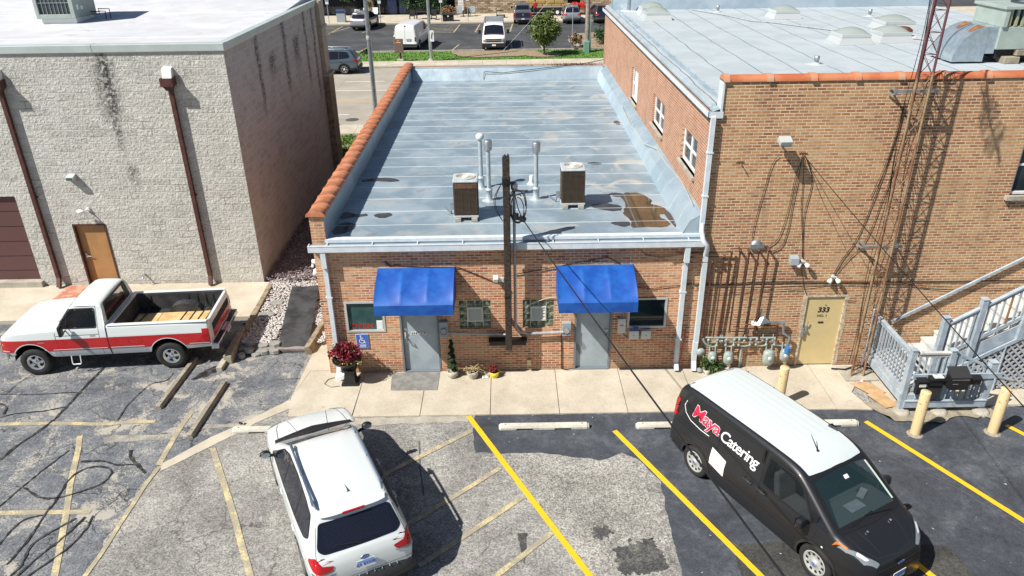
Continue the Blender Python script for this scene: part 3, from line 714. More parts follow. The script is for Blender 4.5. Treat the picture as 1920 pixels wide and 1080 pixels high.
for x0, x1 in ((-1.24, -.47), (.30, 1.06)):
    bl = MB(); z0, z1 = 1.25, 2.03; nx = 4; dx = (x1 - x0) / nx; dz = (z1 - z0) / nx
    gw = obj('glass_block_window', MB().box(x0, .05, z0, x1, .09, z1), M('block_mortar', (.50, .50, .38), .7), shop)
    for i in range(nx):
        for j in range(nx):
            if i in (1, 2) and j in (1, 2): continue
            a, b = x0 + i * dx + .012, z0 + j * dz + .012; cx, cz = a + dx / 2 - .012, b + dz / 2 - .012
            def fn(u_, v_): return (a + u_ * (dx - .024), .045 - .02 * math.sin(PI * u_) * math.sin(PI * v_) - .004 * math.sin(u_ * 14 + i) * math.sin(v_ * 11 + j), b + v_ * (dz - .024))
            bl.grid(6, 6, fn)
    obj('glass_block', bl, M('glass_block_glass', (.04, .07, .055), .06, c2=(.22, .25, .18), vs=14), gw)
    cx0, cx1, cz0, cz1 = x0 + dx * 1.0, x1 - dx, z0 + dz * 1.0, z1 - dz
    v = frame_y(MB(), cx0, cx1, cz0, cz1, .035, .0, .05)
    for q in range(4): v.obox(((cx0 + cx1) / 2, .03, cz0 + .07 + q * .085), (cx1 - cx0 - .06, .012, .07), Matrix.Rotation(R(-25), 3, 'X'))
    obj('vent', v, M('vent_cream', (.58, .58, .50), .5), gw)
def door(x0, x1, z1, root, m, mfr, side, y=.06):
    fr = MB().box(x0 + .002, -.012, 0.03, x0 + .045, .1, z1 - .002).box(x1 - .045, -.012, .03, x1 - .002, .1, z1 - .002).box(x0 + .045, -.012, z1 - .045, x1 - .045, .1, z1 - .002)
    fr.box(x0 + .04, -.03, .03, x1 - .04, .11, .055)
    d = obj('door', MB().box(x0 + .05, y, .058, x1 - .05, y + .045, z1 - .05), m, root)
    obj('door_frame', fr, mfr, d)
    return d
d1 = door(-2.70, -1.75, 2.1, shop, m_greydoor, m_dframe, 'l')
h = MB().box(-2.61, .03, .98, -2.575, .06, 1.12).tube([(-2.585, .02, 1.03), (-2.57, -.015, .93), (-2.46, -.015, .86), (-2.43, .04, .86)], .014, 8).cyl((-2.593, .015, 1.15), .025, .045, 10, 'y')
obj('handle', h, m_chrome, d1)
for i, ch in enumerate('ENTER'):
    cx = -2.42 + i * .078
    obj('letter_tile', MB().box(cx - .032, .052, 1.075, cx + .032, .06, 1.155), m_white, d1)
    obj('lettering', text_mb(ch, .085, lambda a, b: (cx + a, .0495, 1.115 + b), bold=.002), m_blk, d1)
obj('notice', MB().box(-2.615, .052, 1.17, -2.55, .06, 1.27), m_white, d1)
d2 = door(1.57, 2.48, 2.1, shop, m_greydoor, m_dframe, 'r')
obj('handle', MB().cyl((2.36, .0, .97), .035, .06, 12, 'y').cyl((2.36, .03, 1.12), .032, .03, 12, 'y'), m_galv, d2)
obj('worn_paint', MB().prism([(1.625, .75), (1.68, .72), (1.74, .60), (1.78, .5), (1.75, .42), (1.70, .44), (1.66, .55), (1.625, .58)], .0575, .0595, 'y'), m_dframe, d2)
# ---------------------------------------------------------------- right building
rb = thing('brick_building', 'tall tan brick building with pale grey flat roof and orange tile coping, on the right', 'building', (4.43, 0, 0))
w = MB()
holed(w, 'y', 0, .16, 4.43, 18, 0, 6.45, [(7.13, 8.13, 0, 2.03), (11.32, 12.4, 4.5, 5.9)])
w.quad((4.58, 0, 6.45), (4.58, 0, 7.12), (18, 0, 7.12), (18, 0, 6.45))
obj('wall', w, m_brgt, rb)
SW = [(9.75, 11.15, 4.35, 5.45), (5.1, 6.85, 4.55, 5.42), (1.12, 2.75, 4.65, 5.52)]
w = MB(); holed(w, 'x', 4.43, .12, 0, 19.3, 0, 6.45, SW)
w.quad((4.43, 19.3, 0), (18, 19.3, 0), (18, 19.3, 6.6), (4.43, 19.3, 6.6)).quad((4.60, 0.3, 6.5), (4.60, .3, 7.12), (4.6, 0, 7.12), (4.6, 0, 6.5)).quad((4.6, .3, 6.3), (18, .3, 6.3), (18, .3, 7.12), (4.6, .3, 7.12)).quad((4.6, 0, 7.12), (18, 0, 7.12), (18, .3, 7.12), (4.6, .3, 7.12))
obj('side_wall', w, m_bsid, rb)
obj('roof', MB().box(4.45, .3, 6.3, 18, 19.3, 6.6), m_roofR, rb)
e = MB().grid(60, 2, wrink((4.40, .0, 6.49), (4.40, 19.3, 6.47), (4.75, 19.3, 6.64), (4.75, .0, 6.64), 60, 2, .022, 7))
e.box(4.38, .3, 6.50, 4.46, 19.3, 6.52)
for k in range(22): e.tube([(4.44, .6 + k * .88, 6.53), (4.78, .62 + k * .88, 6.655)], .012, 5)
obj('roof_edge', e, m_memw, rb)
obj('rear_parapet', MB().grid(30, 2, wrink((4.5, 17.3, 6.6), (18, 17.3, 6.6), (18, 17.7, 7.3), (4.5, 17.7, 7.3), 30, 2, .05, 9)).box(4.5, 17.7, 6.6, 18, 18.0, 7.31), m_memw, rb)
g = MB().box(4.30, -.06, 6.36, 4.315, 19.3, 6.50).box(4.30, -.06, 6.36, 4.43, 19.3, 6.375).box(4.30, -.06, 6.36, 4.62, -.045, 6.50)
obj('gutter', g, m_gut, rb)
obj('gable_board', MB().box(4.56, -.035, 6.5, 4.60, .3, 7.14), m_gut, rb)
d = MB().box(4.36, -.12, 3.95, 4.46, -.02, 6.40)
d.tube([(4.41, -.07, 3.97), (4.40, -.14, 3.80), (4.42, -.28, 3.62), (4.52, -.30, 3.50), (4.56, -.2, 3.36), (4.56, -.10, 3.2)], .058, 10)
d.box(4.51, -.14, .82, 4.62, -.04, 3.25).box(4.50, -.15, .30, 4.61, -.03, .84).beam((4.555, -.09, .32), (4.55, -.22, .07), .11, .1)
for z in (4.6, 5.6): d.box(4.34, -.13, z, 4.48, -.01, z + .035)
obj('downspout', d, m_gut, rb)
cp = MB()
for i in range(15):
    x0 = 4.56 + i * .92; x1 = x0 + .92
    for a, b, r in ((x0, x0 + .13, .165), (x0 + .13, x1, .14)):
        vs = []; cp.cur = 1 if b - a < .2 else 0
        for x in (a, b): vs += [(x, .13 - r * 1.15 * math.cos(PI * j / 10), 7.12 + r * .85 * math.sin(PI * j / 10)) for j in range(11)]
        cp.add(vs, [(j, j + 1, 12 + j, 11 + j) for j in range(10)], True); cp.add(vs[:11], [tuple(range(11))])
obj('coping_tiles', cp, [m_terra2, m_collar], rb)
for i, (y0, y1, z0, z1) in enumerate(SW):
    f = frame_x(MB(), y0 + .003, y1 - .003, z0 + .003, z1 - .003, .07, 4.50, 4.56)
    f.box(4.50, (y0 + y1) / 2 - .05, z0 + .07, 4.56, (y0 + y1) / 2 + .05, z1 - .07)
    f.box(4.51, y0 + .07, (z0 + z1) / 2 - .03, 4.55, (y0 + y1) / 2 - .05, (z0 + z1) / 2 + .03).box(4.51, (y0 + y1) / 2 + .05, (z0 + z1) / 2 - .03, 4.55, y1 - .07, (z0 + z1) / 2 + .03)
    if i == 0: f.box(4.47, y0 + .07, z0 + .07, 4.50, (y0 + y1) / 2 + .1, z1 - .07)
    wn_ = obj('window', f, m_white, rb)
    obj('pane', MB().box(4.53, y0 + .07, z0 + .07, 4.54, y1 - .07, z1 - .07), m_glass, wn_)
    obj('sill', MB().box(4.36, y0 - .05, z0 - .07, 4.50, y1 + .05, z0), m_conc, wn_)
f = obj('window', frame_y(MB(), 11.323, 12.397, 4.503, 5.897, .06, .06, .14), m_white, rb)
obj('pane', MB().box(11.38, .10, 4.56, 12.34, .11, 5.84), m_glass, f)
obj('sash', MB().box(11.38, .08, 5.16, 12.34, .12, 5.21), m_white, f)
obj('sill', MB().box(11.22, -.10, 4.40, 12.5, .05, 4.50), m_conc, f)
fr = MB().box(7.132, -.01, .03, 7.175, .12, 2.02).box(8.09, -.01, .03, 8.128, .12, 2.02).box(7.175, -.01, 1.975, 8.09, .12, 2.02).prism([(8.129, .03), (8.20, .1), (8.17, .7), (8.21, 1.2), (8.16, 1.6), (8.19, 1.95), (8.129, 2.02)], -.008, .01, 'y').prism([(7.131, .03), (7.10, .5), (7.13, .9), (7.07, 1.3), (7.06, 1.9), (7.10, 2.08), (7.131, 2.02)], -.008, .01, 'y')
d = obj('door', MB().box(7.178, .03, .06, 8.087, .075, 1.972), m_yeldoor, rb)
obj('door_frame', fr, m_peel, d)
obj('handle', MB().box(7.225, .0, .98, 7.30, .03, 1.18).cyl((7.26, -.045, 1.08), .03, .05, 12, 'y').tube([(7.27, -.02, 1.2), (7.29, -.03, 1.32)], .012, 6).box(7.15, -.05, .9, 7.20, -.02, 1.15), m_galv, d)
obj('lettering', text_mb('333', .19, lambda a, b: (7.63 + a, .026, 1.60 + b), bold=.008, shear=.1), m_blk, d)
obj('lettering', text_mb('NO. 1', .095, lambda a, b: (7.62 + a, .026, 1.44 + b), bold=.002), m_blk, d)
obj('door_plate', MB().box(7.55, .02, 1.24, 7.68, .029, 1.28), m_blk, d)
obj('door_plate', MB().cyl((7.66, .02, 1.74), .02, .01, 10, 'y'), m_galv, d)
obj('wall_vent', MB().box(4.40, -.01, 3.2, 4.43, 0, 3.4), m_brgt, rb)

# ---------------------------------------------------------------- left building
lb = thing('block_building', 'grey split-face block building with white flat roof and brown downspouts, on the left', 'building', (-7.67, 5.14, 0))
w = MB(); holed(w, 'y', 5.14, .2, -40, -7.67, 0, 7.25, [(-17.6, -14.56, .12, 3.05), (-13.12, -12.12, .12, 2.15)])
obj('wall', w, m_block, lb)
w = MB().quad((-7.67, 5.14, 0), (-7.67, 5.14, 7.25), (-7.67, 16.1, 7.25), (-7.67, 16.1, 0)).quad((-7.67, 16.9, 0), (-40, 16.9, 0), (-40, 16.9, 7.25), (-7.67, 16.9, 7.25))
obj('side_wall', w, m_blocks, lb)
pm = MB().box(-8.4, 16.1, 0, -7.42, 17.0, 4.3)
obj('upper_pier', MB().box(-8.3, 16.15, 4.42, -7.5, 16.95, 7.25), M('beige_stucco', (.46, .41, .33), .85, c2=(.38, .33, .27), vs=3), lb)
obj('pilaster', pm, M('tan_stone_pier', (.30, .25, .19), .9, c2=(.20, .15, .11), vs=6, bump=.8, bs=9), lb)
obj('pilaster_cap', MB().box(-8.5, 16.05, 4.3, -7.36, 17.1, 4.42).box(-8.4, 16.1, 6.2, -7.46, 17.0, 6.3), m_conc, lb)
obj('roof', MB().box(-40, 5.3, 6.6, -7.85, 16.9, 7.12), m_roofL, lb)
obj('roof_swell', MB().prism([(9.6, 7.118), (10.2, 7.17), (16.9, 7.55), (16.9, 7.118)], -40, -7.85, 'x'), m_roofL, lb)
c = MB().box(-40, 5.09, 7.1, -7.62, 5.36, 7.31).box(-7.86, 5.36, 7.1, -7.62, 17.1, 7.30)
obj('parapet_cap', c, m_cap, lb, bevel=.015)
c = MB()
for x in (-11.2, -14.6, -18): c.box(x, 5.085, 7.1, x + .012, 5.365, 7.314)
for y in (8.3, 11.2, 14.2): c.box(-7.865, y, 7.1, -7.615, y + .012, 7.304)
obj('cap_joint', c, m_greyc, lb)
gd = MB().box(-17.6, 5.25, .12, -14.56, 5.30, 3.05)
for k in range(6): gd.box(-17.55, 5.235, .14 + k * .485, -14.6, 5.25, .12 + (k + 1) * .485 - .012)
obj('garage_door', gd, m_garage, lb)
obj('garage_threshold', MB().box(-17.6, 5.0, .12, -14.50, 5.24, .30), m_conc, lb)
d = obj('door', MB().box(-13.07, 5.24, .13, -12.17, 5.28, 2.10), m_tandoor, lb)
obj('door_frame', MB().box(-13.118, 5.12, .12, -13.07, 5.3, 2.148).box(-12.17, 5.12, .12, -12.122, 5.3, 2.148).box(-13.07, 5.12, 2.10, -12.17, 5.3, 2.148), m_brown, d)
obj('handle', MB().box(-13.02, 5.215, 1.0, -12.96, 5.24, 1.16).tube([(-12.99, 5.19, 1.08), (-12.84, 5.19, 1.06)], .013, 8), m_galv, d)
for x in (-9.27, -13.95):
    d = obj('downspout', MB().box(x - .055, 5.0, .42, x + .055, 5.11, 6.2).box(x - .09, 5.06, 3.0, x + .09, 5.135, 3.05).beam((x, 5.06, .42), (x + .02, 4.9, .16), .11, .11), m_brown, lb)
    hd = MB().box(x - .17, 4.84, 6.22, x + .17, 4.86, 6.44).box(x - .17, 4.86, 6.22, x - .15, 5.13, 6.44).box(x + .15, 4.86, 6.22, x + .17, 5.13, 6.44).box(x - .15, 4.86, 6.22, x + .15, 5.13, 6.24).prism([(x - .15, 6.22), (x + .15, 6.22), (x + .06, 6.10), (x - .06, 6.10)], 4.90, 5.10, 'y')
    obj('leader_head', hd, m_brown, d)
    obj('scupper', MB().prism([(5.14, 6.70), (5.02, 6.66), (4.96, 6.40), (5.14, 6.36)], x - .13, x + .13, 'x'), m_white, d)

# fittings on the left building
def wall_cyl(name, label, cat, mb, m): return tag(obj(name, mb, m), label, cat)
t = thing('wall_light', 'small grey wedge wall light above and left of the tan door', 'wall light', (-12.68, 5.14, 3.5))
obj('housing', MB().prism([(5.139, 3.72), (4.93, 3.66), (4.93, 3.57), (5.139, 3.50)], -12.8, -12.58, 'x'), m_winfr, t); obj('lens', MB().box(-12.77, 4.915, 3.58, -12.61, 4.929, 3.65), m_glassg, t)
t = thing('floodlight', 'white bullet floodlight just above the tan door', 'floodlight', (-12.6, 5.14, 2.6))
obj('lamp_head', MB().lathe([(.001, .0), (.05, .01), (.075, .07), (.045, .16), (.03, .2), (.001, .21)], (-12.72, 4.92, 2.62), 14, 'x'), m_white, t)
obj('bracket', MB().cyl((-12.5, 5.08, 2.62), .06, .058, 12, 'y').tube([(-12.5, 5.08, 2.62), (-12.52, 4.95, 2.62)], .02, 6), m_white, t)
tag(obj('hose_bib', MB().cyl((-11.31, 5.07, .45), .035, .07, 10, 'y').tube([(-11.31, 5.12, .45), (-11.31, 4.97, .45), (-11.31, 4.93, .38)], .018, 8).box(-11.38, 4.96, .47, -11.24, 4.98, .50), m_galv), 'small brass hose tap low on the grey block wall behind the pickup', 'hose tap')
# rooftop unit on the left roof
t = thing('rooftop_air_unit', 'grey louvred air handling unit standing on the white roof, with gas piping', 'air unit', (-15.0, 10.6, 7.12))
UX0, UX1, UY0, UY1 = -15.62, -14.32, 10.55, 12.0
obj('curb', MB().box(UX0 + .1, UY0 + .1, 7.13, UX1 - .05, UY1 - .1, 7.36), m_white, t)
obj('cabinet', MB().box(UX0, UY0, 7.36, UX0 + .12, UY1, 9.3).box(UX1 - .14, UY0, 7.36, UX1, UY1, 9.3).box(UX0 + .12, UY0, 7.36, UX1 - .14, UY0 + .05, 7.50).box(UX0 + .12, UY0 + .05, 9.1, UX1 - .14, UY1, 9.3).box(UX0 + .12, UY0 + .2, 7.4, UX1 - .14, UY1 - .01, 9.1), m_rackgrey, t, bevel=.01)
obj('coil', MB().box(UX0 + .12, UY0 + .06, 7.50, UX1 - .14, UY0 + .2, 9.1), m_coil, t)
gr = MB()
for k in range(9): gr.box(UX0 + .12 + k * .13 - .008, UY0 + .04, 7.5, UX0 + .12 + k * .13 + .008, UY0 + .06, 9.1)
for k in range(4): gr.box(UX0 + .12, UY0 + .03, 7.85 + k * .34, UX1 - .14, UY0 + .04, 7.87 + k * .34)
obj('grille', gr, m_galv, t)
lv = MB()
for (y, z) in ((11.1, 8.05), (11.35, 8.4)): lv.prism([(y, z), (y + .35, z), (y + .3, z + .16), (y, z + .05)], UX1, UX1 + .14, 'x')
obj('side_hood', lv, m_coil, t)
obj('data_plate', MB().box(UX1 + .001, 10.75, 7.62, UX1 + .006, 10.88, 7.78).box(UX1 + .001, 11.0, 7.60, UX1 + .006, 11.15, 7.72).box(UX1 + .001, 10.95, 7.9, UX1 + .006, 11.12, 8.08), m_white, t)
gp = MB()
for k in (0, .16): gp.tube([(UX1, 11.6, 7.38 + k * .5), (UX1 + .3, 11.6, 7.38 + k * .5), (UX1 + .3, 11.55, 7.48 + k * .5), (UX1 + .55 + k, 11.5, 7.48 + k * .5), (UX1 + .55 + k, 11.45, 7.14)], .016, 7)
gp.box(-13.8, 11.3, 7.13, -13.45, 11.55, 7.19)
obj('gas_pipe', gp, m_blkm, t)

# ---------------------------------------------------------------- roof furniture, middle roof
def condenser(name, cx, cy, lab, cab):
    z = 3.66; t = thing(name, lab, 'air conditioner', (cx, cy, z), group='condensers on the silver roof')
    hw, H = .285, .84; b = z + .12
    body = MB().prism([(cx - hw + .05, cy - hw), (cx + hw - .05, cy - hw), (cx + hw, cy - hw + .05), (cx + hw, cy + hw - .05), (cx + hw - .05, cy + hw), (cx - hw + .05, cy + hw), (cx - hw, cy + hw - .05), (cx - hw, cy - hw + .05)], b, b + H)
    obj('cabinet', body, m_ac, t)
    gr = MB()
    for k in range(26):
        zz = b + .03 + k * (H - .06) / 26
        gr.box(cx - hw - .008, cy - hw - .008, zz, cx + hw + .008, cy - hw - .002, zz + .009).box(cx + hw + .002, cy - hw - .008, zz, cx + hw + .008, cy + hw + .008, zz + .009).box(cx - hw - .008, cy - hw - .002, zz, cx - hw - .002, cy + hw, zz + .009)
    for k in range(4): gr.box(cx - hw + .02 + k * .175, cy - hw - .014, b + .02, cx - hw + .03 + k * .175, cy - hw - .008, b + H - .02)
    obj('grille', gr, m_acl, t)
    obj('side_panel', MB().box(cx - hw - .002, cy - hw - .012, b + H - .13, cx + hw + .002, cy - hw - .009, b + H - .01), cab, t)
    top = MB().box(cx - hw - .02, cy - hw - .02, b + H, cx + hw + .02, cy + hw + .02, b + H + .06)
    obj('base_pan', MB().box(cx - hw - .02, cy - hw - .02, b - .03, cx + hw + .02, cy + hw + .02, b + .02), m_actop, t, bevel=.01)
    obj('top_cover', top, m_actop, t, bevel=.03)
    fg = MB().lathe([(.25, .012), (.235, .022), (.232, .014), (.001, .012)], (cx, cy, b + H + .05), 28)
    f = obj('fan_guard', fg, m_dirtw, t)
    ri = MB()
    for r in (.09, .13, .17, .21, .235): ri.tube([(cx + r * math.cos(a * PI / 12), cy + r * math.sin(a * PI / 12), b + H + .078) for a in range(25)], .004, 4, cap=False)
    ri.cyl((cx, cy, b + H + .062), .07, .022, 16)
    obj('guard_ring', ri, m_white, f)
    ft = MB()
    for sx in (-.2, .2): ft.box(cx + sx - .07, cy - hw - .08, z + .01, cx + sx + .07, cy + hw + .05, z + .09)
    obj('support_block', ft, m_conc, t)
    obj('service_line', MB().tube([(cx - hw, cy + .1, b + .15), (cx - hw - .09, cy + .12, b + .14), (cx - hw - .12, cy + .2, z + .03), (cx - hw - .3, cy + .6, z + .03)], .02, 7).box(cx - hw - .12, cy, b + .06, cx - hw - .01, cy + .12, b + .2), m_galv, t)
    return t
condenser('air_conditioner', -1.03, 1.35, 'brown condenser on the silver roof left of the dark pole, nearer the eave', m_acrust)
condenser('air_conditioner', 1.62, 2.1, 'brown condenser on the silver roof right of the dark pole', m_ac)
m_flue = M('silver_coated_flue', (.46, .52, .56), .45, m=.2, c2=(.38, .44, .48), vs=5)
def flue(x, y, h, capk, lab):
    z = 3.66; t = thing('flue_pipe', lab, 'flue pipe', (x, y, z), group='flue pipes on the silver roof')
    obj('pipe', MB().lathe([(.054, 0), (.054, h)], (x, y, z), 18), m_flue, t)
    obj('flashing', MB().lathe([(.20, .003), (.12, .015), (.085, .05), (.08, .28), (.098, .285), (.098, .31), (.056, .34)], (x, y, z), 20), m_flue, t)
    if capk: c = MB().lathe([(.075, h - .03), (.10, h), (.105, h + .02), (.105, h + .22), (.09, h + .24), (.001, h + .25)], (x, y, z), 20); cm = m_galv
    else: c = MB().lathe([(.075, h - .02), (.10, h + .0), (.112, h + .05), (.105, h + .11), (.07, h + .14), (.001, h + .15)], (x, y, z), 20); cm = m_gut
    obj('cap', c, cm, t)
flue(-.73, 3.48, 1.36, 0, 'tallest-looking white flue pipe with rounded cap, behind its neighbour left of the dark pole')
flue(-.50, 2.49, 1.36, 1, 'white flue pipe with shiny drum cap immediately left of the dark pole')
flue(.72, 2.53, 1.28, 1, 'white flue pipe with shiny drum cap standing alone right of the dark pole')
t = thing('vent_stub', 'short white vent stub on the silver roof just left of the lone flue pipe', 'vent stub', (.63, 3.77, 3.66))
obj('pipe', MB().lathe([(.05, 0), (.05, .24), (.04, .24), (.04, .1)], (.63, 3.77, 3.66), 14), m_gut, t); obj('flashing', MB().lathe([(.12, .002), (.07, .03), (.06, .1)], (.63, 3.77, 3.66), 14), m_gut, t)
def blob(name, pts, z, m, lab, seed=1, rag=.03, seg=.12):
    r_ = random.Random(seed); P = [Vector(p) for p in pts]; n = len(P)
    for _ in range(2): P = [q for i in range(len(P)) for q in (P[i] * .75 + P[(i + 1) % len(P)] * .25, P[i] * .25 + P[(i + 1) % len(P)] * .75)]
    P = [(p.x + r_.uniform(-rag, rag), p.y + r_.uniform(-rag, rag)) for p in P]
    bm = bmesh.new(); f = bm.faces.new([bm.verts.new((x, y, z)) for x, y in P]); bmesh.ops.triangulate(bm, faces=[f]); bm.verts.index_update()
    mb = MB().add([tuple(v.co) for v in bm.verts], [tuple(v.index for v in q.verts) for q in bm.faces]); bm.free()
    o = obj(name, mb, m, recenter=False); o['kind'] = 'structure'; return o
blob('water', [(2.9, 2.9), (3.45, 2.95), (3.7, 2.4), (3.62, 2.0), (3.95, 1.8), (3.9, 1.35), (3.6, 1.2), (3.9, .75), (3.75, .45), (3.3, .5), (2.85, .42), (2.95, .9), (2.8, 1.5), (3.05, 2.0)], 3.6655, m_puddleb, '', 2, .03)
blob('water', [(2.0, 2.0), (2.5, 2.2), (2.9, 1.9), (2.8, 1.55), (2.3, 1.62)], 3.664, m_puddle, '', 3)
blob('water', [(2.35, .85), (2.9, .95), (2.9, .5), (2.6, .55)], 3.664, m_puddle, '', 4)
blob('water', [(3.6, 1.9), (3.98, 1.8), (3.99, .5), (3.9, .4), (3.86, 1.3)], 3.664, m_puddle, '', 5, .015)
blob('water', [(-4.15, 4.35), (-3.7, 4.5), (-3.2, 4.45), (-3.0, 4.15), (-3.3, 4.1), (-3.7, 4.2), (-4.1, 4.1)], 3.664, m_puddle, '', 6, .02)
blob('water', [(-3.35, 1.65), (-2.95, 1.72), (-2.85, 1.5), (-3.1, 1.3), (-3.35, 1.45)], 3.664, m_puddle, '', 7, .02)
blob('water', [(-4.17, 1.9), (-3.8, 1.6), (-3.5, 1.68), (-3.5, 1.45), (-3.9, 1.42), (-4.18, 1.2)], 3.664, m_puddle, '', 8, .02)
blob('water', [(-4.17, 1.1), (-3.7, 1.05), (-3.65, .6), (-4.17, .15)], 3.664, m_puddle, '', 9, .02)
blob('water', [(2.3, 5.6), (2.6, 5.7), (2.85, 5.5), (2.5, 5.35)], 3.664, m_puddle, '', 10, .02)
blob('water', [(3.75, 10.5), (3.97, 10.6), (3.98, 9.9), (3.8, 10.0)], 3.664, m_puddle, '', 11, .02)
blob('water', [(.2, 3.25), (.55, 3.3), (.5, 3.05), (.15, 3.1)], 3.664, m_puddle, '', 12, .02)
blob('water', [(2.6, 2.9), (3.0, 2.95), (3.1, 2.65), (2.75, 2.55)], 3.664, m_puddle, '', 13, .02)

# rooftop bits on the right roof
ZR = 6.6
def skylight(x, y, lab, s=.42):
    t = thing('skylight', lab, 'skylight', (x, y, ZR), group='domed skylights on the pale grey roof')
    obj('curb', MB().add([(x + a * (s + e), y + b * (s + e), ZR + h) for e, h in ((.12, .005), (.02, .2)) for a, b in ((-1, -1), (1, -1), (1, 1), (-1, 1))], [(0, 1, 5, 4), (1, 2, 6, 5), (2, 3, 7, 6), (3, 0, 4, 7)]), m_winfr, t)
    obj('frame', MB().box(x - s - .03, y - s - .03, ZR + .2, x + s + .03, y + s + .03, ZR + .3), m_winfr, t, bevel=.01)
    dm = MB().grid(10, 10, lambda u, v: (x + (u * 2 - 1) * s, y + (v * 2 - 1) * s, ZR + .3 + .17 * (math.sin(PI * u) * math.sin(PI * v)) ** .6))
    obj('dome', dm, M('skylight_acrylic', (.30, .34, .32), .18), t)
skylight(5.75, 14.3, 'domed skylight at the far left of the pale roof, nearer of the touching pair')
skylight(5.85, 15.9, 'domed skylight at the far left of the pale roof, farther of the touching pair')
skylight(10.6, 14.2, 'lone domed skylight at the far middle of the pale roof')
skylight(10.65, 8.15, 'domed skylight on the pale roof left of the red roof turbine, nearest the tile coping')
skylight(12.0, 8.4, 'domed skylight on the pale roof just in front of the rusty round vent')
skylight(13.25, 10.9, 'largest domed skylight on the pale roof behind the rusty round vent', .48)
def stub(x, y, lab, h=.22):
    t = thing('roof_vent_stub', lab, 'vent stub', (x, y, ZR), group='small vents on the pale grey roof')
    obj('pipe', MB().lathe([(.055, 0), (.055, h * .55), (.07, h * .55), (.07, h), (.001, h + .01)], (x, y, ZR), 12), m_galv, t)
    obj('flashing', MB().lathe([(.30, .004), (.26, .010), (.1, .02), (.055, .06)], (x, y, ZR), 16), m_vflash, t)
stub(8.3, 4.6, 'short galvanised vent stub nearest the tile coping on the pale roof'); stub(8.6, 16.2, 'short galvanised vent stub far back on the pale roof, left one', .26); stub(13.9, 14.2, 'short galvanised vent stub on the pale roof behind the lone nearer skylights', .26)
t = thing('roof_vent_stack', 'tall blue-grey vent stack at the far left corner of the pale roof', 'vent stack', (5.1, 17.0, ZR)); obj('pipe', MB().cyl((5.1, 17.0, ZR), .09, .9, 14), m_galvb, t); obj('flashing', MB().lathe([(.35, .003), (.1, .03)], (5.1, 17, ZR), 14), m_white, t)
t = thing('round_vent', 'rusty round exhaust vent between two skylights on the pale roof', 'exhaust vent', (12.75, 9.3, ZR)); obj('cowl', MB().lathe([(.30, 0), (.30, .06), (.36, .1), (.36, .2), (.25, .28), (.001, .3)], (12.75, 9.3, ZR), 18), m_rust, t); obj('flashing', MB().lathe([(.5, .004), (.3, .02)], (12.75, 9.3, ZR), 16), m_white, t)
tag(obj('gas_line', MB().tube([(7.7, 17.0, ZR + .03), (8.6, 15, ZR + .03), (9.1, 13.2, ZR + .03), (9.4, 13.0, ZR + .03), (9.8, 12.6, ZR + .03), (11.2, 10.4, ZR + .03), (12.8, 8.6, ZR + .03), (13.6, 7.7, ZR + .03), (14.2, 6.5, ZR + .03)], .022, 6), m_greyc), 'thin kinked line running over the pale roof past the skylights', 'roof cable')
t = thing('rooftop_air_unit', 'large green-grey air unit on blocks with two curved ducts, near the lattice tower', 'air unit', (13.3, 5.2, ZR))
for dy in (0, .62):
    fn = lambda u, v, dy=dy: (12.75 - .82 * math.sin(u * PI / 2) , 4.55 + dy + v * .55, ZR + .05 + .88 * (math.cos(u * PI / 2)))
    dk = MB().grid(12, 1, fn)
    for v in (0, 1):
        rim = [fn(i / 12, v) for i in range(13)]
        dk.add(rim + [(12.75, rim[0][1], ZR + .05)], [tuple(range(14))])
    dk.box(12.75, 4.56 + dy, ZR + .25, 13.0, 5.09 + dy, ZR + .92)
    d = obj('duct', dk, m_galvb, t)
    obj('rust_patch', MB().grid(5, 2, lambda u, v, dy=dy: (12.75 - .826 * math.sin(u * .45 + .12), 4.62 + dy + v * .34 * (1 - u * .6), ZR + .056 + .885 * math.cos(u * .45 + .12))), m_rustl, d)
obj('cabinet', MB().box(13.0, 4.5, ZR + .36, 16.2, 5.8, ZR + .92).box(13.0, 4.45, ZR + .92, 13.12, 5.85, ZR + 1.38).box(14.2, 4.45, ZR + .92, 14.35, 5.85, ZR + 1.38).box(12.95, 4.42, ZR + 1.36, 16.3, 5.9, ZR + 1.44).box(13.02, 4.52, ZR + .92, 16.2, 5.8, ZR + .94), m_rackgrey, t, bevel=.01)
obj('coil', MB().box(13.1, 4.6, ZR + .94, 16.1, 5.7, ZR + 1.36), m_coil, t)
lv = MB()
for k in range(7): lv.box(13.03, 4.62 + k * .17, ZR + .94, 13.09, 4.66 + k * .17, ZR + 1.36)
for k in range(18): lv.box(13.16 + k * .17, 4.5, ZR + .94, 13.22 + k * .17, 4.56, ZR + 1.36)
obj('louvres', lv, M('louvre_sage', (.26, .32, .28), .5, c2=(.30, .30, .16), vs=2), t)
obj('switch_box', MB().box(14.3, 4.3, ZR + .72, 14.62, 4.44, ZR + 1.08), m_rust, t, bevel=.01)
obj('conduit', MB().tube([(14.45, 4.35, ZR + .72), (14.4, 4.25, ZR + .5), (14.6, 4.1, ZR + .3), (15.0, 4.0, ZR + .35)], .025, 6).tube([(14.55, 4.35, ZR + .72), (14.2, 4.2, ZR + .1)], .02, 6), m_cable, t)
obj('fan_shroud', MB().lathe([(.62, 0), (.62, .05), (.55, .05), (.5, -.02), (.001, -.03)], (14.2, 5.15, ZR + 1.44), 24), m_coil, t)
obj('support_frame', MB().box(13.05, 4.6, ZR + .12, 16.1, 5.7, ZR + .35), m_blkm, t)
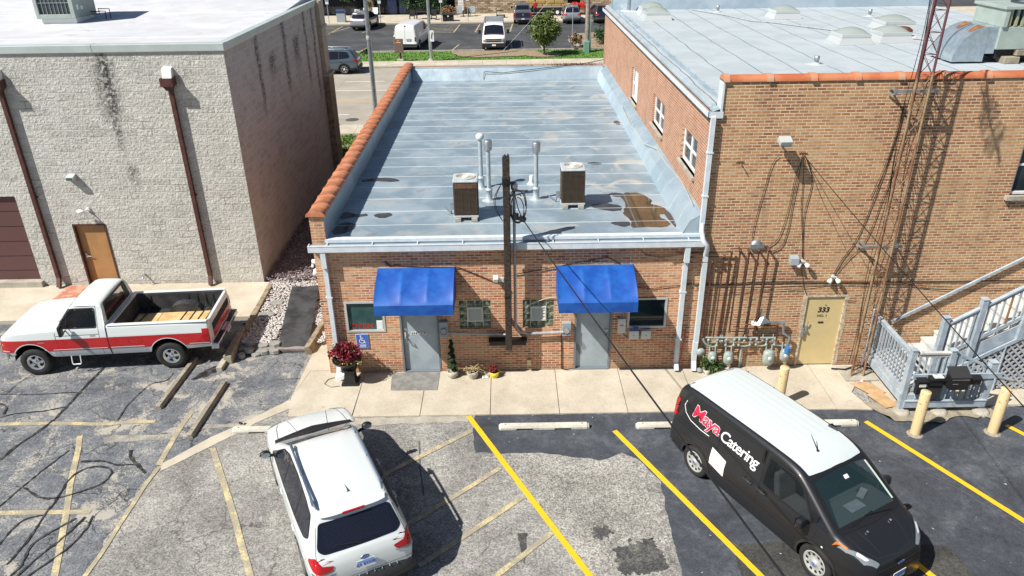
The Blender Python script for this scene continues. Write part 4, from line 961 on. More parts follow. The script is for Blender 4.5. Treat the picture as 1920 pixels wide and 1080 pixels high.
obj('support_block', MB().box(13.25, 4.4, ZR, 13.65, 4.85, ZR + .18).box(13.55, 4.45, ZR + .2, 13.9, 4.95, ZR + .35).box(14.0, 4.35, ZR, 15.0, 4.7, ZR + .17).box(15.1, 4.4, ZR + .18, 15.5, 4.8, ZR + .35).box(15.1, 4.35, ZR, 15.9, 4.75, ZR + .17), m_curbold, t, bevel=.015)
t.location.x -= .12
t.location.y -= .15

# ---------------------------------------------------------------- fittings on the middle facade
def awning(x0, x1, lab):
    t = thing('awning', lab, 'awning', (x0, 0, 2.2), group='blue door awnings')
    D, ZT, ZF, ZB = -1.0, 2.93, 2.44, 2.19; n = 3; W = x1 - x0
    def prof(v):  # v 0 at wall .. 1 at front edge
        a = v * PI / 2
        y = D * (.5 * v + .5 * math.sin(a)); z = ZF + (ZT - ZF) * (.5 * (1 - v) + .5 * math.cos(a) ** .9 if v < 1 else 0)
        return y, z
    def fn(u, v):
        y, z = prof(v); s = math.sin(PI * ((u * n) % 1.0 if u < 1 else 0))
        s = abs(s) ** .7 * math.sin(PI * min(1, v * 1.02)) if v < 1 else 0
        k = .045 * s
        return (x0 + u * W, y + k * .6 * v - .003, z - k)
    top = MB().grid(48, 20, fn)
    obj('canopy', top, m_awn, t)
    obj('valance', MB().box(x0, D - .012, ZB, x1, D + .004, ZF + .004).box(x0 - .003, D, ZB, x0 + .006, -.002, ZF).box(x1 - .006, D, ZB, x1 + .003, -.002, ZF), m_awn, t)
    sd = MB()
    for x in (x0 - .002, x1 + .002):
        pr = [prof(i / 20) for i in range(21)]
        sd.add([(x, y, z) for y, z in pr] + [(x, 0, ZF)], [tuple(range(22))])
    obj('side_panel', sd, m_awn, t)
    fr = MB()
    for k in range(n + 1):
        x = x0 + .01 + (W - .02) * k / n
        fr.tube([(x, prof(i / 12)[0] + .01, prof(i / 12)[1] - .015) for i in range(13)], .012, 6)
    fr.tube([(x0, -.01, ZB + .02), (x0, D, ZB + .02), (x1, D, ZB + .02), (x1, -.01, ZB + .02)], .012, 6).tube([(x0, -.012, ZT), (x1, -.012, ZT)], .016, 6)
    obj('frame', fr, m_galv, t)
awning(-3.09, -1.29, 'royal blue curved fabric awning over the ENTER door, left of the dark pole')
awning(1.10, 2.90, 'royal blue curved fabric awning right of the dark pole, crossed by the cable')
t = thing('service_pole', 'dark weathered timber mast rising past the gutter between the two awnings', 'pole', (-.05, -.36, .85))
obj('pole', MB().prism([(-.125, -.42), (.03, -.43), (.035, -.28), (-.12, -.27)], .86, 5.66), m_poleW, t, bevel=.012)
cap = MB().prism([(-.125, 5.66), (-.07, 5.72), (-.03, 5.67), (.0, 5.74), (.035, 5.66)], -.42, -.29, 'y')
obj('split_top', cap, m_poleW, t)
obj('conduit', MB().tube([(.12, -.3, 4.95), (.12, -.3, 3.3), (.12, -.22, 1.55), (.13, -.2, 1.4), (.22, -.14, 1.22), (.45, -.12, 1.16), (.9, -.10, 1.15), (1.30, -.10, 1.17)], .035, 10), m_greyc, t)
obj('conduit', MB().tube([(-.06, -.2, 1.35), (-.12, -.14, 1.15), (-.35, -.1, 1.14), (-1.55, -.09, 1.2)], .028, 8), m_greyc, t)
obj('weatherhead', MB().lathe([(.03, -.05), (.075, 0), (.08, .1), (.05, .16), (.001, .18)], (.13, -.3, 4.93), 14), m_galv, t)
cb = MB()
for k, (r, cz) in enumerate(((.28, 4.55), (.25, 4.5), (.31, 4.58), (.22, 4.48))):
    cb.tube([(.20 + r * .62 * math.cos(a * PI / 12 + k), -.36 - .02 * k, cz + r * 1.35 * math.sin(a * PI / 12 + k)) for a in range(20)], .011, 6)
for r in (.2, .24): cb.tube([(-.13 - r * math.sin(a * PI / 10) * .8, -.37, 5.1 - a * .09) for a in range(11)], .008, 5)
cb.tube([(-.1, -.45, 5.15), (.05, -.46, 5.12), (.12, -.4, 5.1)], .03, 6)
obj('cable_coil', cb, m_cable, t)
obj('splice_box', MB().obox((.30, -.42, 4.27), (.16, .09, .1), Matrix.Rotation(R(25), 3, 'Y')).cyl((.17, -.42, 4.26), .05, .14, 8).obox((.05, -.44, 4.5), (.06, .05, .2)), m_blk, t)
obj('strap', MB().box(-.135, -.435, 5.05, .045, -.265, 5.2).box(-.13, -.435, 2.3, .04, -.265, 2.33), m_blk, t)
obj('bracket', MB().box(-.10, -.28, 1.5, .0, -.005, 1.58).box(-.10, -.28, 3.3, 0, -.23, 3.38), m_blk, t)
tag(obj('wall_box', MB().box(-.52, -.22, .88, .38, -.02, 1.0).box(-.54, -.24, .985, .40, -.02, 1.01).box(.12, -.225, .93, .34, -.221, .96), m_blk, bevel=.006), 'long narrow black box on the brick wall across the foot of the dark pole', 'wall box')
S_ = (.10, -.42, 4.42); E_ = (2.13, -12.0, 5.9)
def catenary(a, b, sag, n=30): return [Vector(a).lerp(Vector(b), i / n) - Vector((0, 0, sag * 4 * (i / n) * (1 - i / n))) for i in range(n + 1)]
far = Vector(S_).lerp(Vector(E_), 2.4)
tag(obj('service_cable', MB().tube([(.13, -.36, 4.9), (.2, -.45, 4.55), (.28, -.5, 4.35)], .012, 6).tube(catenary((.28, -.46, 4.32), tuple(far), .25, 60), .0115, 6), m_cable), 'thick black service cable stretching from the dark pole over the right awning', 'cable')
far2 = Vector((6.48, -.12, 5.52)).lerp(Vector((5.79, -9, 5.6)), 2.6)
tag(obj('service_cable', MB().tube(catenary((6.48, -.12, 5.52), tuple(far2), .3, 50), .008, 5), m_cable), 'thin black cable running from the tan brick wall hook out over the stairs', 'cable')
def meterbox(x, y0, z0, w, h, lab, name='electric_meter', mbase=m_steelgrey, dial=True):
    t = thing(name, lab, 'electric meter', (x, 0, z0)); obj('box', MB().box(x - w / 2, -y0, z0, x + w / 2, -.003, z0 + h), mbase, t, bevel=.008)
    if dial:
        g_ = obj('glass_dial', MB().lathe([(.085, 0), (.085, -.05), (.07, -.09), (.001, -.10)], (x, -y0, z0 + h * .42), 18, 'y'), m_cglass, t)
        obj('dial_face', MB().cyl((x, -y0 - .02, z0 + h * .42), .07, .015, 16, 'y'), m_white, g_)
meterbox(-1.63, .11, 1.08, .21, .42, 'grey electric meter with round dial between the ENTER door and its glass block window')
meterbox(1.37, .11, 1.06, .22, .36, 'grey electric meter with round dial just left of the right grey door')
t = thing('alarm_box', 'slim grey-white box with a red mark between the right door and window', 'wall box', (2.71, 0, 1.1)); obj('box', MB().box(2.61, -.09, 1.10, 2.81, -.003, 1.50), m_winfr, t, bevel=.006)
obj('red_mark', MB().box(2.67, -.0925, 1.31, 2.693, -.09, 1.34).box(2.698, -.0925, 1.31, 2.721, -.09, 1.34).box(2.726, -.0925, 1.31, 2.749, -.09, 1.34), m_red, t); obj('conduit', MB().tube([(2.68, -.04, 1.5), (2.70, -.04, 2.2)], .012, 6).tube([(2.75, -.04, 1.5), (2.72, -.04, 2.2)], .01, 6), m_greyc, t)
for x, lb_ in ((3.02, 'white weatherproof box under the right window, left of two, with cable bundle on top'), (3.32, 'white weatherproof box under the right window, right of two')):
    t = thing('cable_box', lb_, 'wall box', (x, 0, .95), group='white boxes under the right window')
    obj('box', MB().box(x - .12, -.11, .93, x + .12, -.003, 1.17), m_winfr, t, bevel=.012); obj('emblem', MB().cyl((x, -.113, 1.04), .02, .004, 10, 'y'), m_steelgrey, t)
    if x < 3.1:
        cc = MB()
        for k in range(5): cc.tube([(x - .1 + .05 * k, -.07, 1.17), (x - .08 + .06 * k, -.1, 1.25), (x + .1 - .03 * k, -.08, 1.27), (x + .05, -.05, 1.19)], .008, 5)
        obj('cable_bundle', cc, m_blue, t)
tag(obj('wire', MB().tube([(2.75, -.02, 1.09), (2.82, -.02, .98), (2.9, -.02, .94)], .009, 5), m_cable), 'short black wire looping from the slim box to the white boxes', 'wire')
tag(obj('wire', MB().tube([(1.24, -.02, 1.06), (1.26, -.02, .6), (1.27, -.02, .07), (1.4, -.06, .06), (1.55, -.05, .09)], .012, 5), m_cable), 'thin wire dropping from the right meter to the pavement', 'wire')
t = thing('floodlight', 'small white box light on the brick wall left of the dark pole', 'wall light', (-.32, 0, 2.6)); obj('housing', MB().obox((-.33, -.12, 2.66), (.12, .14, .1), Matrix.Rotation(R(20), 3, 'X')), m_white, t, bevel=.01); obj('bracket', MB().box(-.26, -.1, 2.55, -.14, -.003, 2.65), m_winfr, t)
t = thing('security_camera', 'white bullet camera on the left edge of the brick shop by its downspout', 'security camera', (-4.62, .4, 2.9))
obj('camera_body', MB().lathe([(.001, -.02), (.06, 0), (.075, .12), (.045, .16), (.03, .2)], (-4.66, .25, 2.66), 14, 'z', M=Matrix.Rotation(R(25), 3, 'Y')), m_white, t); obj('bracket', MB().tube([(-4.56, .3, 3.05), (-4.68, .3, 2.98), (-4.70, .28, 2.85)], .03, 8).cyl((-4.70, .3, 2.98), .06, .1, 10, 'x'), m_white, t)
t = thing('accessible_parking_sign', 'blue wheelchair sign on the brick wall behind the planter', 'sign', (-3.65, -.01, .74))
obj('plate', MB().box(-3.81, -.02, .745, -3.50, -.012, 1.16), m_white, t, bevel=.004); obj('panel', MB().box(-3.80, -.0235, .755, -3.51, -.0205, 1.15), m_blue, t)
sy = MB()
def arc(cx, cz, r, a0, a1, wd, n=18):
    vs = []
    for i in range(n + 1):
        a = a0 + (a1 - a0) * i / n
        vs += [(cx + (r - wd / 2) * math.cos(a), -.025, cz + (r - wd / 2) * math.sin(a)), (cx + (r + wd / 2) * math.cos(a), -.025, cz + (r + wd / 2) * math.sin(a))]
    sy.add(vs, [(2 * i, 2 * i + 1, 2 * i + 3, 2 * i + 2) for i in range(n)])
arc(-3.665, .965, .062, R(140), R(385), .018); sy.cyl((-3.69, -.026, 1.105), .02, .002, 12, 'y')
for a, b in (((-3.687, 1.08), (-3.68, .985)), ((-3.68, 1.04), (-3.63, 1.04)), ((-3.68, .985), (-3.62, .985)), ((-3.625, .985), (-3.595, .91)), ((-3.595, .91), (-3.57, .918))):
    sy.beam((a[0], -.0245, a[1]), (b[0], -.0245, b[1]), .002, .02, up=(0, 0, 1)) if abs(a[0] - b[0]) > .02 else sy.box(min(a[0], b[0]) - .008, -.0255, min(a[1], b[1]), max(a[0], b[0]) + .008, -.0240, max(a[1], b[1]))
obj('symbol', sy, m_white, t)
obj('small_print', MB().box(-3.75, -.026, .862, -3.56, -.0245, .868).box(-3.74, -.026, .83, -3.57, -.0245, .846).box(-3.73, -.026, .806, -3.58, -.0245, .816).box(-3.74, -.026, .782, -3.57, -.0245, .790), m_white, t)
tag(obj('outlet_box', MB().box(.40, -.06, .20, .50, -.003, .36), m_yeldoor, bevel=.005), 'small cream outlet box low on the brick wall right of the pole foot', 'outlet box')
tag(obj('wire', MB().tube([(-2.9, -.02, 3.06), (-2.86, -.03, 3.0), (-2.5, -.03, 2.98), (-1.9, -.03, 2.94), (-1.2, -.03, 2.93), (-.4, -.03, 2.55), (-.15, -.03, 2.5)], .010, 5).tube([(-2.92, -.02, 3.1), (-2.84, -.03, 3.05), (-2.8, -.03, 2.99)], .012, 5), m_cable), 'dark wire drooping over the left awning towards the box light', 'wire')
tag(obj('wire', MB().tube([(.12, -.03, 2.72), (.9, -.03, 2.86), (1.6, -.03, 3.0), (2.3, -.03, 3.13), (2.6, -.03, 2.95)], .010, 5), m_cable), 'dark wire rising from the pole over the right awning', 'wire')
tag(obj('wire', MB().tube([(.32, -.03, 1.86), (.75, -.04, 2.03), (.92, -.04, 2.09), (1.12, -.04, 2.1)], .009, 5), m_cablew), 'pale yellow wire running above the right glass block window', 'wire')
tag(obj('red_rod', MB().tube([(4.19, -.14, .04), (4.30, -.03, 1.15)], .012, 6), M('red_rod_paint', (.45, .03, .02), .5)), 'thin red rod leaning on the brick wall between the two white downspouts', 'rod')
# ---------------------------------------------------------------- gas pipework on the tan wall
Yp = -.10
def P3(l, y=Yp): return [(x, y, z) for x, z in l]
PIPES = [[(3.67, 3.17), (4.15, 3.24), (5.17, 3.24), (5.08, 1.0)], [(4.16, 3.13), (5.0, 3.13), (4.97, .97)], [(4.0, 3.02), (4.74, 3.0), (4.70, 1.0)],
         [(5.35, 3.28), (5.34, 1.14), (5.8, 1.13), (5.82, .82)], [(5.56, 3.26), (5.53, 1.22), (6.0, 1.21), (6.12, .85)], [(5.78, 3.28), (5.74, 1.33), (6.49, 1.29), (6.52, .84)], [(6.0, 3.31), (5.96, 1.32), (5.97, 1.09)]]
PL = ['outermost of the brown gas pipes bending down from the horizontal run', 'middle one of the brown gas pipes bending down from the horizontal run', 'innermost brown gas pipe, nearest the white downspout', 'leftmost of the four straight tall brown gas pipes', 'second from left of the four straight tall brown gas pipes', 'third from left of the four straight tall brown gas pipes', 'rightmost of the four straight tall brown gas pipes']
for i, l in enumerate(PIPES):
    y = Yp - .012 * i
    p = MB().tube(P3(l, y), .021, 8)
    for q in l[:-1] if i > 2 else l[1:]: p.lathe([(.001, -.035), (.030, -.03), (.030, .03), (.001, .035)], (q[0], y, q[1]), 10)
    if i > 2: p.tube([(l[0][0], y, l[0][1]), (l[0][0], -.001, l[0][1] + .02)], .026, 8)
    tag(obj('gas_pipe', p, m_pipe), PL[i], 'gas pipe', group='brown gas pipes on the tan wall')
tag(obj('vent_pipe', MB().tube([(6.0, -.12, 1.38), (6.66, -.12, 1.34), (6.66, -.12, 1.22), (6.66, -.14, 1.08), (6.84, -.14, .96), (6.81, -.14, .70)], .035, 9).tube([(6.6, -.12, 1.345), (6.68, -.12, 1.34)], .045, 9), m_galv), 'grey metal pipe zigzagging down to the right gas meter', 'pipe')
hd = MB().tube(P3([(4.78, .97), (6.56, .93)], -.13), .024, 8).tube(P3([(4.72, .95), (4.75, .86), (4.85, .74)], -.14), .028, 8)
for a, b in ((4.86, 5.08), (5.3, 5.5), (5.62, 5.9), (6.05, 6.3), (6.5, 6.85)):
    hd.tube([(a, -.13, .95), (a, -.13, .73), ((a + b) / 2, -.13, .70), (b, -.13, .73), (b, -.13, .95)], .02, 7)
    for x in (a, b): hd.lathe([(.001, -.04), (.034, -.035), (.034, .035), (.001, .04)], (x, -.13, .90), 8); hd.lathe([(.001, -.03), (.03, -.03), (.03, .03), (.001, .03)], (x, -.13, .74), 8)
hd.tube(P3([(4.9, .84), (5.6, .83), (6.5, .84)], -.10), .018, 7)
for x in (5.15, 5.2, 5.75, 6.2, 6.45): hd.tube(P3([(x, 1.02), (x, .80)], -.11), .016, 6).lathe([(.001, -.03), (.03, -.025), (.03, .025), (.001, .03)], (x, -.12, .86), 8)
hd.tube(P3([(5.72, .72), (5.72, .06)], -.08), .03, 8)
tag(obj('gas_manifold', hd, m_teal), 'grey-green gas manifold of looped pipes and valves above the meters', 'gas manifold')
GM = [(4.98, .44, .9, 'small pale gas meter furthest left under the manifold'), (5.38, .42, 1.0, 'pale gas meter second from left under the manifold'), (6.38, .42, 1.2, 'largest gas meter, second from right under the manifold'), (6.77, .48, .95, 'gas meter furthest right, with a blue regulator')]
for i, (x, z, s, lb_) in enumerate(GM):
    t = thing('gas_meter', lb_, 'gas meter', (x, -.1, z - .16), group='gas meters by the tan wall')
    b = MB().lathe([(.001, -.19), (.07, -.18), (.115, -.12), (.125, 0), (.115, .11), (.08, .16), (.001, .17)], (x, -.2, z), 16, M=Matrix.Diagonal((s, .75 * s, s)))
    obj('body', b, m_teal, t)
    obj('dial', MB().lathe([(.06, 0), (.055, -.03), (.001, -.035)], (x, -.20 - .09 * s, z + .02), 12, 'y'), m_winfr, t)
    obj('connector', MB().tube([(x - .07, -.17, z + .13), (x - .07, -.13, z + .32)], .018, 7).tube([(x + .07, -.17, z + .13), (x + .07, -.13, z + .32)], .018, 7), m_teal, t)
    if i == 3: obj('regulator', MB().cyl((x + .02, -.27, z + .1), .07, .16, 12), M('regulator_blue', (.03, .16, .42), .5), t)
tag(obj('regulator_dome', MB().lathe([(.001, -.06), (.09, -.04), (.11, 0), (.09, .03), (.04, .06), (.001, .06)], (4.68, -.2, .60), 16, 'y'), m_teal), 'round grey-green gas regulator beside the foot of the white downspout', 'gas regulator')
t = thing('tape_wrap', 'loose foil and tape wrapped around the pipes above the manifold', 'foil scrap', (6.0, -.12, 1.3))
obj('foil', MB().add([(5.85, -.2, 1.34), (6.05, -.14, 1.78), (6.12, -.18, 1.55), (6.3, -.2, 1.42), (6.02, -.26, 1.36), (6.0, -.12, 1.5), (5.98, -.17, 1.68)], [(0, 4, 5), (4, 3, 2), (5, 4, 2), (5, 2, 1), (0, 5, 6)]), m_galv, t)
obj('wrap', MB().obox((5.93, -.16, 1.37), (.16, .09, .08)), m_white, t)
for (x, z, r, lb_) in ((6.66, 3.0, 0, 'grey security light box on the tan wall beside the twin white camera'),):
    tag(obj('wall_light', MB().prism([(-.003, 3.10), (-.14, 3.06), (-.16, 2.90), (-.003, 2.92)], 6.56, 6.76, 'x'), m_steelgrey, bevel=.005), lb_, 'wall light')
for (x, z, lb_) in ((6.88, 2.92, 'white security camera cluster on the tan wall, above and left of the 333 door'), (7.68, 2.50, 'white twin-headed light just above the 333 door')):
    t = thing('security_light', lb_, 'security light', (x, 0, z)); b = MB()
    for s in (-1, 1): b.lathe([(.001, 0), (.03, .01), (.055, .07), (.06, .12), (.001, .12)], (x + s * .05, -.08, z), 12, M=Matrix.Rotation(R(150), 3, 'X') @ Matrix.Rotation(R(s * 40), 3, 'Y'))
    obj('lamp_head', b, m_white, t); obj('mount', MB().cyl((x, -.06, z + .02), .05, .057, 12, 'y').tube([(x - .06, -.06, z + .03), (x + .06, -.06, z + .03)], .025, 6), m_winfr, t)
t = thing('area_light', 'grey floodlight high on the tan wall casting a long shadow', 'floodlight', (5.9, 0, 5.8))
obj('housing', MB().obox((5.93, -.34, 5.92), (.26, .22, .12), Matrix.Rotation(R(22), 3, 'X')), m_winfr, t, bevel=.01); obj('arm', MB().tube([(5.93, -.25, 5.9), (5.93, -.1, 5.82), (5.93, 0, 5.8)], .022, 7), m_galv, t)
obj('lens', MB().obox((5.93, -.365, 5.86), (.2, .16, .012), Matrix.Rotation(R(22), 3, 'X')), m_glassg, t)
obj('shield', MB().obox((5.93, -.2, 5.9), (.24, .1, .1)), m_steelgrey, t)
def wire(pts, r, lab, m=None, sm=3):
    P = [Vector(p) for p in pts]
    for _ in range(2):
        q = [P[0]]
        for a, b in zip(P, P[1:]): q += [a * .75 + b * .25, a * .25 + b * .75]
        q.append(P[-1]); P = q
    tag(obj('wire', MB().tube(P, r * .62, 5), m or m_cable), lab, 'wire', group='loose wires on the tan wall')
Yw = -.025
W3 = lambda l, y=Yw: [(x, y, z) for x, z in l]
wire(W3([(5.96, 5.50), (5.84, 5.4), (5.72, 4.6), (5.6, 3.7), (5.66, 3.4)]), .010, 'black wire dropping from the high floodlight to the round junction box')
wire(W3([(6.47, 5.51), (6.47, 5.0), (6.43, 4.46), (6.43, 3.74), (6.35, 3.3), (6.1, 3.2)]), .012, 'leftmost wire sagging from the wall hook to the pipe tops')
wire(W3([(6.5, 5.5), (6.38, 5.0), (6.36, 4.2), (6.25, 3.5), (6.0, 3.32)]), .010, 'second wire from the wall hook, ending at the pipe tops')
wire(W3([(6.52, 5.45), (6.6, 4.8), (6.63, 4.28), (6.8, 3.5), (6.86, 3.05)]), .011, 'straight wire from the wall hook down to the white camera')
wire(W3([(6.56, 5.45), (6.78, 5.0), (6.79, 4.73), (6.72, 4.1), (6.80, 3.5), (6.88, 3.0)]), .011, 'bowed wire from the wall hook down to the white camera')
wire(W3([(6.55, 5.48), (7.0, 4.6), (7.45, 3.86), (8.12, 2.8)]), .006, 'very thin straight wire slanting from the wall hook to the tower')
wire(W3([(8.48, 6.66), (8.47, 5.98), (8.31, 4.7), (8.08, 3.47), (7.82, 3.0), (7.68, 2.6)]), .013, 'thick wire slanting down left of the lattice tower to the door light')
wire(W3([(8.7, 6.0), (8.45, 4.43), (8.31, 3.42), (7.9, 2.9), (7.7, 2.55)]), .010, 'wire from the middle of the lattice tower to the door light')
wire(W3([(8.17, 4.5), (8.4, 5.43), (8.46, 6.5)]), .009, 'short stray wire hanging beside the upper lattice tower')
wire(W3([(4.2, 2.40), (5.06, 2.36), (5.87, 2.42), (7.0, 2.40), (8.42, 2.37), (9.32, 2.37), (14, 2.33)]), .018, 'main black cable bundle running level along the tan wall')
wire(W3([(4.4, 2.33), (5.3, 2.38), (6.3, 2.33), (7.0, 2.38), (8.6, 2.32), (9.5, 2.28), (10.6, 2.2)], -.04), .010, 'thinner black cable winding just under the main bundle')
wire(W3([(4.42, 2.36), (4.7, 2.10), (5.6, 2.15), (6.6, 2.2), (7.4, 2.28), (7.9, 2.38)]), .007, 'slack thin wire looping below the main bundle left of the 333 door')
wire(W3([(9.3, 2.35), (9.8, 2.2), (10.6, 2.1), (12, 2.15)]), .008, 'slack thin wire below the main bundle right of the tower')
wire(W3([(6.88, 2.85), (6.95, 2.5), (7.05, 2.2), (7.12, 2.05)]), .009, 'short wire from the white camera to the 333 door frame')
wire(W3([(7.75, 2.4), (7.85, 2.15), (8.0, 1.95), (8.15, 1.86), (8.35, 1.9)]), .007, 'thin wire curling over the top right corner of the 333 door')
wire(W3([(4.4, 3.15), (4.3, 2.7), (4.35, 2.4)], -.03), .008, 'pale wire loop behind the tall white downspout', m_cablew)
wire(W3([(2.85, 2.35), (3.4, 2.28), (3.9, 2.36), (4.3, 2.38)]), .012, 'black cable from the right awning to the downspouts')
wire(W3([(3.05, 3.3), (3.2, 3.16), (3.6, 3.1), (3.9, 3.15)]), .009, 'short dark wire under the eave by the right downspout')
tag(obj('junction_box', MB().lathe([(.14, 0), (.14, -.04), (.001, -.05)], (5.74, -.002, 3.36), 12, 'y').box(5.60, -.06, 3.30, 5.92, -.003, 3.40), m_galv), 'round weathered junction box above the straight gas pipes', 'junction box')
for x, z, lb_ in ((5.13, 5.35, 'rusty hook in the tan wall under the high floodlight, left'), (6.5, 5.53, 'wall hook where the fan of wires gathers')):
    tag(obj('wall_hook', MB().tube([(x, 0, z), (x, -.09, z), (x + .02, -.12, z - .05)], .012, 6).tube([(x - .1, -.01, z + .02), (x + .08, -.01, z + .02)], .01, 5), m_rust), lb_, 'hook')
# ---------------------------------------------------------------- lattice tower
t = thing('lattice_tower', 'rusty triangular lattice tower standing against the tan wall right of the 333 door', 'lattice mast', (8.45, -.4, 0))
LG = [(8.34, -.56), (8.64, -.56), (8.49, -.32)]; HT = 11.5
mt = NT('tower_rust'); _z = mt.sep(mt.tc)[2]
mt.set('Base Color', mt.mix(mt.smooth(mt.math('ADD', _z, mt.math('MULTIPLY', mt.noise(2, 3), 1.2)), 7.6, 8.0), mt.mix(mt.smooth(mt.noise(2.5, 3), .4, .6), (.20, .09, .045), (.30, .22, .13)), (.12, .045, .05))); mt.set('Roughness', .8)
for x, y in LG: obj('leg', MB().tube([(x, y, 0), (x, y, HT)], .026, 8), mt.m, t)
br = MB(); st = .42
k = 0; z = .15
while z < HT - st:
    for a, b in ((0, 1), (1, 2), (2, 0)):
        A, B = (LG[a], LG[b]) if k % 2 else (LG[b], LG[a])
        br.tube([(A[0], A[1], z), (B[0], B[1], z + st)], .007, 4); br.tube([(B[0], B[1], z), (A[0], A[1], z + st)], .006, 4)
        br.tube([(LG[a][0], LG[a][1], z), (LG[b][0], LG[b][1], z)], .007, 4)
    z += st; k += 1
obj('lattice', br, mt.m, t)
for z in (3.45, 6.95):
    b = MB().beam((8.02, -.40, z), (8.95, -.40, z), .05, .05).beam((8.1, -.02, z), (8.12, -.40, z), .03, .04).beam((8.9, -.02, z), (8.88, -.40, z), .03, .04).beam((8.1, -.02, z - .15), (8.4, -.4, z), .03, .03).beam((8.9, -.02, z - .15), (8.6, -.4, z), .03, .03)
    obj('wall_bracket', b, m_galv, t)
obj('base_sleeve', MB().tube([(8.34, -.56, .02), (8.34, -.56, .6)], .024, 8).tube([(8.64, -.56, .02), (8.64, -.56, .55)], .024, 8), m_peel, t)
cbl = MB()
for i in range(3): cbl.tube([(8.38 + .05 * i + .03 * math.sin(z_ * 1.7 + i), -.26 + .02 * math.cos(z_ * 2 + i), z_) for z_ in [j * .4 + .2 for j in range(27)]], .007, 5)
obj('feed_cable', cbl, m_cable, t)
an = MB().tube([(8.49, -.4, 10.4), (8.49, -.4, 12.2)], .02, 6).tube([(8.49, -.4, 10.65), (7.01, -2.0, 10.65)], .022, 6)
A_, B_ = Vector((6.59, -2.0, 11.5)), Vector((7.43, -2.0, 9.9)); an.tube([A_, B_], .022, 6)
for f_, L in ((.15, .12), (.27, .26), (.36, .30), (.46, .30), (.60, .28), (.70, .34), (.78, .26), (.93, .1)):
    p = A_.lerp(B_, f_); an.tube([(p.x - L * .9, p.y - .08, p.z - L * .25), (p.x + L * .9, p.y + .08, p.z + L * .25)], .016, 5)
obj('antenna', an, m_galv, t)
tag(obj('concrete_pad', MB().prism([(8.15, -.75), (8.95, -.75), (8.95, -.1), (8.15, -.1)], .0, .06), m_conc), 'small stained concrete pad under the lattice tower', 'concrete pad')
tag(obj('litter', MB().grid(4, 3, lambda u, v: (8.36 + u * .2, -.86 + v * .14, .045 + .03 * math.sin(u * 5) * math.cos(v * 4))), M('red_white_litter', (.75, .72, .70), .6, c2=(.5, .05, .08), vs=20)), 'crumpled red and white wrapper at the foot of the lattice tower', 'litter')
for i, pl in enumerate(([(8.55, -.95, .045), (9.0, -.9, .05), (9.25, -1.35, .05), (8.9, -1.5, .04)], [(8.75, -1.45, .045), (9.1, -1.3, .06), (9.3, -1.9, .06), (8.95, -2.0, .04)])):
    tag(obj('cardboard', MB().prism([(p[0] - .35, p[1] + .1) for p in pl], .036 + .018 * i, .05 + .018 * i), M('brown_cardboard', (.42, .26, .13), .85, c2=(.50, .33, .18), vs=4)), ('flattened cardboard beside the stair landing, the piece nearer the tower', 'flattened cardboard beside the stair landing, the piece nearer the car park')[i], 'cardboard')
tag(obj('black_hose', MB().tube([(8.0, -.2, .06), (8.3, -.3, .09), (8.7, -.12, .1), (9.0, -.3, .08)], .02, 6), m_cable), 'black hose lying behind the lattice tower base', 'hose')

# ---------------------------------------------------------------- stairs
st = thing('staircase', 'weathered blue-grey wooden staircase and landing with lattice skirt along the tan wall', 'staircase', (9.75, -1, 0))
fl = .52
def post(x, y, z0, z1, s=.1): obj('post', MB().box(x - s / 2, y - s / 2, z0, x + s / 2, y + s / 2, z1).box(x - s / 2 - .012, y - s / 2 - .012, z1, x + s / 2 + .012, y + s / 2 + .012, z1 + .03), m_stair, st, bevel=.006)
fb = MB()
for k in range(13): fb.box(8.86, -.02 - .152 * k, fl - .03, 9.76, -.162 - .152 * k, fl)
obj('landing_floor', fb, m_stairw, st)
obj('rim_joist', MB().box(8.80, -2.0, .30, 8.84, -.02, .505).box(8.84, -2.0, .28, 9.80, -1.96, .49).box(8.84, -.06, .3, 9.8, -.02, .49), m_stair, st)
def railing(a, b, n, name='railing', h=1.04, base=.08, mwood=None, bare=()):
    A = Vector(a); B = Vector(b); rl = MB().beam(A + Vector((0, 0, h)), B + Vector((0, 0, h)), .09, .04).beam(A + Vector((0, 0, h - .06)), B + Vector((0, 0, h - .06)), .035, .08)
    o = obj(name, rl, mwood or m_stair, st); obj('bottom_rail', MB().beam(A + Vector((0, 0, base)), B + Vector((0, 0, base)), .04, .085), m_stair, o)
    for k in range(n):
        if True:
            p = A.lerp(B, (k + .5) / n)
            obj('baluster', MB().box(p.x - .017, p.y - .017, p.z + base - .03, p.x + .017, p.y + .017, p.z + h - .04), m_baldwood if k in bare else m_stair, o)
railing((8.86, -.10, fl), (8.86, -1.90, fl), 14)
post(8.86, -.08, .05, fl + 1.1, .09); post(8.88, -1.95, .05, fl + 1.12, .12); post(9.75, -1.95, .05, fl + 1.1, .12); post(10.72, -1.95, .05, 1.30, .15); post(9.92, -1.15, .05, 2.0, .13); post(10.68, -1.15, .9, 2.45, .13); post(11.7, -1.15, 1.4, 3.1, .13)
railing((9.0, -1.95, fl), (9.69, -1.95, fl), 5, mwood=m_stairw)
obj('front_rail', MB().box(8.95, -2.055, .93, 10.92, -2.015, 1.06).box(8.9, -2.055, .17, 10.75, -2.015, .34).box(8.9, -2.07, .335, 10.75, -2.0, .355), m_stair, st)
lb2 = obj('lower_balusters', MB().box(9.0, -2.01, .30, 10.65, -1.99, .34), m_stair, st)
for k in range(10): obj('baluster', MB().box(9.12 + k * .165, -2.02, .33, 9.155 + k * .165, -1.985, .95), m_stair, lb2)
rl = MB().beam((9.80, -1.93, 1.55), (10.66, -1.93, 1.16), .05, .05); dr = obj('descending_rail', rl, m_stair, st)
for k in range(6):
    x = 9.9 + k * .13; obj('baluster', MB().box(x, -1.945, .25, x + .03, -1.915, 1.52 - (x - 9.8) * .45), m_stair, dr)
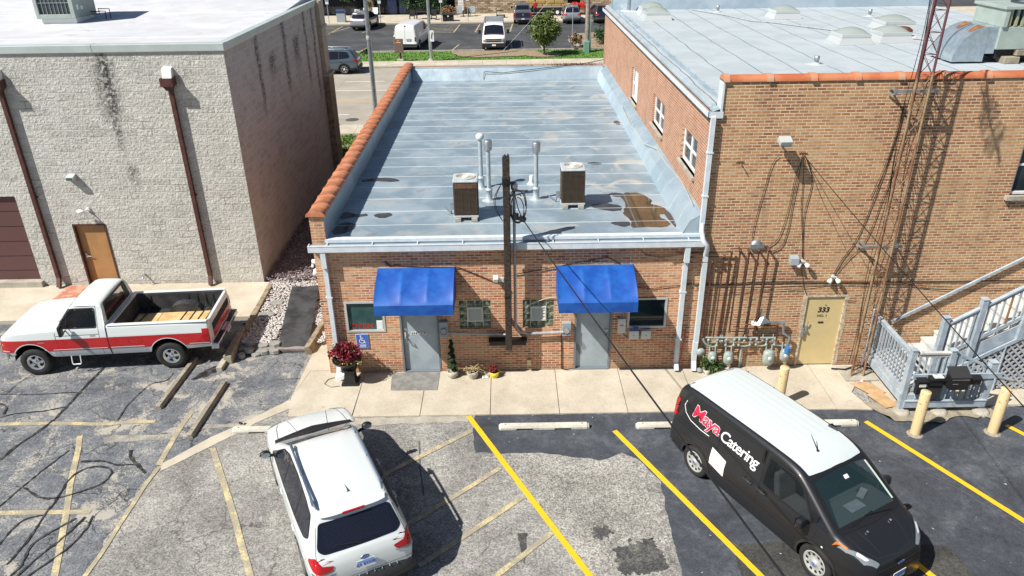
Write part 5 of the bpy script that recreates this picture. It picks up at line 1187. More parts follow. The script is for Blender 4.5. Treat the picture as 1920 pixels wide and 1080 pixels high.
for k in range(3): obj('lower_step', MB().box(9.78 + k * .28, -1.9, fl - .17 * (k + 1) - .04, 10.08 + k * .28, -1.2, fl - .17 * (k + 1)), m_stair, st)
rise, run, x0s = .176, .285, 9.85
for k in range(13):
    x = x0s + k * run; z = fl + (k + 1) * rise
    obj('step', MB().box(x - .025, -1.10, z - .04, x + run, -.08, z).box(x, -1.09, z - rise, x + .02, -.09, z - .04), m_stairw, st)
obj('stringer', MB().add([(x0s, -1.14, fl - .1), (x0s + .35, -1.14, fl - .1), (x0s + 13 * run, -1.14, fl + 12.2 * rise - .1), (x0s + 13 * run, -1.14, fl + 13.2 * rise), (x0s, -1.14, fl + .22), (x0s, -1.10, fl - .1), (x0s + .35, -1.10, fl - .1), (x0s + 13 * run, -1.10, fl + 12.2 * rise - .1), (x0s + 13 * run, -1.10, fl + 13.2 * rise), (x0s, -1.10, fl + .22)], [(0, 1, 2, 3, 4), (9, 8, 7, 6, 5), (4, 3, 8, 9), (0, 4, 9, 5), (1, 0, 5, 6), (2, 1, 6, 7), (3, 2, 7, 8)]), m_stair, st)
sl_ = rise / run
def zs(x): return fl + .35 + (x - x0s) * sl_
railing((9.99, -1.15, zs(9.99) - .1), (10.62, -1.15, zs(10.62) - .1), 5, h=.98, base=.1)
railing((10.75, -1.15, zs(10.75) - .1), (13.4, -1.15, zs(13.4) - .1), 17, h=.98, base=.1, bare=(3, 6))
obj('wall_handrail', MB().beam((9.3, -.08, 1.30), (13.2, -.08, 3.64), .045, .06), m_stair, st)
lt = MB(); LX0, LX1 = 10.05, 14.0
def ztop(x): return max(.1, fl - .12 + (x - x0s - .2) * sl_)
for sgn, yy in ((1, -1.17), (-1, -1.185)):
    c = -6.0
    while c < 20:
        # strips along z = sgn*(x) + c clipped to the stair skirt
        pts = []
        x = LX0
        while x < LX1:
            z_ = sgn * (x - LX0) + c if sgn > 0 else c - (x - LX0)
            if .05 < z_ < ztop(x): pts.append((x, z_))
            x += .02
        if len(pts) > 3:
            a, b = pts[0], pts[-1]; lt.beam((a[0], yy, a[1]), (b[0], yy, b[1]),   .012, .045, up=(0, 0, 1))
        c += .175
lo = obj('lattice_panel', lt, M('lattice_grey_wood', (.34, .38, .43), .8, c2=(.42, .44, .46), vs=5), st)
obj('lattice_frame', MB().beam((10.05, -1.19, .1), (10.35, -1.19, .1), .03, .1).beam((10.3, -1.195, ztop(10.3)), (13.9, -1.195, ztop(13.9)), .03, .09).beam((11.45, -1.195, .05), (11.45, -1.195, ztop(11.45)), .02, .06).beam((10.45, -1.2, ztop(10.45)), (11.9, -1.2, .3), .02, .05), m_stair, st)
for x, y in ((8.9, -2.0), (9.75, -2.02), (10.7, -2.05)): tag(obj('post_footing', MB().lathe([(.19, 0), (.18, .07), (.12, .10), (.001, .1)], (x, y, 0), 14), m_conc), {8.9: 'round concrete footing under the left front landing post', 9.75: 'round concrete footing under the middle front landing post', 10.7: 'round concrete footing under the right front landing post'}[x], 'footing')
def mailbox(x0, x1, y, z0, z1, lab, lid=False):
    t = thing('mailbox', lab, 'mailbox', ((x0 + x1) / 2, y, z0), group='black mailboxes on the stair rail')
    obj('box', MB().box(x0, y - .10, z0, x1, y, z1), m_blk, t, bevel=.008)
    obj('lid', MB().prism([(y + .01, z1 + .03), (y - .13, z1 - .02), (y - .13, z1 - .045), (y + .01, z1)], x0 - .01, x1 + .01, 'x'), m_blk, t)
    return t
mailbox(9.02, 9.24, -2.06, .60, .97, 'black mailbox on the landing rail, furthest left, with pale stickers')
sk = MB()
for i in range(5):
    for j in range(2): sk.box(9.06 + i * .032, -2.166, .80 + j * .04, 9.085 + i * .032, -2.161, .83 + j * .04)
tag(obj('sticker_set', sk, m_white), 'small pale address stickers on the leftmost black mailbox', 'sticker')
t = mailbox(9.27, 9.60, -2.06, .82, 1.02, 'wide black mailbox second from left on the rail, with pale newspaper on top'); obj('paper', MB().box(9.36, -2.18, 1.035, 9.56, -2.05, 1.06), m_white, t)
t = thing('mailbox', 'largest black mailbox with a sloped grey lid, standing tall on the rail', 'mailbox', (9.85, -2.1, .8), group='black mailboxes on the stair rail')
obj('box', MB().prism([(-2.06, .80), (-2.30, .80), (-2.30, 1.12), (-2.06, 1.24)], 9.66, 10.06, 'x'), m_blk, t, bevel=.006); obj('lid', MB().prism([(-2.04, 1.265), (-2.32, 1.135), (-2.32, 1.115), (-2.04, 1.245)], 9.64, 10.08, 'x'), m_plas, t)
obj('trim', MB().box(9.67, -2.306, 1.06, 10.05, -2.302, 1.08).box(9.70, -2.306, .95, 9.82, -2.302, .97), m_galv, t)
mailbox(10.1, 10.42, -2.06, .84, 1.02, 'flat wide black mailbox furthest right on the stair rail')
tag(obj('newspaper_tray', MB().box(9.30, -2.12, .45, 9.62, -2.06, .78), m_plas, bevel=.01), 'dark plastic tray hanging beneath the two left mailboxes', 'tray')

# ---------------------------------------------------------------- bollards, wheel stops
def bollard(x, y, h, lab, r=.105):
    t = thing('bollard', lab, 'bollard', (x, y, 0), group='cream painted steel bollards')
    obj('post', MB().lathe([(r, 0), (r, h - .01), (r * .96, h), (.001, h + .005)], (x, y, 0), 22), m_boll, t); obj('collar', MB().lathe([(r + .06, .004), (r + .01, .02), (r, .04)], (x, y, 0), 20), m_curbold, t)
bollard(8.84, -2.79, 1.12, 'rust-chipped cream bollard in front of the mailboxes')
bollard(10.55, -2.78, 1.16, 'rust-chipped cream bollard furthest right, by the stair corner')
bollard(6.22, -1.64, 1.05, 'plain cream bollard half hidden behind the black van')
def wheel_stop(c, ang, L, lab, m, grp='concrete wheel stops', notch=True):
    M_ = Matrix.Rotation(ang, 4, 'Z'); mb = MB(); h = L / 2
    pr = [(-.08, .0), (-.08, .06), (-.05, .115), (.05, .115), (.08, .06), (.08, .0)]
    xs = [-h, -h + .05, -h * .62, -h * .6, -h * .25, -h * .23, h * .23, h * .25, h * .6, h * .62, h - .05, h]
    rw = []
    for i, x in enumerate(xs):
        s = .72 if i in (0, len(xs) - 1) else 1
        nz = .035 if notch and i in (3, 4, 7, 8) else 0
        rw.append([(x, y * s, (z if z > .01 else nz) * (s if z > .01 else 1)) for y, z in pr])
    vs = [Vector(c) + (M_ @ Vector(p)).xyz for r in rw for p in r]
    mb.add(vs, [(a * 6 + b, a * 6 + (b + 1) % 6, (a + 1) * 6 + (b + 1) % 6, (a + 1) * 6 + b) for a in range(len(xs) - 1) for b in range(6)] + [tuple(range(6)), tuple(range(len(vs) - 6, len(vs)))[::-1]])
    t = thing('wheel_stop', lab, 'wheel stop', (c[0], c[1], 0), group=grp)
    obj('block', mb, m, t, bevel=.008)
    hb = MB()
    for s in (-.85, .85):
        p = Vector(c) + (M_ @ Vector((s * h, 0, .116))).xyz; hb.cyl(tuple(p), .016, .002, 8)
    obj('anchor_bolt', hb, m_blkm, t)
wheel_stop((.71, -2.36, .006), 0, 2.02, 'pale concrete wheel stop centred between the two fresh yellow lines', m_concw)
wheel_stop((3.78, -2.40, .006), 0, 2.02, 'pale concrete wheel stop beside the rear of the black van', m_concw)
wheel_stop((6.72, -2.42, .006), 0, 2.02, 'pale concrete wheel stop on the far side of the black van', m_concw)
wheel_stop((-5.30, -2.32, .006), 0, 1.95, 'pale concrete wheel stop at the nose of the white SUV', m_concw)
wheel_stop((-8.27, -.32, .006), R(88), 2.2, 'mossy old wheel stop nearest the pickup', m_curbold, notch=False)
wheel_stop((-7.12, -1.46, .006), R(88), 2.15, 'weathered wheel stop nearer the white SUV, right of the mossy one', m_curbold, notch=False)
tag(obj('litter', MB().grid(3, 2, lambda u, v: (-6.22 + u * .14, -2.08 + v * .07, .03 + .03 * math.sin(u * 6 + v))), m_blk), 'small dark crumpled scrap beside the wheel stop at the SUV nose', 'litter')

# ---------------------------------------------------------------- planting strip between the buildings
rk = MB(); r_ = random.Random(12)
def pebble(mb, x, y, z, s):
    M_ = Matrix.Rotation(r_.uniform(0, 6), 3, 'Z') @ Matrix.Diagonal((s * r_.uniform(.8, 1.4), s * r_.uniform(.7, 1.1), s * r_.uniform(.5, .8)))
    V = [Vector((1, 0, 0)), Vector((-.9, .1, 0)), Vector((0, 1, .1)), Vector((.1, -1, 0)), Vector((0, 0, 1)), Vector((0, 0, -.6)), Vector((.7, .7, .5)), Vector((-.6, -.6, .5))]
    mb.add([M_ @ v + Vector((x, y, z)) for v in V[:6]], [(0, 2, 4), (2, 1, 4), (1, 3, 4), (3, 0, 4), (2, 0, 5), (1, 2, 5), (3, 1, 5), (0, 3, 5)], False)
for _ in range(9500):
    y = 1.35 + (r_.random() ** 1.25) * 11.5; px_ = r_.uniform(-7.22, -5.0) if y < 3.2 else r_.uniform(-7.4, -4.6)
    if y < 2.3 and -6.35 < px_ < -5.3: continue
    pebble(rk, px_, y, .13 + r_.uniform(-.01, .03) + .02 * y * .2, .038)
o = obj('gravel', rk, m_rock, recenter=False); o['kind'] = 'stuff'
struct('gravel_bed', MB().add([(-7.3, 1.25, .10), (-5.25, 1.25, .10), (-4.6, 3.3, .12), (-4.57, 14, .16), (-7.6, 14, .16), (-7.5, 4.5, .12), (-7.3, .0, 0), (-5.2, 1.0, 0)], [(0, 1, 2, 3, 4, 5)]).box(-7.2, 1.1, 0, -5.3, 1.3, .10), M('gravel_shade', (.20, .17, .16), .95, c2=(.33, .28, .26), vs=30, bump=.8))
rkd = MB(); r_ = random.Random(13)  # stones deeper in the gap, the building's shade put into their colour
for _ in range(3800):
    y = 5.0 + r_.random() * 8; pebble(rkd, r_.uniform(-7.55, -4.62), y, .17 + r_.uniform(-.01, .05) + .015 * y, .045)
o = obj('shade_tinted_gravel', rkd, m_rock_shade, recenter=False); o['kind'] = 'stuff'
tag(obj('landscape_timber', MB().add([(-7.44, 4.7, 0), (-7.30, 4.7, 0), (-7.18, 1.5, 0), (-7.33, 1.5, 0), (-7.44, 4.7, .22), (-7.30, 4.7, .22), (-7.18, 1.5, .22), (-7.33, 1.5, .22)], [(0, 1, 5, 4), (1, 2, 6, 5), (2, 3, 7, 6), (3, 0, 4, 7), (4, 5, 6, 7)]), m_timber, bevel=.01), 'long wooden edging timber at the foot of the block building corner', 'timber')
tag(obj('kerb_block', MB().prism([(-7.46, 2.1), (-7.30, 2.1), (-7.20, .55), (-7.42, .55)], 0, .24), m_curbold, bevel=.02), 'rough grey kerb block behind the pickup bumper', 'kerb')
tag(obj('landscape_timber', MB().add([(-5.42, .95, 0), (-5.20, .95, 0), (-4.98, 3.6, 0), (-5.14, 3.6, 0), (-5.42, .95, .24), (-5.28, .95, .24), (-5.0, 3.6, .3), (-5.14, 3.6, .3)], [(0, 1, 5, 4), (1, 2, 6, 5), (2, 3, 7, 6), (3, 0, 4, 7), (4, 5, 6, 7)]), m_timber, bevel=.01), 'sunlit edging timber between the pebbles and the brick shop', 'timber')
tag(obj('rubber_mat', MB().grid(14, 24, lambda u, v: (-6.15 + .82 * u + (-.55 + .0 * u) * v * 1.0 + .1 * v, 1.05 + v * 3.4, .20 + .10 * v - .18 * max(0, .12 - v) / .12 + .014 * math.sin(v * 17 + u * 3) + .01 * math.sin(u * 9))), m_rub), 'long black rubber mat laid over the white pebbles', 'mat')
FS = [(-6.95, 1.32, .32, .22, .16), (-6.62, 1.25, .34, .24, .10), (-6.28, 1.28, .34, .26, .14), (-6.90, 1.02, .26, .2, .11), (-6.55, 1.0, .36, .18, .06), (-6.25, 1.02, .3, .18, .07), (-7.05, .85, .2, .2, .06), (-6.7, .92, .25, .16, .02), (-6.95, 2.9, .5, .3, .14), (-6.85, 3.6, .4, .3, .15)]
FL_ = ['grey flagstone at the back left of the stacked edge', 'tan flagstone in the middle of the stacked edge', 'blue-grey flagstone in the stacked edge touching the black mat', 'front left block of the stacked flagstone edge', 'lower middle block of the stacked flagstone edge', 'lower block of the stacked edge beside the black mat', 'loose broken stone near the kerb block', 'thin bottom slab under the stacked edge', 'large flat dark slab lying on the pebbles left of the mat', 'smaller flat dark slab further back on the pebbles']
for (x, y, w_, d_, z_), lb_ in zip(FS, FL_):
    n = 7; pr = [(x + w_ / 2 * math.cos(2 * PI * k / n + .3) * r_.uniform(.85, 1.15), y + d_ / 2 * math.sin(2 * PI * k / n + .3) * r_.uniform(.85, 1.15)) for k in range(n)]
    tag(obj('flagstone', MB().prism(pr, z_ - .05 if z_ > .05 else .0, z_ + .06), m_stone, bevel=.012), lb_, 'flagstone', group='flagstones edging the pebble bed')
t = thing('path_light', 'small black stake light at the corner of the pebble bed', 'path light', (-7.2, 1.85, .2)); obj('stake', MB().tube([(-7.2, 1.85, .2), (-7.22, 1.84, .45)], .01, 5), m_blk, t); obj('lamp_head', MB().lathe([(.001, .07), (.05, .05), (.03, 0), (.001, 0)], (-7.22, 1.84, .44), 10), m_blk, t)

# ---------------------------------------------------------------- plants
def leafcloud(mb, c, rad, n, s, seed, clumps=0, flat=.0, shell=.0):
    q = random.Random(seed); c = Vector(c)
    cl = []
    for _ in range(clumps):
        while True:
            p = Vector([q.uniform(-1, 1) for _ in range(3)])
            if shell < p.length < 1: break
        cl.append(p)
    for _ in range(n):
        if cl:
            b = q.choice(cl); p = b + Vector([q.gauss(0, .16) for _ in range(3)])
        else:
            while True:
                p = Vector([q.uniform(-1, 1) for _ in range(3)])
                if shell < p.length < 1: break
        p = Vector((p.x * rad[0], p.y * rad[1], p.z * rad[2])) + c
        a = Vector([q.gauss(0, 1) for _ in range(3)]).normalized(); b = a.cross(Vector([q.gauss(0, 1) for _ in range(3)])).normalized()
        ss = s * q.uniform(.6, 1.4)
        mb.add([p + a * ss, p + b * ss * .5, p - a * ss, p - b * ss * .5], [(0, 1, 2, 3)])
    return mb
t = thing('planter_urn', 'black footed urn of burgundy coleus and small yellow flowers by the shop corner', 'planter', (-3.98, -.45, 0))
obj('pedestal', MB().box(-4.16, -.62, .03, -3.76, -.24, .09).add([(-4.12, -.58, .09), (-3.80, -.58, .09), (-3.80, -.28, .09), (-4.12, -.28, .09), (-4.10, -.56, .14), (-3.82, -.56, .14), (-3.82, -.30, .14), (-4.10, -.30, .14), (-4.07, -.54, .40), (-3.84, -.54, .40), (-3.84, -.32, .40), (-4.07, -.32, .40)], [(0, 1, 5, 4), (1, 2, 6, 5), (2, 3, 7, 6), (3, 0, 4, 7), (4, 5, 9, 8), (5, 6, 10, 9), (6, 7, 11, 10), (7, 4, 8, 11)]).box(-4.12, -.59, .40, -3.79, -.27, .45), m_blk, t, bevel=.01)
obj('bowl', MB().lathe([(.10, .45), (.05, .50), (.09, .54), (.24, .60), (.33, .68), (.36, .72), (.34, .73), (.30, .70), (.001, .69)], (-3.98, -.45, 0), 26), m_blk, t)
obj('foliage', leafcloud(leafcloud(MB(), (-4.02, -.42, .86), (.36, .28, .22), 900, .046, 5, 60), (-4.1, -.4, .95), (.24, .2, .16), 300, .042, 6, 26), m_maroon, t)
obj('flowers', leafcloud(MB(), (-3.82, -.62, .72), (.22, .10, .04), 260, .018, 7, 30), m_yflow, t); obj('green_leaves', leafcloud(MB(), (-3.9, -.58, .73), (.3, .14, .05), 300, .02, 8, 30), m_leaf, t)
t = thing('flood_lamp', 'white box floodlight lying on the pavement behind the urn', 'floodlight', (-4.22, -.2, .03)); obj('housing', MB().obox((-4.20, -.28, .12), (.30, .2, .12), Matrix.Rotation(R(-25), 3, 'Y')), m_white, t, bevel=.01); obj('cord', MB().tube([(-4.3, -.2, .06), (-4.55, -.3, .04), (-4.6, -.5, .04), (-4.4, -.65, .04), (-4.2, -.6, .04)], .007, 5), m_cable, t)
t = thing('spiral_topiary', 'dark green spiral topiary in a pale bowl pot by the ENTER door', 'topiary', (-1.46, -.25, 0))
obj('pot', MB().lathe([(.09, .03), (.13, .08), (.14, .16), (.125, .2), (.11, .2), (.11, .17), (.001, .17)], (-1.46, -.25, 0), 20), m_pot, t)
sp = MB(); q_ = random.Random(4)
for k in range(6500):
    u = q_.random(); a = u * 2 * PI * 4.5; z_ = .22 + u * .86; rr = (.125 * (1 - u) + .02)
    p = Vector((-1.46 + rr * .42 * math.cos(a), -.25 + rr * .42 * math.sin(a), z_)); s_ = .085 * (1 - u * .55)
    d_ = Vector([q_.gauss(0, 1) for _ in range(3)]).normalized() * s_ * q_.uniform(.6, 1); p += Vector((d_.x, d_.y, d_.z * .6))
    a1 = Vector([q_.gauss(0, 1) for _ in range(3)]).normalized(); b1 = a1.orthogonal().normalized(); sp.add([p + a1 * .018, p + b1 * .011, p - a1 * .018], [(0, 1, 2)])
obj('foliage', sp, m_leafd, t)
def potted(x, y, r, h, m, lab, nm, fol):
    t = thing(nm, lab, 'potted plant', (x, y, 0)); obj('pot', MB().lathe([(r * .7, .03), (r * .95, h * .6), (r, h), (r * .86, h), (r * .82, h - .03), (.001, h - .03)], (x, y, 0), 20), m, t); obj('soil', MB().lathe([(r * .82, h - .028), (.001, h - .02)], (x, y, 0), 14), m_soil, t); fol(t)
def dryf(t):
    s = MB(); q = random.Random(9)
    for k in range(34):
        a = q.uniform(0, 6.28); L = q.uniform(.12, .36)
        s.tube([(-.98, -.3, .2), (-.98 + math.cos(a) * L * .4, -.3 + math.sin(a) * L * .3, .3), (-.98 + math.cos(a) * L, -.3 + math.sin(a) * L * .6, .3 + q.uniform(-.14, .12))], .006, 4)
        s = leafcloud(s, (-.98 + math.cos(a) * L, -.3 + math.sin(a) * L * .6, .3), (.05, .04, .05), 5, .02, k)
    obj('dead_foliage', s, m_dry, t)
potted(-.96, -.3, .15, .24, m_pot, 'pale pot of dried straw-coloured stems, middle of the three pots', 'dried_plant', dryf)
potted(-.42, -.28, .13, .19, m_poty, 'yellow bowl pot with a small burgundy plant, below the pole', 'potted_plant', lambda t: obj('foliage', leafcloud(MB(), (-.44, -.28, .28), (.12, .10, .12), 420, .022, 19, 16), m_maroon, t))
tag(obj('plastic_bag', MB().grid(6, 5, lambda u, v: (-.72 + u * .16, -.36 + v * .12, .04 + .05 * abs(math.sin(u * 5 + v * 3)) * math.sin(PI * v))), m_winfr), 'crumpled clear plastic bag between the dried plant and the yellow pot', 'plastic bag')
t = thing('door_mat', 'grey ribbed mat lying before the ENTER door', 'door mat', (-2.38, -.42, .03)); obj('mat', MB().add([(-3.0, -.04, .031), (-1.79, -.06, .031), (-1.80, -.84, .031), (-2.93, -.82, .031), (-3.0, -.04, .041), (-1.79, -.06, .041), (-1.80, -.84, .041), (-2.93, -.82, .041)], [(4, 5, 6, 7), (0, 1, 5, 4), (1, 2, 6, 5), (2, 3, 7, 6), (3, 0, 4, 7)]), M('grey_mat', (.17, .17, .16), .95, c2=(.24, .235, .22), vs=5, bump=.6, bs=60), t)
t = thing('weed_pot', 'green leafy weed with a small pot at the foot of the white downspout', 'plant', (4.85, -.25, 0)); obj('leaves', leafcloud(leafcloud(MB(), (4.86, -.26, .28), (.2, .14, .24), 420, .035, 31, 20), (5.0, -.25, .2), (.25, .12, .15), 200, .05, 32, 14), m_leaf, t); obj('pot', MB().lathe([(.07, .03), (.1, .16), (.08, .16), (.001, .14)], (4.86, -.3, 0), 14), m_pot, t)
tag(obj('stone', MB().lathe([(.001, 0), (.08, .02), (.07, .09), (.001, .12)], (4.7, -.22, .03), 9), m_stone), 'small dark stone beside the downspout foot', 'stone')

sp_ = MB(); q_ = random.Random(21)
for _ in range(420):
    x, y = q_.uniform(-13, 12), q_.uniform(-7.5, 1.0)
    if x > -5 and y > -1.9: continue
    pts_ = [(x + q_.uniform(-.03, .03), y + q_.uniform(-.03, .03), .02 + q_.uniform(0, .012)) for _ in range(3)]; sp_.add(pts_, [(0, 1, 2)])
o = obj('grit', sp_, M('pale_grit', (.55, .53, .48), .9, c2=(.25, .2, .14), vs=3), recenter=False); o['kind'] = 'stuff'; o['label'] = 'pale grit and leaf scraps scattered over the car park'
# ---------------------------------------------------------------- vehicle body builder
def tab(t, x):
    if x <= t[0][0]: return t[0][1]
    for a, b in zip(t, t[1:]):
        if x <= b[0]: return a[1] + (b[1] - a[1]) * (x - a[0]) / (b[0] - a[0])
    return t[-1][1]
def chaikin(t, n=2):
    P = [Vector(p) for p in t]
    for _ in range(n):
        q = [P[0]]
        for a, b in zip(P, P[1:]): q += [a * .78 + b * .22, a * .22 + b * .78]
        q.append(P[-1]); P = q
    return [(p.x, p.y) for p in P]
class Body:
    def __init__(s, S):
        s.S = S; c = S.get('cell', .045)
        top = chaikin(S['top'], 2); w = chaikin(S['w'], 2); bl = chaikin(S['belt'], 1); sl = S['sill']
        xs = [top[0][0]]
        for a, b in zip(top, top[1:]):
            L = math.hypot(b[0] - a[0], b[1] - a[1]); k = max(1, int(L / c + .5))
            xs += [a[0] + (b[0] - a[0]) * i / k for i in range(1, k + 1)]
        n1 = max(6, int(.8 / c)); n2 = max(4, int(.6 / c)); n3 = 6; n4 = max(4, int(.7 / c / 1.5))
        V = []; s.N = n1 + n2 + n3 + n4 + 1
        for x in xs:
            zt, zb, zs, hw = tab(top, x), tab(bl, x), tab(sl, x), tab(w, x)
            cr = tab(S['crown'], x) if isinstance(S['crown'], list) else S['crown']; zb = min(zb, zt - cr - .03); zs = min(zs, zb - .05)
            tum = tab(S['tum'], x) if isinstance(S['tum'], list) else S['tum']
            h = []
            for k in range(n1 + 1):
                t = k / n1; y = hw * (1 - .05 * max(0, 1 - t / .4) ** 2 - .030 * max(0, (t - .6) / .4) ** 2)
                y += .008 * math.exp(-((t - .72) / .05) ** 2)
                h.append((y, zs + (zb - zs) * t))
            yb = h[-1][0]; H = zt - cr - zb; r = min(S['rr'], H * .85); wt = yb - tum * (H - r)
            for k in range(1, n2 + 1): h.append((yb + (wt - yb) * k / n2, zb + (H - r) * k / n2))
            ry = min(r * 1.3, wt * .5)
            for k in range(1, n3 + 1):
                a = PI / 2 * k / n3; h.append((wt - ry * (1 - math.cos(a)), zt - cr - r + r * math.sin(a)))
            yi = wt - ry
            for k in range(1, n4 + 1):
                y = yi * (1 - k / n4); h.append((y, zt - cr * (y / yi) ** 2 if yi > 0 else zt))
            ring = [(x, y, z) for y, z in h] + [(x, -y, z) for y, z in h[-2::-1]]
            V.append(ring)
        s.m = len(V[0]); s.V = [Vector(p) for r_ in V for p in r_]; s.nx = len(xs)
        for (wx, wz, R_) in S['arches']:
            for i, p in enumerate(s.V):
                j = i % s.m
                if min(j, s.m - 1 - j) > n1: continue
                d = math.hypot(p.x - wx, p.z - wz)
                if abs(d - R_) < c * .62 and d > 0: s.V[i] = Vector((wx + (p.x - wx) * R_ / d, p.y, wz + (p.z - wz) * R_ / d))
        m = s.m
        s.F = [(i * m + j, i * m + j + 1, (i + 1) * m + j + 1, (i + 1) * m + j) for i in range(s.nx - 1) for j in range(m - 1)]
        caps = [tuple(range(m))[::-1], tuple(range((s.nx - 1) * m, s.nx * m))]
        s.bvh = BVHTree.FromPolygons(s.V, s.F + caps)
        s.caps = caps; s.n1 = n1
    def cut(s, holes=(), bed=None):
        """faces left after wheel arches, window openings and the open bed are taken away"""
        out = []
        for f in s.F:
            c = sum((s.V[i] for i in f), Vector()) / 4; j = f[0] % s.m
            if min(j, s.m - 2 - j) <= s.n1 - 1 and any(math.hypot(c.x - a, c.z - b) < R_ for a, b, R_ in s.S['arches']): continue
            if bed and bed(c): continue
            kill = False
            for poly, mode in holes:
                for i in f:
                    p = s.V[i]
                    if mode == 'side':
                        if abs(c.y) < .45: break
                        q = (p.x, p.z)
                    elif mode == 'top':
                        if c.z < 1.05: break
                        q = (p.x, p.y)
                    elif mode == 'rear':
                        if abs(c.x - s.S['rearx']) > .25: break
                        q = (p.y, p.z)
                    if inside(q, poly): kill = True; break
                if kill: break
            if not kill: out.append(f)
        return MB().add([tuple(p) for p in s.V], out + s.caps, True)
    def hit(s, u, v, mode, sg, off):
        if mode == 'side': o, d = Vector((u, 3 * sg, v)), Vector((0, -sg, 0))
        elif mode == 'top': o, d = Vector((u, v, 5)), Vector((0, 0, -1))
        elif mode == 'rear': o, d = Vector((-6, u, v)), Vector((1, 0, 0))
        else: o, d = Vector((6, u, v)), Vector((-1, 0, 0))
        h = s.bvh.ray_cast(o, d)
        xe = s.S['top'][0][0] if mode == 'rear' else s.S['top'][-1][0]
        if mode in ('rear', 'front') and s.S['rearx'] > -1.5 and mode == 'rear': xe = None
        if mode in ('rear', 'front') and xe is not None and (h[0] is None or abs(h[0].x - xe) > (.72 if s.S['rearx'] == -2.0 and v > 1.11 else .24)): h = s.bvh.find_nearest(Vector((xe, u * .985, v)))
        if h[0] is None:
            h = s.bvh.find_nearest(o + d * (3 - .9 if mode == 'side' else 3.6))
        p, n = h[0], h[1]
        if n.dot(d) > 0: n = -n
        return p + n * off
    def decal(s, poly, mode, off=.004, sg=1, g=.07, mb=None):
        bm = bmesh.new(); f = bm.faces.new([bm.verts.new((u, v, 0)) for u, v in poly]); bmesh.ops.triangulate(bm, faces=[f])
        us = [p[0] for p in poly]; vs = [p[1] for p in poly]
        for ax, lo, hi in ((0, min(us), max(us)), (1, min(vs), max(vs))):
            k = int((hi - lo) / g)
            for i in range(1, k + 1):
                c = [0, 0, 0]; c[ax] = lo + (hi - lo) * i / (k + 1); n = [0, 0, 0]; n[ax] = 1
                bmesh.ops.bisect_plane(bm, geom=bm.verts[:] + bm.edges[:] + bm.faces[:], plane_co=c, plane_no=n)
        bm.verts.index_update()
        P = [tuple(s.hit(v.co.x, v.co.y, mode, sg, off)) for v in bm.verts]
        mb = mb or MB(); mb.add(P, [tuple(v.index for v in q.verts) for q in bm.faces], True); bm.free(); return mb
    def ribbon(s, pts, w, mode, off=.006, sg=1, closed=False, mb=None, seg=.05):
        P = [Vector(p) for p in pts]; n = len(P)
        if closed: P.append(P[0])
        q = []
        for a, b in zip(P, P[1:]):
            k = max(1, int((b - a).length / seg)); q += [a.lerp(b, i / k) for i in range(k)]
        if not closed: q.append(P[-1])
        N = len(q); vs = []
        for i, p in enumerate(q):
            a = q[(i - 1) % N] if closed or i else q[0]; b = q[(i + 1) % N] if closed or i < N - 1 else q[-1]
            d = (b - a); d = d.normalized() if d.length else Vector((1, 0)); nn = Vector((-d.y, d.x)) * w / 2
            vs += [tuple(s.hit(p.x + nn.x, p.y + nn.y, mode, sg, off)), tuple(s.hit(p.x - nn.x, p.y - nn.y, mode, sg, off))]
        mb = mb or MB(); K = N if closed else N - 1
        return mb.add(vs, [(2 * i, 2 * i + 1, (2 * i + 3) % (2 * N), (2 * i + 2) % (2 * N)) for i in range(K)], True)
    def text(s, vf, mode, xf, sg=1, off=.006, mb=None):
        """project lettering (verts, faces) with 2D transform xf onto the body"""
        bm = bmesh.new(); V_ = [bm.verts.new((*xf(v[0], v[1]), 0)) for v in vf[0]]
        for f in vf[1]:
            try: bm.faces.new([V_[i] for i in f])
            except ValueError: pass
        bm.verts.index_update()
        mb = mb or MB(); return mb.add([tuple(s.hit(v.co.x, v.co.y, mode, sg, off)) for v in bm.verts], [tuple(v.index for v in q.verts) for q in bm.faces])
def inside(q, poly):
    x, y = q; c = False; n = len(poly); j = n - 1
    for i in range(n):
        xi, yi = poly[i]; xj, yj = poly[j]
        if (yi > y) != (yj > y) and x < (xj - xi) * (y - yi) / (yj - yi) + xi: c = not c
        j = i
    return c
def rpoly(pts, r=.05, n=4):
    out = []; N = len(pts)
    for i in range(N):
        p = Vector(pts[i]); a = Vector(pts[i - 1]); b = Vector(pts[(i + 1) % N])
        da = (a - p); db = (b - p); ra = min(r, da.length * .45); rb = min(r, db.length * .45)
        A = p + da.normalized() * ra; B_ = p + db.normalized() * rb
        for k in range(n + 1):
            t = k / n; q = A * (1 - t) ** 2 + p * 2 * t * (1 - t) + B_ * t * t; out.append((q.x, q.y))
    return out
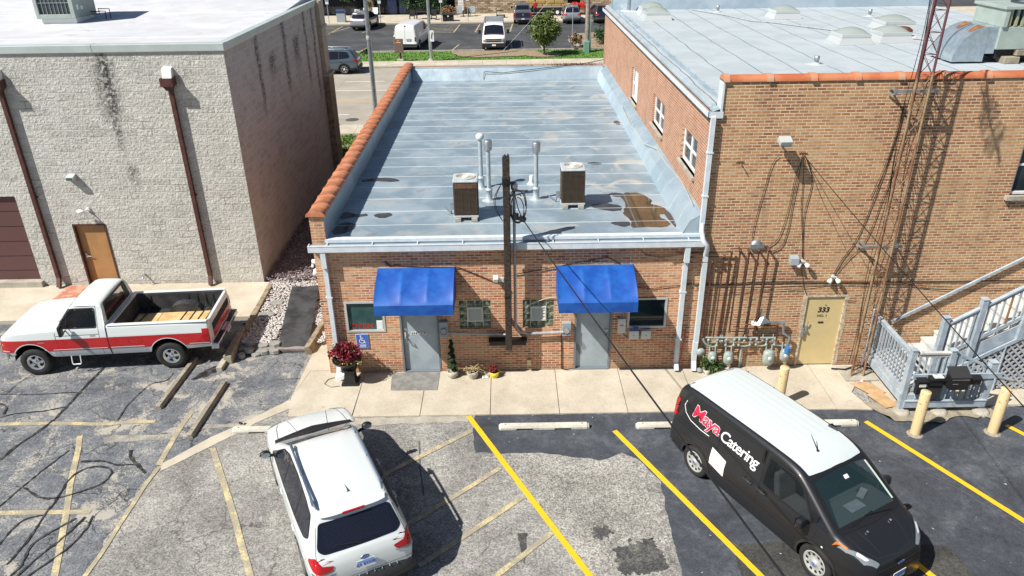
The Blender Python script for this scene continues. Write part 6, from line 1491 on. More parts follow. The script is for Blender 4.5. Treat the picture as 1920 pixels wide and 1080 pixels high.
def wheel(par, x, sg, yo, R_, w, rr, style, n=28):
    t = MB().lathe([(rr, sg * (yo - w)), (R_ - .03, sg * (yo - w)), (R_, sg * (yo - w + .03)), (R_, sg * (yo - .03)), (R_ - .022, sg * yo), (rr + .03, sg * (yo + .002)), (rr, sg * (yo - .015))], (x, 0, R_), n, 'y')
    wh = obj('wheel', t, m_tyre, par)
    fm = {'truck': m_chrome, 'van': m_cover, 'suv': m_alloy, 'plain': m_alloy}[style]
    d = yo - (.035 if style != 'truck' else .05)
    rim = MB().lathe([(rr + .004, sg * (yo - .01)), (rr - .012, sg * (yo + .002)), (rr - .035, sg * d), (rr * .45, sg * (d + .015)), (.055, sg * (d + .02)), (.05, sg * (d + .04)), (.001, sg * (d + .045))], (x, 0, R_), n, 'y')
    ns, f0, f1, wd = {'truck': (5, .45, .82, .55), 'van': (10, .62, .86, .45), 'suv': (5, .28, .90, .62), 'plain': (5, .3, .88, .6)}[style]
    hm = rim.mat(1)
    for k in range(ns):
        a0 = 2 * PI * k / ns; da = 2 * PI / ns * wd / 2; q = []
        for r_, s_ in ((rr * f0, -1), (rr * f1, -1), (rr * f1, 1), (rr * f0, 1)):
            aa = a0 + s_ * da * (.75 if r_ < rr * .5 else 1); q.append((x + r_ * math.cos(aa), sg * (d + .012 + (.006 if r_ < rr * .6 else -.0)), R_ + r_ * math.sin(aa)))
        hm.quad(*q)
    r1 = obj('rim', rim, [fm, m_under], wh)
    if style == 'van': obj('emblem', MB().lathe([(.028, sg * (d + .046)), (.001, sg * (d + .048))], (x, 0, R_), 12, 'y'), m_blue, r1)
    return wh
def wells(par, B, y_in=.5):
    for (x, z, R_) in B.S['arches']:
        for sg in (-1, 1):
            mb = MB(); yo = tab(B.S['w'], x) - .035
            ring = lambda y: [(x + (R_ + .01) * math.cos(PI * k / 14), sg * y, z + (R_ + .01) * math.sin(PI * k / 14)) for k in range(15)]
            mb.add(ring(y_in) + ring(yo), [(k, k + 1, 16 + k, 15 + k) for k in range(14)], True)
            mb.add(ring(y_in), [tuple(range(15))])
            obj('wheel_well', mb, m_under, par)
    xa = B.S['top'][0][0] + .15; xb = B.S['top'][-1][0] - .2
    z0 = B.S.get('floor', .22); xw = sorted(a[0] for a in B.S['arches']); R_ = B.S['arches'][0][2]
    ub = MB().box(xa, -.5, z0, xb, .5, z0 + .28)
    wv = tab(B.S['w'], 0) - .06
    ub.box(xw[0] + R_ + .02, -wv, z0 + .02, xw[1] - R_ - .02, wv, z0 + .2)
    obj('underbody', ub, m_under, par)
def arch_trim(par, B, m, w=.05, off=.008):
    mb = MB()
    for (x, z, R_) in B.S['arches']:
        for sg in (-1, 1):
            a0, a1 = B.S.get('arch_ang', (-8, 188))
            B.ribbon([(x + (R_ + w * .35) * math.cos(R(a0 + (a1 - a0) * k / 20)), z + (R_ + w * .35) * math.sin(R(a0 + (a1 - a0) * k / 20))) for k in range(21)], w, 'side', off, sg, mb=mb)
    obj('arch_trim', mb, m, par)
def seat(par, x, y, m, fwd=1):
    s_ = MB().obox((x, y, .62), (.50, .48, .14)).obox((x - .27, y, .92), (.13, .46, .62), Matrix.Rotation(R(-12), 3, 'Y')).obox((x - .36, y, 1.3), (.09, .24, .17), Matrix.Rotation(R(-12), 3, 'Y'))
    obj('seat', s_, m, par, bevel=.04)
def plate(par, x, y, z, rot, s, face=-1, tilt=0, name='number_plate', w=.305, h=.155, fg=None):
    Mx = Matrix.Rotation(rot, 3, 'Z') @ Matrix.Rotation(tilt, 3, 'X')
    P = lambda a, b, c: Vector((x, y, z)) + Mx @ Vector((a, c, b))
    o = obj(name, MB().obox((x, y, z), (w, .008, h), Mx), m_white, par)
    pb = MB().quad(P(-w / 2 + .01, h * .08, -.0045), P(w / 2 - .01, h * .08, -.0045), P(w / 2 - .01, h / 2 - .008, -.0045), P(-w / 2 + .01, h / 2 - .008, -.0045))
    obj('plate_sky_band', pb, M('plate_blue', (.22, .42, .72), .5), o)
    obj('lettering', text_mb(s, h * .52, lambda a, b: P(a, b - .008, -.006), bold=.003), fg or m_blue, o)
    return o

SUV = dict(cell=.045, top=[(-2.34, .55), (-2.335, .78), (-2.30, .95), (-2.235, 1.06), (-2.18, 1.10), (-1.86, 1.56), (-1.80, 1.625), (-1.66, 1.655), (-.7, 1.70), (-.05, 1.685), (.30, 1.61), (1.14, 1.145), (1.22, 1.10), (1.6, 1.06), (2.0, .97), (2.2, .86), (2.27, .70), (2.29, .5)],
    w=[(-2.36, .70), (-2.31, .80), (-2.15, .865), (-1.7, .90), (-1.2, .905), (1.4, .905), (1.85, .87), (2.08, .78), (2.22, .64), (2.29, .45)], belt=[(-2.34, .5), (-2.28, .9), (-1.9, 1.0), (1.0, .97), (1.5, .95), (2.0, .88), (2.29, .45)],
    sill=[(-2.34, .40), (-2.0, .30), (-1, .27), (1, .27), (2, .28), (2.29, .34)], tum=.42, rr=.10, crown=.035, arches=[(-1.335, .345, .395), (1.335, .345, .395)], rearx=-2.0, floor=.24)
DLO = [(1.06, 1.00), (.42, 1.46), (.08, 1.565), (-.6, 1.60), (-1.3, 1.575), (-1.62, 1.52), (-1.80, 1.20), (-1.62, 1.10), (-.9, 1.04), (0, 1.01)]
def clipx(poly, x0, x1):
    def cl(P, f, g):
        o = []
        for i in range(len(P)):
            a, b = P[i - 1], P[i]
            if f(a) != f(b):
                t = (g - a[0]) / (b[0] - a[0]); o.append((g, a[1] + t * (b[1] - a[1])))
            if f(b): o.append(b)
        return o
    return cl(cl(poly, lambda p: p[0] >= x0, x0), lambda p: p[0] <= x1, x1)
def build_suv(name, lab, loc, rot, paint_m, hi=True, grp=None, group=None, glass=None):
    t = thing(name, lab, 'SUV' if not grp else grp, loc, rot, group, local=True)
    S = dict(SUV); S['cell'] = .045 if hi else .10
    B = Body(S); gl = glass or m_tint
    bd = obj('body', B.cut(), paint_m, t)
    wells(t, B)
    arch_trim(t, B, m_plas, .075)
    cl = MB()
    for sg in (-1, 1):
        B.decal([(-.9, .27), (.9, .27), (.9, .36), (-.9, .36)], 'side', .008, sg, mb=cl)
        B.decal([(-2.2, .30), (-1.76, .30), (-1.76, .42), (-2.2, .50)], 'side', .009, sg, mb=cl)
    obj('sill_cladding', cl, m_plas, t)
    trim = MB(); gls = []
    for sg in (-1, 1):
        outer = rpoly(DLO, .06); B.decal(outer, 'side', .004, sg, mb=trim, g=.12)
        for a, b in ((-.02, 1.03), (-.98, -.07), (-1.80, -1.03)):
            P_ = clipx([(p[0] * .985 - .004, 1.3 + (p[1] - 1.3) * .90) for p in DLO], a, b)
            gls.append(B.decal(rpoly(P_, .03), 'side', .007, sg, g=.12))
    obj('window_trim', trim, m_blk, t)
    for g_ in gls: obj('side_window', g_, gl, t)
    ws = rpoly([(1.15, -.70), (1.15, .70), (.40, .60), (.34, .3), (.34, -.3), (.40, -.60)], .06)
    obj('windscreen', B.decal(ws, 'top', .006, g=.1), gl, t)
    obj('cowl', B.decal([(1.10, -.78), (1.30, -.76), (1.42, 0), (1.30, .76), (1.10, .78)], 'top', .005, g=.12), m_blk, t)
    rw = rpoly([(-.71, 1.17), (-.62, 1.10), (.62, 1.10), (.71, 1.17), (.60, 1.51), (-.60, 1.51)], .06)
    r_w = obj('rear_window', B.decal(rw, 'rear', .006, g=.08), gl, t)
    if hi:
        hl = MB()
        for k in range(13): B.ribbon([(-.56, 1.17 + k * .024), (.56, 1.17 + k * .024)], .003, 'rear', .008, mb=hl, seg=.1)
        obj('demister_line', hl, M('demister', (.03, .03, .06), .3), r_w)
        obj('wiper', B.ribbon([(0, 1.13), (.42, 1.19)], .018, 'rear', .02).cyl((-2.19, 0, 1.11), .02, .02, 8, 'x'), m_blk, r_w)
    obj('high_brake_light', MB().box(-1.925, -.19, 1.592, -1.89, .19, 1.622), m_tail, t, bevel=.006)
    sp = MB().grid(14, 4, lambda u, v: (-1.74 - .17 * v * (1 - .35 * abs(u * 2 - 1) ** 4), (u * 2 - 1) * (.58 - .03 * v), 1.655 - .035 * v - .02 * (u * 2 - 1) ** 2 - .002)).grid(14, 1, lambda u, v: (-1.74 - (.17 - .05 * v) * (1 - .35 * abs(u * 2 - 1) ** 4), (u * 2 - 1) * .55, 1.618 - .03 * v - .02 * (u * 2 - 1) ** 2))
    obj('spoiler', sp, paint_m, t)
    for sg in (-1, 1):
        tl = MB(); B.decal(rpoly([(sg * .54, .87), (sg * .80, .85), (sg * .83, 1.06), (sg * .77, 1.09), (sg * .69, .975), (sg * .50, .94)], .02), 'rear', .012, mb=tl, g=.04)
        B.decal([(-2.30, .84), (-2.02, .95), (-2.0, 1.0), (-2.2, 1.10), (-2.28, 1.06)], 'side', .010, sg, mb=tl, g=.05)
        obj('tail_light', tl, m_tail, t)
        obj('reversing_light', B.decal([(sg * .53, .83), (sg * .84, .78), (sg * .85, .82), (sg * .52, .86)], 'rear', .013), m_lens, t)
        obj('headlight', B.decal([(2.23, sg * .42), (2.10, sg * .80), (1.85, sg * .84), (2.02, sg * .62)], 'top', .010, g=.05), m_lens, t)
        rl = MB().tube([(.25, sg * .585, 1.655), (.12, sg * .60, 1.715), (-1.5, sg * .585, 1.71), (-1.68, sg * .56, 1.655)], [.016, .022, .022, .016], 8)
        for x in (.1, -.65, -1.5): rl.box(x - .07, sg * .59 - .02, 1.64, x + .07, sg * .59 + .02, 1.71)
        obj('roof_rail', rl, m_rail if hi else m_galv, t)
        mr = obj('mirror', MB().lathe([(.001, -.03), (.075, -.02), (.095, .02), (.08, .07), (.001, .09)], (.93, sg * 1.01, 1.06), 12, 'x', M=Matrix.Diagonal((1, 1.15, .75))), m_blk, t); obj('mirror_arm', MB().tube([(.93, sg * .86, 1.01), (.93, sg * .98, 1.02)], .03, 8), m_blk, mr)
        obj('mirror_glass', MB().lathe([(.078, 0), (.001, .002)], (.899, sg * 1.01, 1.06), 12, 'x', M=Matrix.Diagonal((1, 1.1, .74))), m_galvb if hi else m_tint, mr)
        for x in (.02, -1.0): obj('door_handle', MB().tube([(x, sg * .895, .90), (x, sg * .925, .905), (x - .16, sg * .925, .905), (x - .16, sg * .895, .90)], .012, 6), paint_m, t)
    sm_ = MB()
    for sg in (-1, 1):
        for pl in ([(1.02, .98), (.98, .4), (.93, .30)], [(-.05, 1.0), (-.05, .35)], [(-1.02, 1.02), (-.98, .75), (-.88, .55), (-.86, .35)], [(.93, .33), (-.86, .33)]): B.ribbon(pl, .007, 'side', .003, sg, mb=sm_, seg=.12)
        B.ribbon([(1.25, sg * .70), (1.7, sg * .66), (2.15, sg * .55)], .012, 'top', .003, mb=sm_, seg=.12); B.ribbon([(1.3, sg * .30), (2.1, sg * .42)], .010, 'top', .002, mb=sm_, seg=.12)
    B.ribbon([(-.78, .62), (-.80, .8), (-.74, 1.12), (-.62, 1.56)], .007, 'rear', .003, mb=sm_, seg=.1); B.ribbon([(.78, .62), (.80, .8), (.74, 1.12), (.62, 1.56)], .007, 'rear', .003, mb=sm_, seg=.1)
    B.ribbon([(-.78, .64), (.78, .64)], .007, 'rear', .003, mb=sm_); B.ribbon([(-1.74, -.6), (-1.78, 0), (-1.74, .6)], .007, 'top', .003, mb=sm_)
    obj('panel_gap', sm_, m_plas, t)
    bp = MB()
    bp.grid(16, 3, lambda u, v: (-2.30 - .12 * (math.sin(PI * u)) ** .35 + (.0 if v < .9 else .06) - .02 * math.sin(v * PI), (u * 2 - 1) * .86, .34 + v * .26))
    bp.grid(16, 1, lambda u, v: (-2.30 - .12 * (math.sin(PI * u)) ** .35 + .06 + v * .10, (u * 2 - 1) * (.86 - .04 * v), .60 + v * .01))
    obj('rear_bumper', bp, m_plas, t)
    if hi:
        br_ = MB()
        for k in range(9): br_.box(-2.39, -.52 + k * .13, .606, -2.30, -.505 + k * .13, .614)
        obj('bumper_rib', br_, m_galvb, t)
        plate(t, -2.355, 0, .83, R(-90), 'EA 83508', tilt=R(-6))
        em = obj('emblem', MB().lathe([(.085, -.0), (.08, -.012), (.001, -.014)], (-2.335, 0, .955), 24, 'x', M=Matrix.Diagonal((1, 1, .5))), m_chrome, t)
        obj('emblem_field', MB().lathe([(.074, -.0142), (.001, -.0145)], (-2.335, 0, .955), 24, 'x', M=Matrix.Diagonal((1, 1, .48))), m_blue, em)
        stt = MB()
        for (yy, zz, rr_) in ((-.035, .006, .012), (-.005, .014, .007), (.015, -.004, .007), (.035, .008, .007), (.045, -.010, .006), (.005, -.016, .006)): stt.lathe([(rr_, -.0155), (.001, -.016)], (-2.335, yy, .955 + zz), 6, 'x')
        obj('emblem_star', stt, m_chrome, em)
        obj('model_badge', B.ribbon([(.50, .775), (.62, .775)], .02, 'rear', .006), m_galv, t)
    obj('roof_fin', MB().add([(-1.35, 0, 1.70), (-1.5, .03, 1.665), (-1.5, -.03, 1.665), (-1.18, 0, 1.66), (-1.52, 0, 1.735)], [(3, 1, 4), (3, 4, 2), (1, 2, 4)], True), paint_m, t)
    for x in (-1.335, 1.335):
        for sg in (-1, 1): wheel(t, x, sg, .895, .345, .22, .225, 'suv', 28 if hi else 16)
    return t
build_suv('suv', 'pearl white SUV parked nose-in with tinted rear glass and silver roof rails, nearest the camera', (-3.46, -4.86, 0), R(115.7), p_white)

# --- black catering van
VAN = dict(cell=.045, top=[(-2.40, .42), (-2.395, .9), (-2.37, 1.3), (-2.32, 1.62), (-2.25, 1.75), (-2.05, 1.81), (-1, 1.84), (.3, 1.835), (.74, 1.79), (.98, 1.68), (1.70, 1.19), (1.78, 1.14), (2.08, 1.06), (2.33, .92), (2.43, .76), (2.46, .5)],
    w=[(-2.40, .80), (-2.33, .87), (-1.9, .912), (1.5, .915), (1.95, .88), (2.25, .76), (2.46, .56)], belt=[(-2.4, .40), (-2.35, .95), (0, .98), (1.3, 1.0), (1.8, .98), (2.2, .88), (2.46, .45)],
    sill=[(-2.4, .33), (-2.0, .26), (-1, .22), (1.2, .22), (2, .22), (2.46, .28)], tum=.155, rr=.10, crown=.03, arches=[(-1.53, .335, .39), (1.53, .335, .39)], rearx=-2.2, floor=.2)
vn = thing('delivery_van', 'matte black catering van with white roof and red and white lettering on its side', 'van', (5.20, -4.92, 0), R(-61.9), local=True)
B = Body(VAN)
dw = rpoly([(1.33, 1.06), (.98, 1.55), (.80, 1.63), (.20, 1.65), (.17, 1.10), (.24, 1.05), (1.0, 1.03)], .06); qw = rpoly([(1.66, 1.09), (1.40, 1.28), (1.39, 1.06)], .03)
wsv = rpoly([(1.72, -.74), (1.74, 0), (1.72, .74), (1.0, .66), (.975, 0), (1.0, -.66)], .06)
holes = [([(x * .97 + .02, 1.33 + (z - 1.33) * .93) for x, z in dw], 'side'), ([(1.34 + (x - 1.34) * .94, y * .94) for x, y in wsv], 'top')]
obj('body', B.cut(holes), p_black, vn); wells(vn, B); arch_trim(vn, B, m_plas, .045)
obj('roof_panel', B.decal(rpoly([(-2.22, -.60), (-2.1, -.67), (-1.0, -.685), (.3, -.675), (.92, -.645), (.95, -.35), (.96, 0), (.95, .35), (.92, .645), (.3, .675), (-1.0, .685), (-2.1, .67), (-2.22, .60)], .03), 'top', .004, g=.12), p_roofw, vn)
rb_ = MB()
for k in range(7): B.ribbon([(-2.0, -.5 + k * .166), (.3, -.5 + k * .166)], .03, 'top', .007, mb=rb_, seg=.2)
obj('roof_rib', rb_, M('roof_rib_shade', (.49, .55, .565), .4), vn)
sf = MB()
for x in (-1.9, -1.2, -.5, .2):
    for sg in (-1, 1): sf.cyl((x, sg * .70, tab(VAN['top'], x) - .055), .015, .02, 8)
obj('roof_bolt', sf, m_plas, vn)
for sg in (-1, 1):
    f = obj('side_window', B.decal(dw, 'side', .002, sg, g=.1), m_cglass, vn); obj('window_seal', B.ribbon(dw, .045, 'side', .007, sg, closed=True), m_blk, f)
    obj('quarter_window', B.decal(qw, 'side', .007, sg, g=.1), m_tint, vn)
    sm_ = MB()
    for pl in ([(1.45, 1.04), (1.40, .75), (1.08, .40), (1.02, .28)], [(.12, 1.66), (.13, .9), (.10, .28)], [(-.98, 1.66), (-.98, 1.0), (-.99, .7), (-1.08, .45), (-1.10, .28)], [(-.98, 1.66), (.12, 1.68)], [(-1.1, .29), (1.02, .29)], [(-2.2, .96), (-1.0, .965)], [(.1, .60), (1.1, .56)], [(-.95, .60), (.08, .60)]): B.ribbon(pl, .008, 'side', .004, sg, mb=sm_, seg=.1)
    obj('panel_gap', sm_, m_under, vn)
    obj('side_track', B.ribbon([(-2.2, 1.03), (-1.0, 1.03)], .03, 'side', .006, sg), m_blk, vn)
    for x in (-.02, .32): obj('door_handle', MB().tube([(x, sg * .90, .92), (x, sg * .935, .92), (x - .2, sg * .935, .925), (x - .2, sg * .90, .92)], .016, 7).cyl((x - .1, sg * .885, .92), .05, .02 * sg, 14, 'y'), m_plas, vn)
    mr = obj('mirror', MB().obox((1.25, sg * 1.07, 1.10), (.13, .19, .20), tz=sg * -.12), p_black, vn, bevel=.045)
    obj('mirror_arm', MB().tube([(1.25, sg * .86, 1.03), (1.25, sg * 1.0, 1.05)], .04, 8), m_plas, mr); obj('mirror_glass', MB().box(1.180, sg * 1.0, 1.03, 1.184, sg * 1.14, 1.17), m_tint, mr)
    hl = obj('headlight', B.decal(rpoly([(2.36, sg * .44), (2.38, sg * .52), (2.26, sg * .70), (2.0, sg * .825), (1.84, sg * .86), (2.0, sg * .79), (2.22, sg * .61)], .02), 'top', .008, g=.04), m_lens, vn)
    obj('turn_lens', B.decal([(2.02, sg * .80), (1.76, sg * .872), (1.80, sg * .845), (1.98, sg * .785)], 'top', .012, g=.04), m_amber, hl)
    obj('reflector', B.decal(rpoly([(2.27, sg * .60), (2.25, sg * .66), (2.12, sg * .75), (2.10, sg * .71)], .02), 'top', .013, g=.04), m_white, hl)
    obj('tail_light', B.decal([(sg * .74, 1.0), (sg * .86, 1.0), (sg * .82, 1.45), (sg * .74, 1.45)], 'rear', .012, g=.06), m_tail, vn)
    obj('tail_light_side', B.decal([(-2.36, 1.0), (-2.27, 1.0), (-2.22, 1.42), (-2.31, 1.42)], 'side', .010, sg, g=.05), m_tail, vn)
w_ = obj('windscreen', B.decal(wsv, 'top', .003, g=.08), m_cglassr, vn)
obj('windscreen_band', B.ribbon(wsv, .05, 'top', .008, closed=True), m_blk, w_)
obj('toll_tag', B.decal([(1.12, -.02), (1.12, .08), (1.18, .08), (1.18, -.02)], 'top', .006), m_white, w_)
obj('sun_strip', B.decal([(1.04, .60), (1.66, .66), (1.66, .70), (1.04, .65)], 'top', .006, g=.1), M('pale_reflective_trim', (.55, .65, .55), .3), w_)
obj('cowl', B.decal([(1.72, -.76), (1.80, -.70), (1.86, 0), (1.80, .70), (1.72, .76)], 'top', .007, g=.1), m_blk, vn)
obj('wiper', B.ribbon([(1.76, -.5), (1.70, .1)], .022, 'top', .02).tube([(1.8, .5, 1.15), (1.72, -.1, 1.21)], .01, 5), m_blk, vn)
hs = MB(); B.ribbon([(1.84, -.66), (2.1, -.62), (2.3, -.45), (2.36, 0), (2.3, .45), (2.1, .62), (1.84, .66)], .008, 'top', .003, mb=hs); B.ribbon([(1.86, .42), (2.28, .34)], .012, 'top', .002, mb=hs); B.ribbon([(1.86, -.42), (2.28, -.34)], .012, 'top', .002, mb=hs)
obj('bonnet_line', hs, m_plas, vn)
obj('washer_jet', MB().box(1.93, .27, 1.115, 1.97, .30, 1.125).box(1.93, -.30, 1.115, 1.97, -.27, 1.125), m_galv, vn)
gr = MB()
for k in range(3): B.ribbon([(-.52, .60 + k * .07), (.52, .60 + k * .07)], .02, 'front', .012, mb=gr)
obj('grille', B.decal(rpoly([(-.56, .55), (.56, .55), (.5, .80), (-.5, .80)], .04), 'front', .006), m_blk, vn); obj('grille_bar', gr, m_plas, vn)
eo = obj('emblem', MB().lathe([(.085, .02), (.08, .03), (.001, .032)], (2.43, 0, .76), 24, 'x', M=Matrix.Diagonal((1, 1, .42))), m_chrome, vn)
obj('emblem_field', MB().lathe([(.074, .033), (.001, .034)], (2.43, 0, .76), 24, 'x', M=Matrix.Diagonal((1, 1, .38))), m_blue, eo)
obj('emblem_script', text_mb('Ford', .05, lambda a, b: (2.4655, a, .76 + b), shear=.3), m_chrome, eo)
plate(vn, 2.475, 0, .50, R(90), 'FP 22917')
obj('front_bumper', MB().grid(14, 2, lambda u, v: (2.47 - .30 * abs(u * 2 - 1) ** 3, (u * 2 - 1) * .80, .28 + .2 * v)), m_plas, vn)
obj('rear_bumper', MB().grid(14, 2, lambda u, v: (-2.42 + .16 * abs(u * 2 - 1) ** 4, (u * 2 - 1) * .86, .32 + .24 * v)), m_plas, vn)
obj('high_brake_light', B.decal([(-.2, 1.70), (.2, 1.70), (.2, 1.74), (-.2, 1.74)], 'rear', .012), m_tail, vn)
obj('tow_cap', MB().lathe([(.02, -.003), (.001, -.006)], (1.62, -.918, .80), 10, 'y'), m_white, vn)
obj('antenna', MB().tube([(.62, -.12, 1.81), (.44, -.14, 2.05)], [.012, .005], 6).cyl((.62, -.12, 1.80), .025, .02, 8), m_blk, vn)
obj('roof_vent', MB().prism([(.22, .60), (.40, .64), (.24, .68)], 1.79, 1.86), m_tint, vn)
# livery on both sides, drawn rear to front on the kerb side
for sg in (-1,):
    def fit(word, x0, x1, z0, z1, hgt, bold):
        vs_, fs_ = text_geo(word, .4, bold=bold, shear=.25, spacing=.9); mn = min(p[0] for p in vs_); mx = max(p[0] for p in vs_)
        k = (x1 - x0) / (mx - mn)
        return (vs_, fs_), (lambda a, b: (x0 + (a - mn) * k, z0 + (z1 - z0) * (a - mn) / (mx - mn) + b * hgt))
    g_, f_ = fit('Maya', -1.80, -1.02, 1.42, 1.40, 1.0, .014); obj('livery_outline', B.text(g_, 'side', f_, sg, .0055), m_white, vn)
    g_, f_ = fit('Maya', -1.79, -1.03, 1.42, 1.40, 1.0, .004); obj('livery_lettering', B.text(g_, 'side', f_, sg, .009), M('livery_pink_red', (.75, .02, .07), .45), vn)
    g_, f_ = fit('Catering', -.97, .02, 1.36, 1.33, .85, .005); obj('livery_lettering', B.text(g_, 'side', f_, sg, .008), m_white, vn)
    obj('livery_dash', B.ribbon([(-2.02, 1.50), (-2.06, 1.38), (-1.98, 1.25), (-1.8, 1.17), (-1.5, 1.14), (-1.25, 1.15)], .018, 'side', .007, sg), m_white, vn)
    obj('livery_panel', B.decal([(-1.12, .62), (-.72, .56), (-.70, .93), (-1.10, 1.0)], 'side', .007, sg), m_white, vn)
m_seatg = M('charcoal_seat_fabric', (.05, .055, .06), .9); m_dash = M('dashboard_grey', (.05, .065, .07), .6)
for y in (-.38, .38): seat(vn, .55, y, m_seatg)
obj('dashboard', MB().prism([(1.60, .75), (1.02, .75), (1.0, .98), (1.15, 1.05), (1.68, 1.08)], -.8, .8, 'y'), m_dash, vn)
obj('steering_wheel', MB().tube([(.93 - .07 * math.sin(a * PI / 10), .38 + .18 * math.cos(a * PI / 10), 1.0 + .17 * math.sin(a * PI / 10)) for a in range(21)], .015, 6), m_blk, vn)
obj('cabin_floor', MB().box(-2.2, -.8, .45, 1.7, .8, .5).box(.05, -.82, .5, .10, .82, 1.7), m_under, vn)
obj('dash_paper', MB().box(1.3, -.1, 1.075, 1.5, .25, 1.08).obox((1.25, .45, 1.085), (.12, .3, .005), tz=.4), m_galvb, vn)
for x in (-1.53, 1.53):
    for sg in (-1, 1): wheel(vn, x, sg, .90, .335, .21, .225, 'van')

# --- two-tone pickup
TRK = dict(cell=.045, top=[(-2.90, .70), (-2.89, 1.24), (-2.86, 1.262), (-.68, 1.272), (-.66, 1.285), (-.625, 1.62), (-.60, 1.74), (-.52, 1.80), (.05, 1.825), (.32, 1.80), (.50, 1.71), (.96, 1.27), (1.06, 1.235), (1.7, 1.20), (2.25, 1.14), (2.40, 1.06), (2.46, .92), (2.48, .66)],
    w=[(-2.90, .965), (-2.8, .98), (1.9, .98), (2.3, .95), (2.48, .88)], belt=[(-2.9, .64), (-2.87, 1.19), (1.2, 1.19), (2.2, 1.09), (2.4, .98), (2.48, .6)],
    sill=[(-2.9, .55), (-1.2, .47), (1.1, .46), (2.48, .52)], tum=[(-2.9, .2), (-.7, .2), (-.6, .36), (.5, .36), (1.0, .25), (2.48, .2)], rr=.09, crown=[(-2.9, .002), (-.7, .002), (-.55, .03), (.5, .03), (1.1, .035), (2.48, .02)], arches=[(-1.665, .40, .46), (1.665, .40, .46)], rearx=-.63, floor=.42)
tk = thing('pickup_truck', 'two-tone white and red single-cab pickup with an open bed, parked by the block building', 'pickup truck', (-10.36, 1.22, 0), R(-176.2), local=True)
B = Body(TRK)
dwin = rpoly([(.93, 1.25), (.52, 1.62), (.42, 1.67), (-.36, 1.67), (-.37, 1.24)], .05)
rwin = rpoly([(-.73, 1.32), (.73, 1.32), (.63, 1.71), (-.63, 1.71)], .05)
wsc = rpoly([(.95, -.78), (.97, 0), (.95, .78), (.53, .66), (.50, 0), (.53, -.66)], .05)
holes = [([(x * .94 + .015, 1.45 + (z - 1.45) * .90) for x, z in dwin], 'side'), ([(y * .96, 1.515 + (z - 1.515) * .9) for y, z in rwin], 'rear')]
obj('body', B.cut(holes, bed=lambda c: c.z > 1.2 and abs(c.y) < .86 and -2.84 < c.x < -.70), p_twhite, tk)
wells(tk, B, .55)
def band(B, z0, z1, xr, xf, sg, off, R_=.482):
    xs = [xr + (xf - xr) * k / 150 for k in range(151)] + [c + s_ * R_ * math.cos(R(a)) for c in (-1.665, 1.665) for s_ in (-1, 1) for a in (33, 34.5, 38, 42)]
    xs.sort(); vs = []
    for x in xs:
        lo = z0
        for cx in (-1.665, 1.665):
            if abs(x - cx) < R_: lo = max(lo, .40 + math.sqrt(R_ ** 2 - (x - cx) ** 2))
        vs += [tuple(B.hit(x, lo + (z1 - lo) * r_ / 5, 'side', sg, off)) for r_ in range(6)]
    return MB().add(vs, [(a * 6 + b, a * 6 + b + 1, a * 6 + b + 7, a * 6 + b + 6) for a in range(len(xs) - 1) for b in range(5)], True)
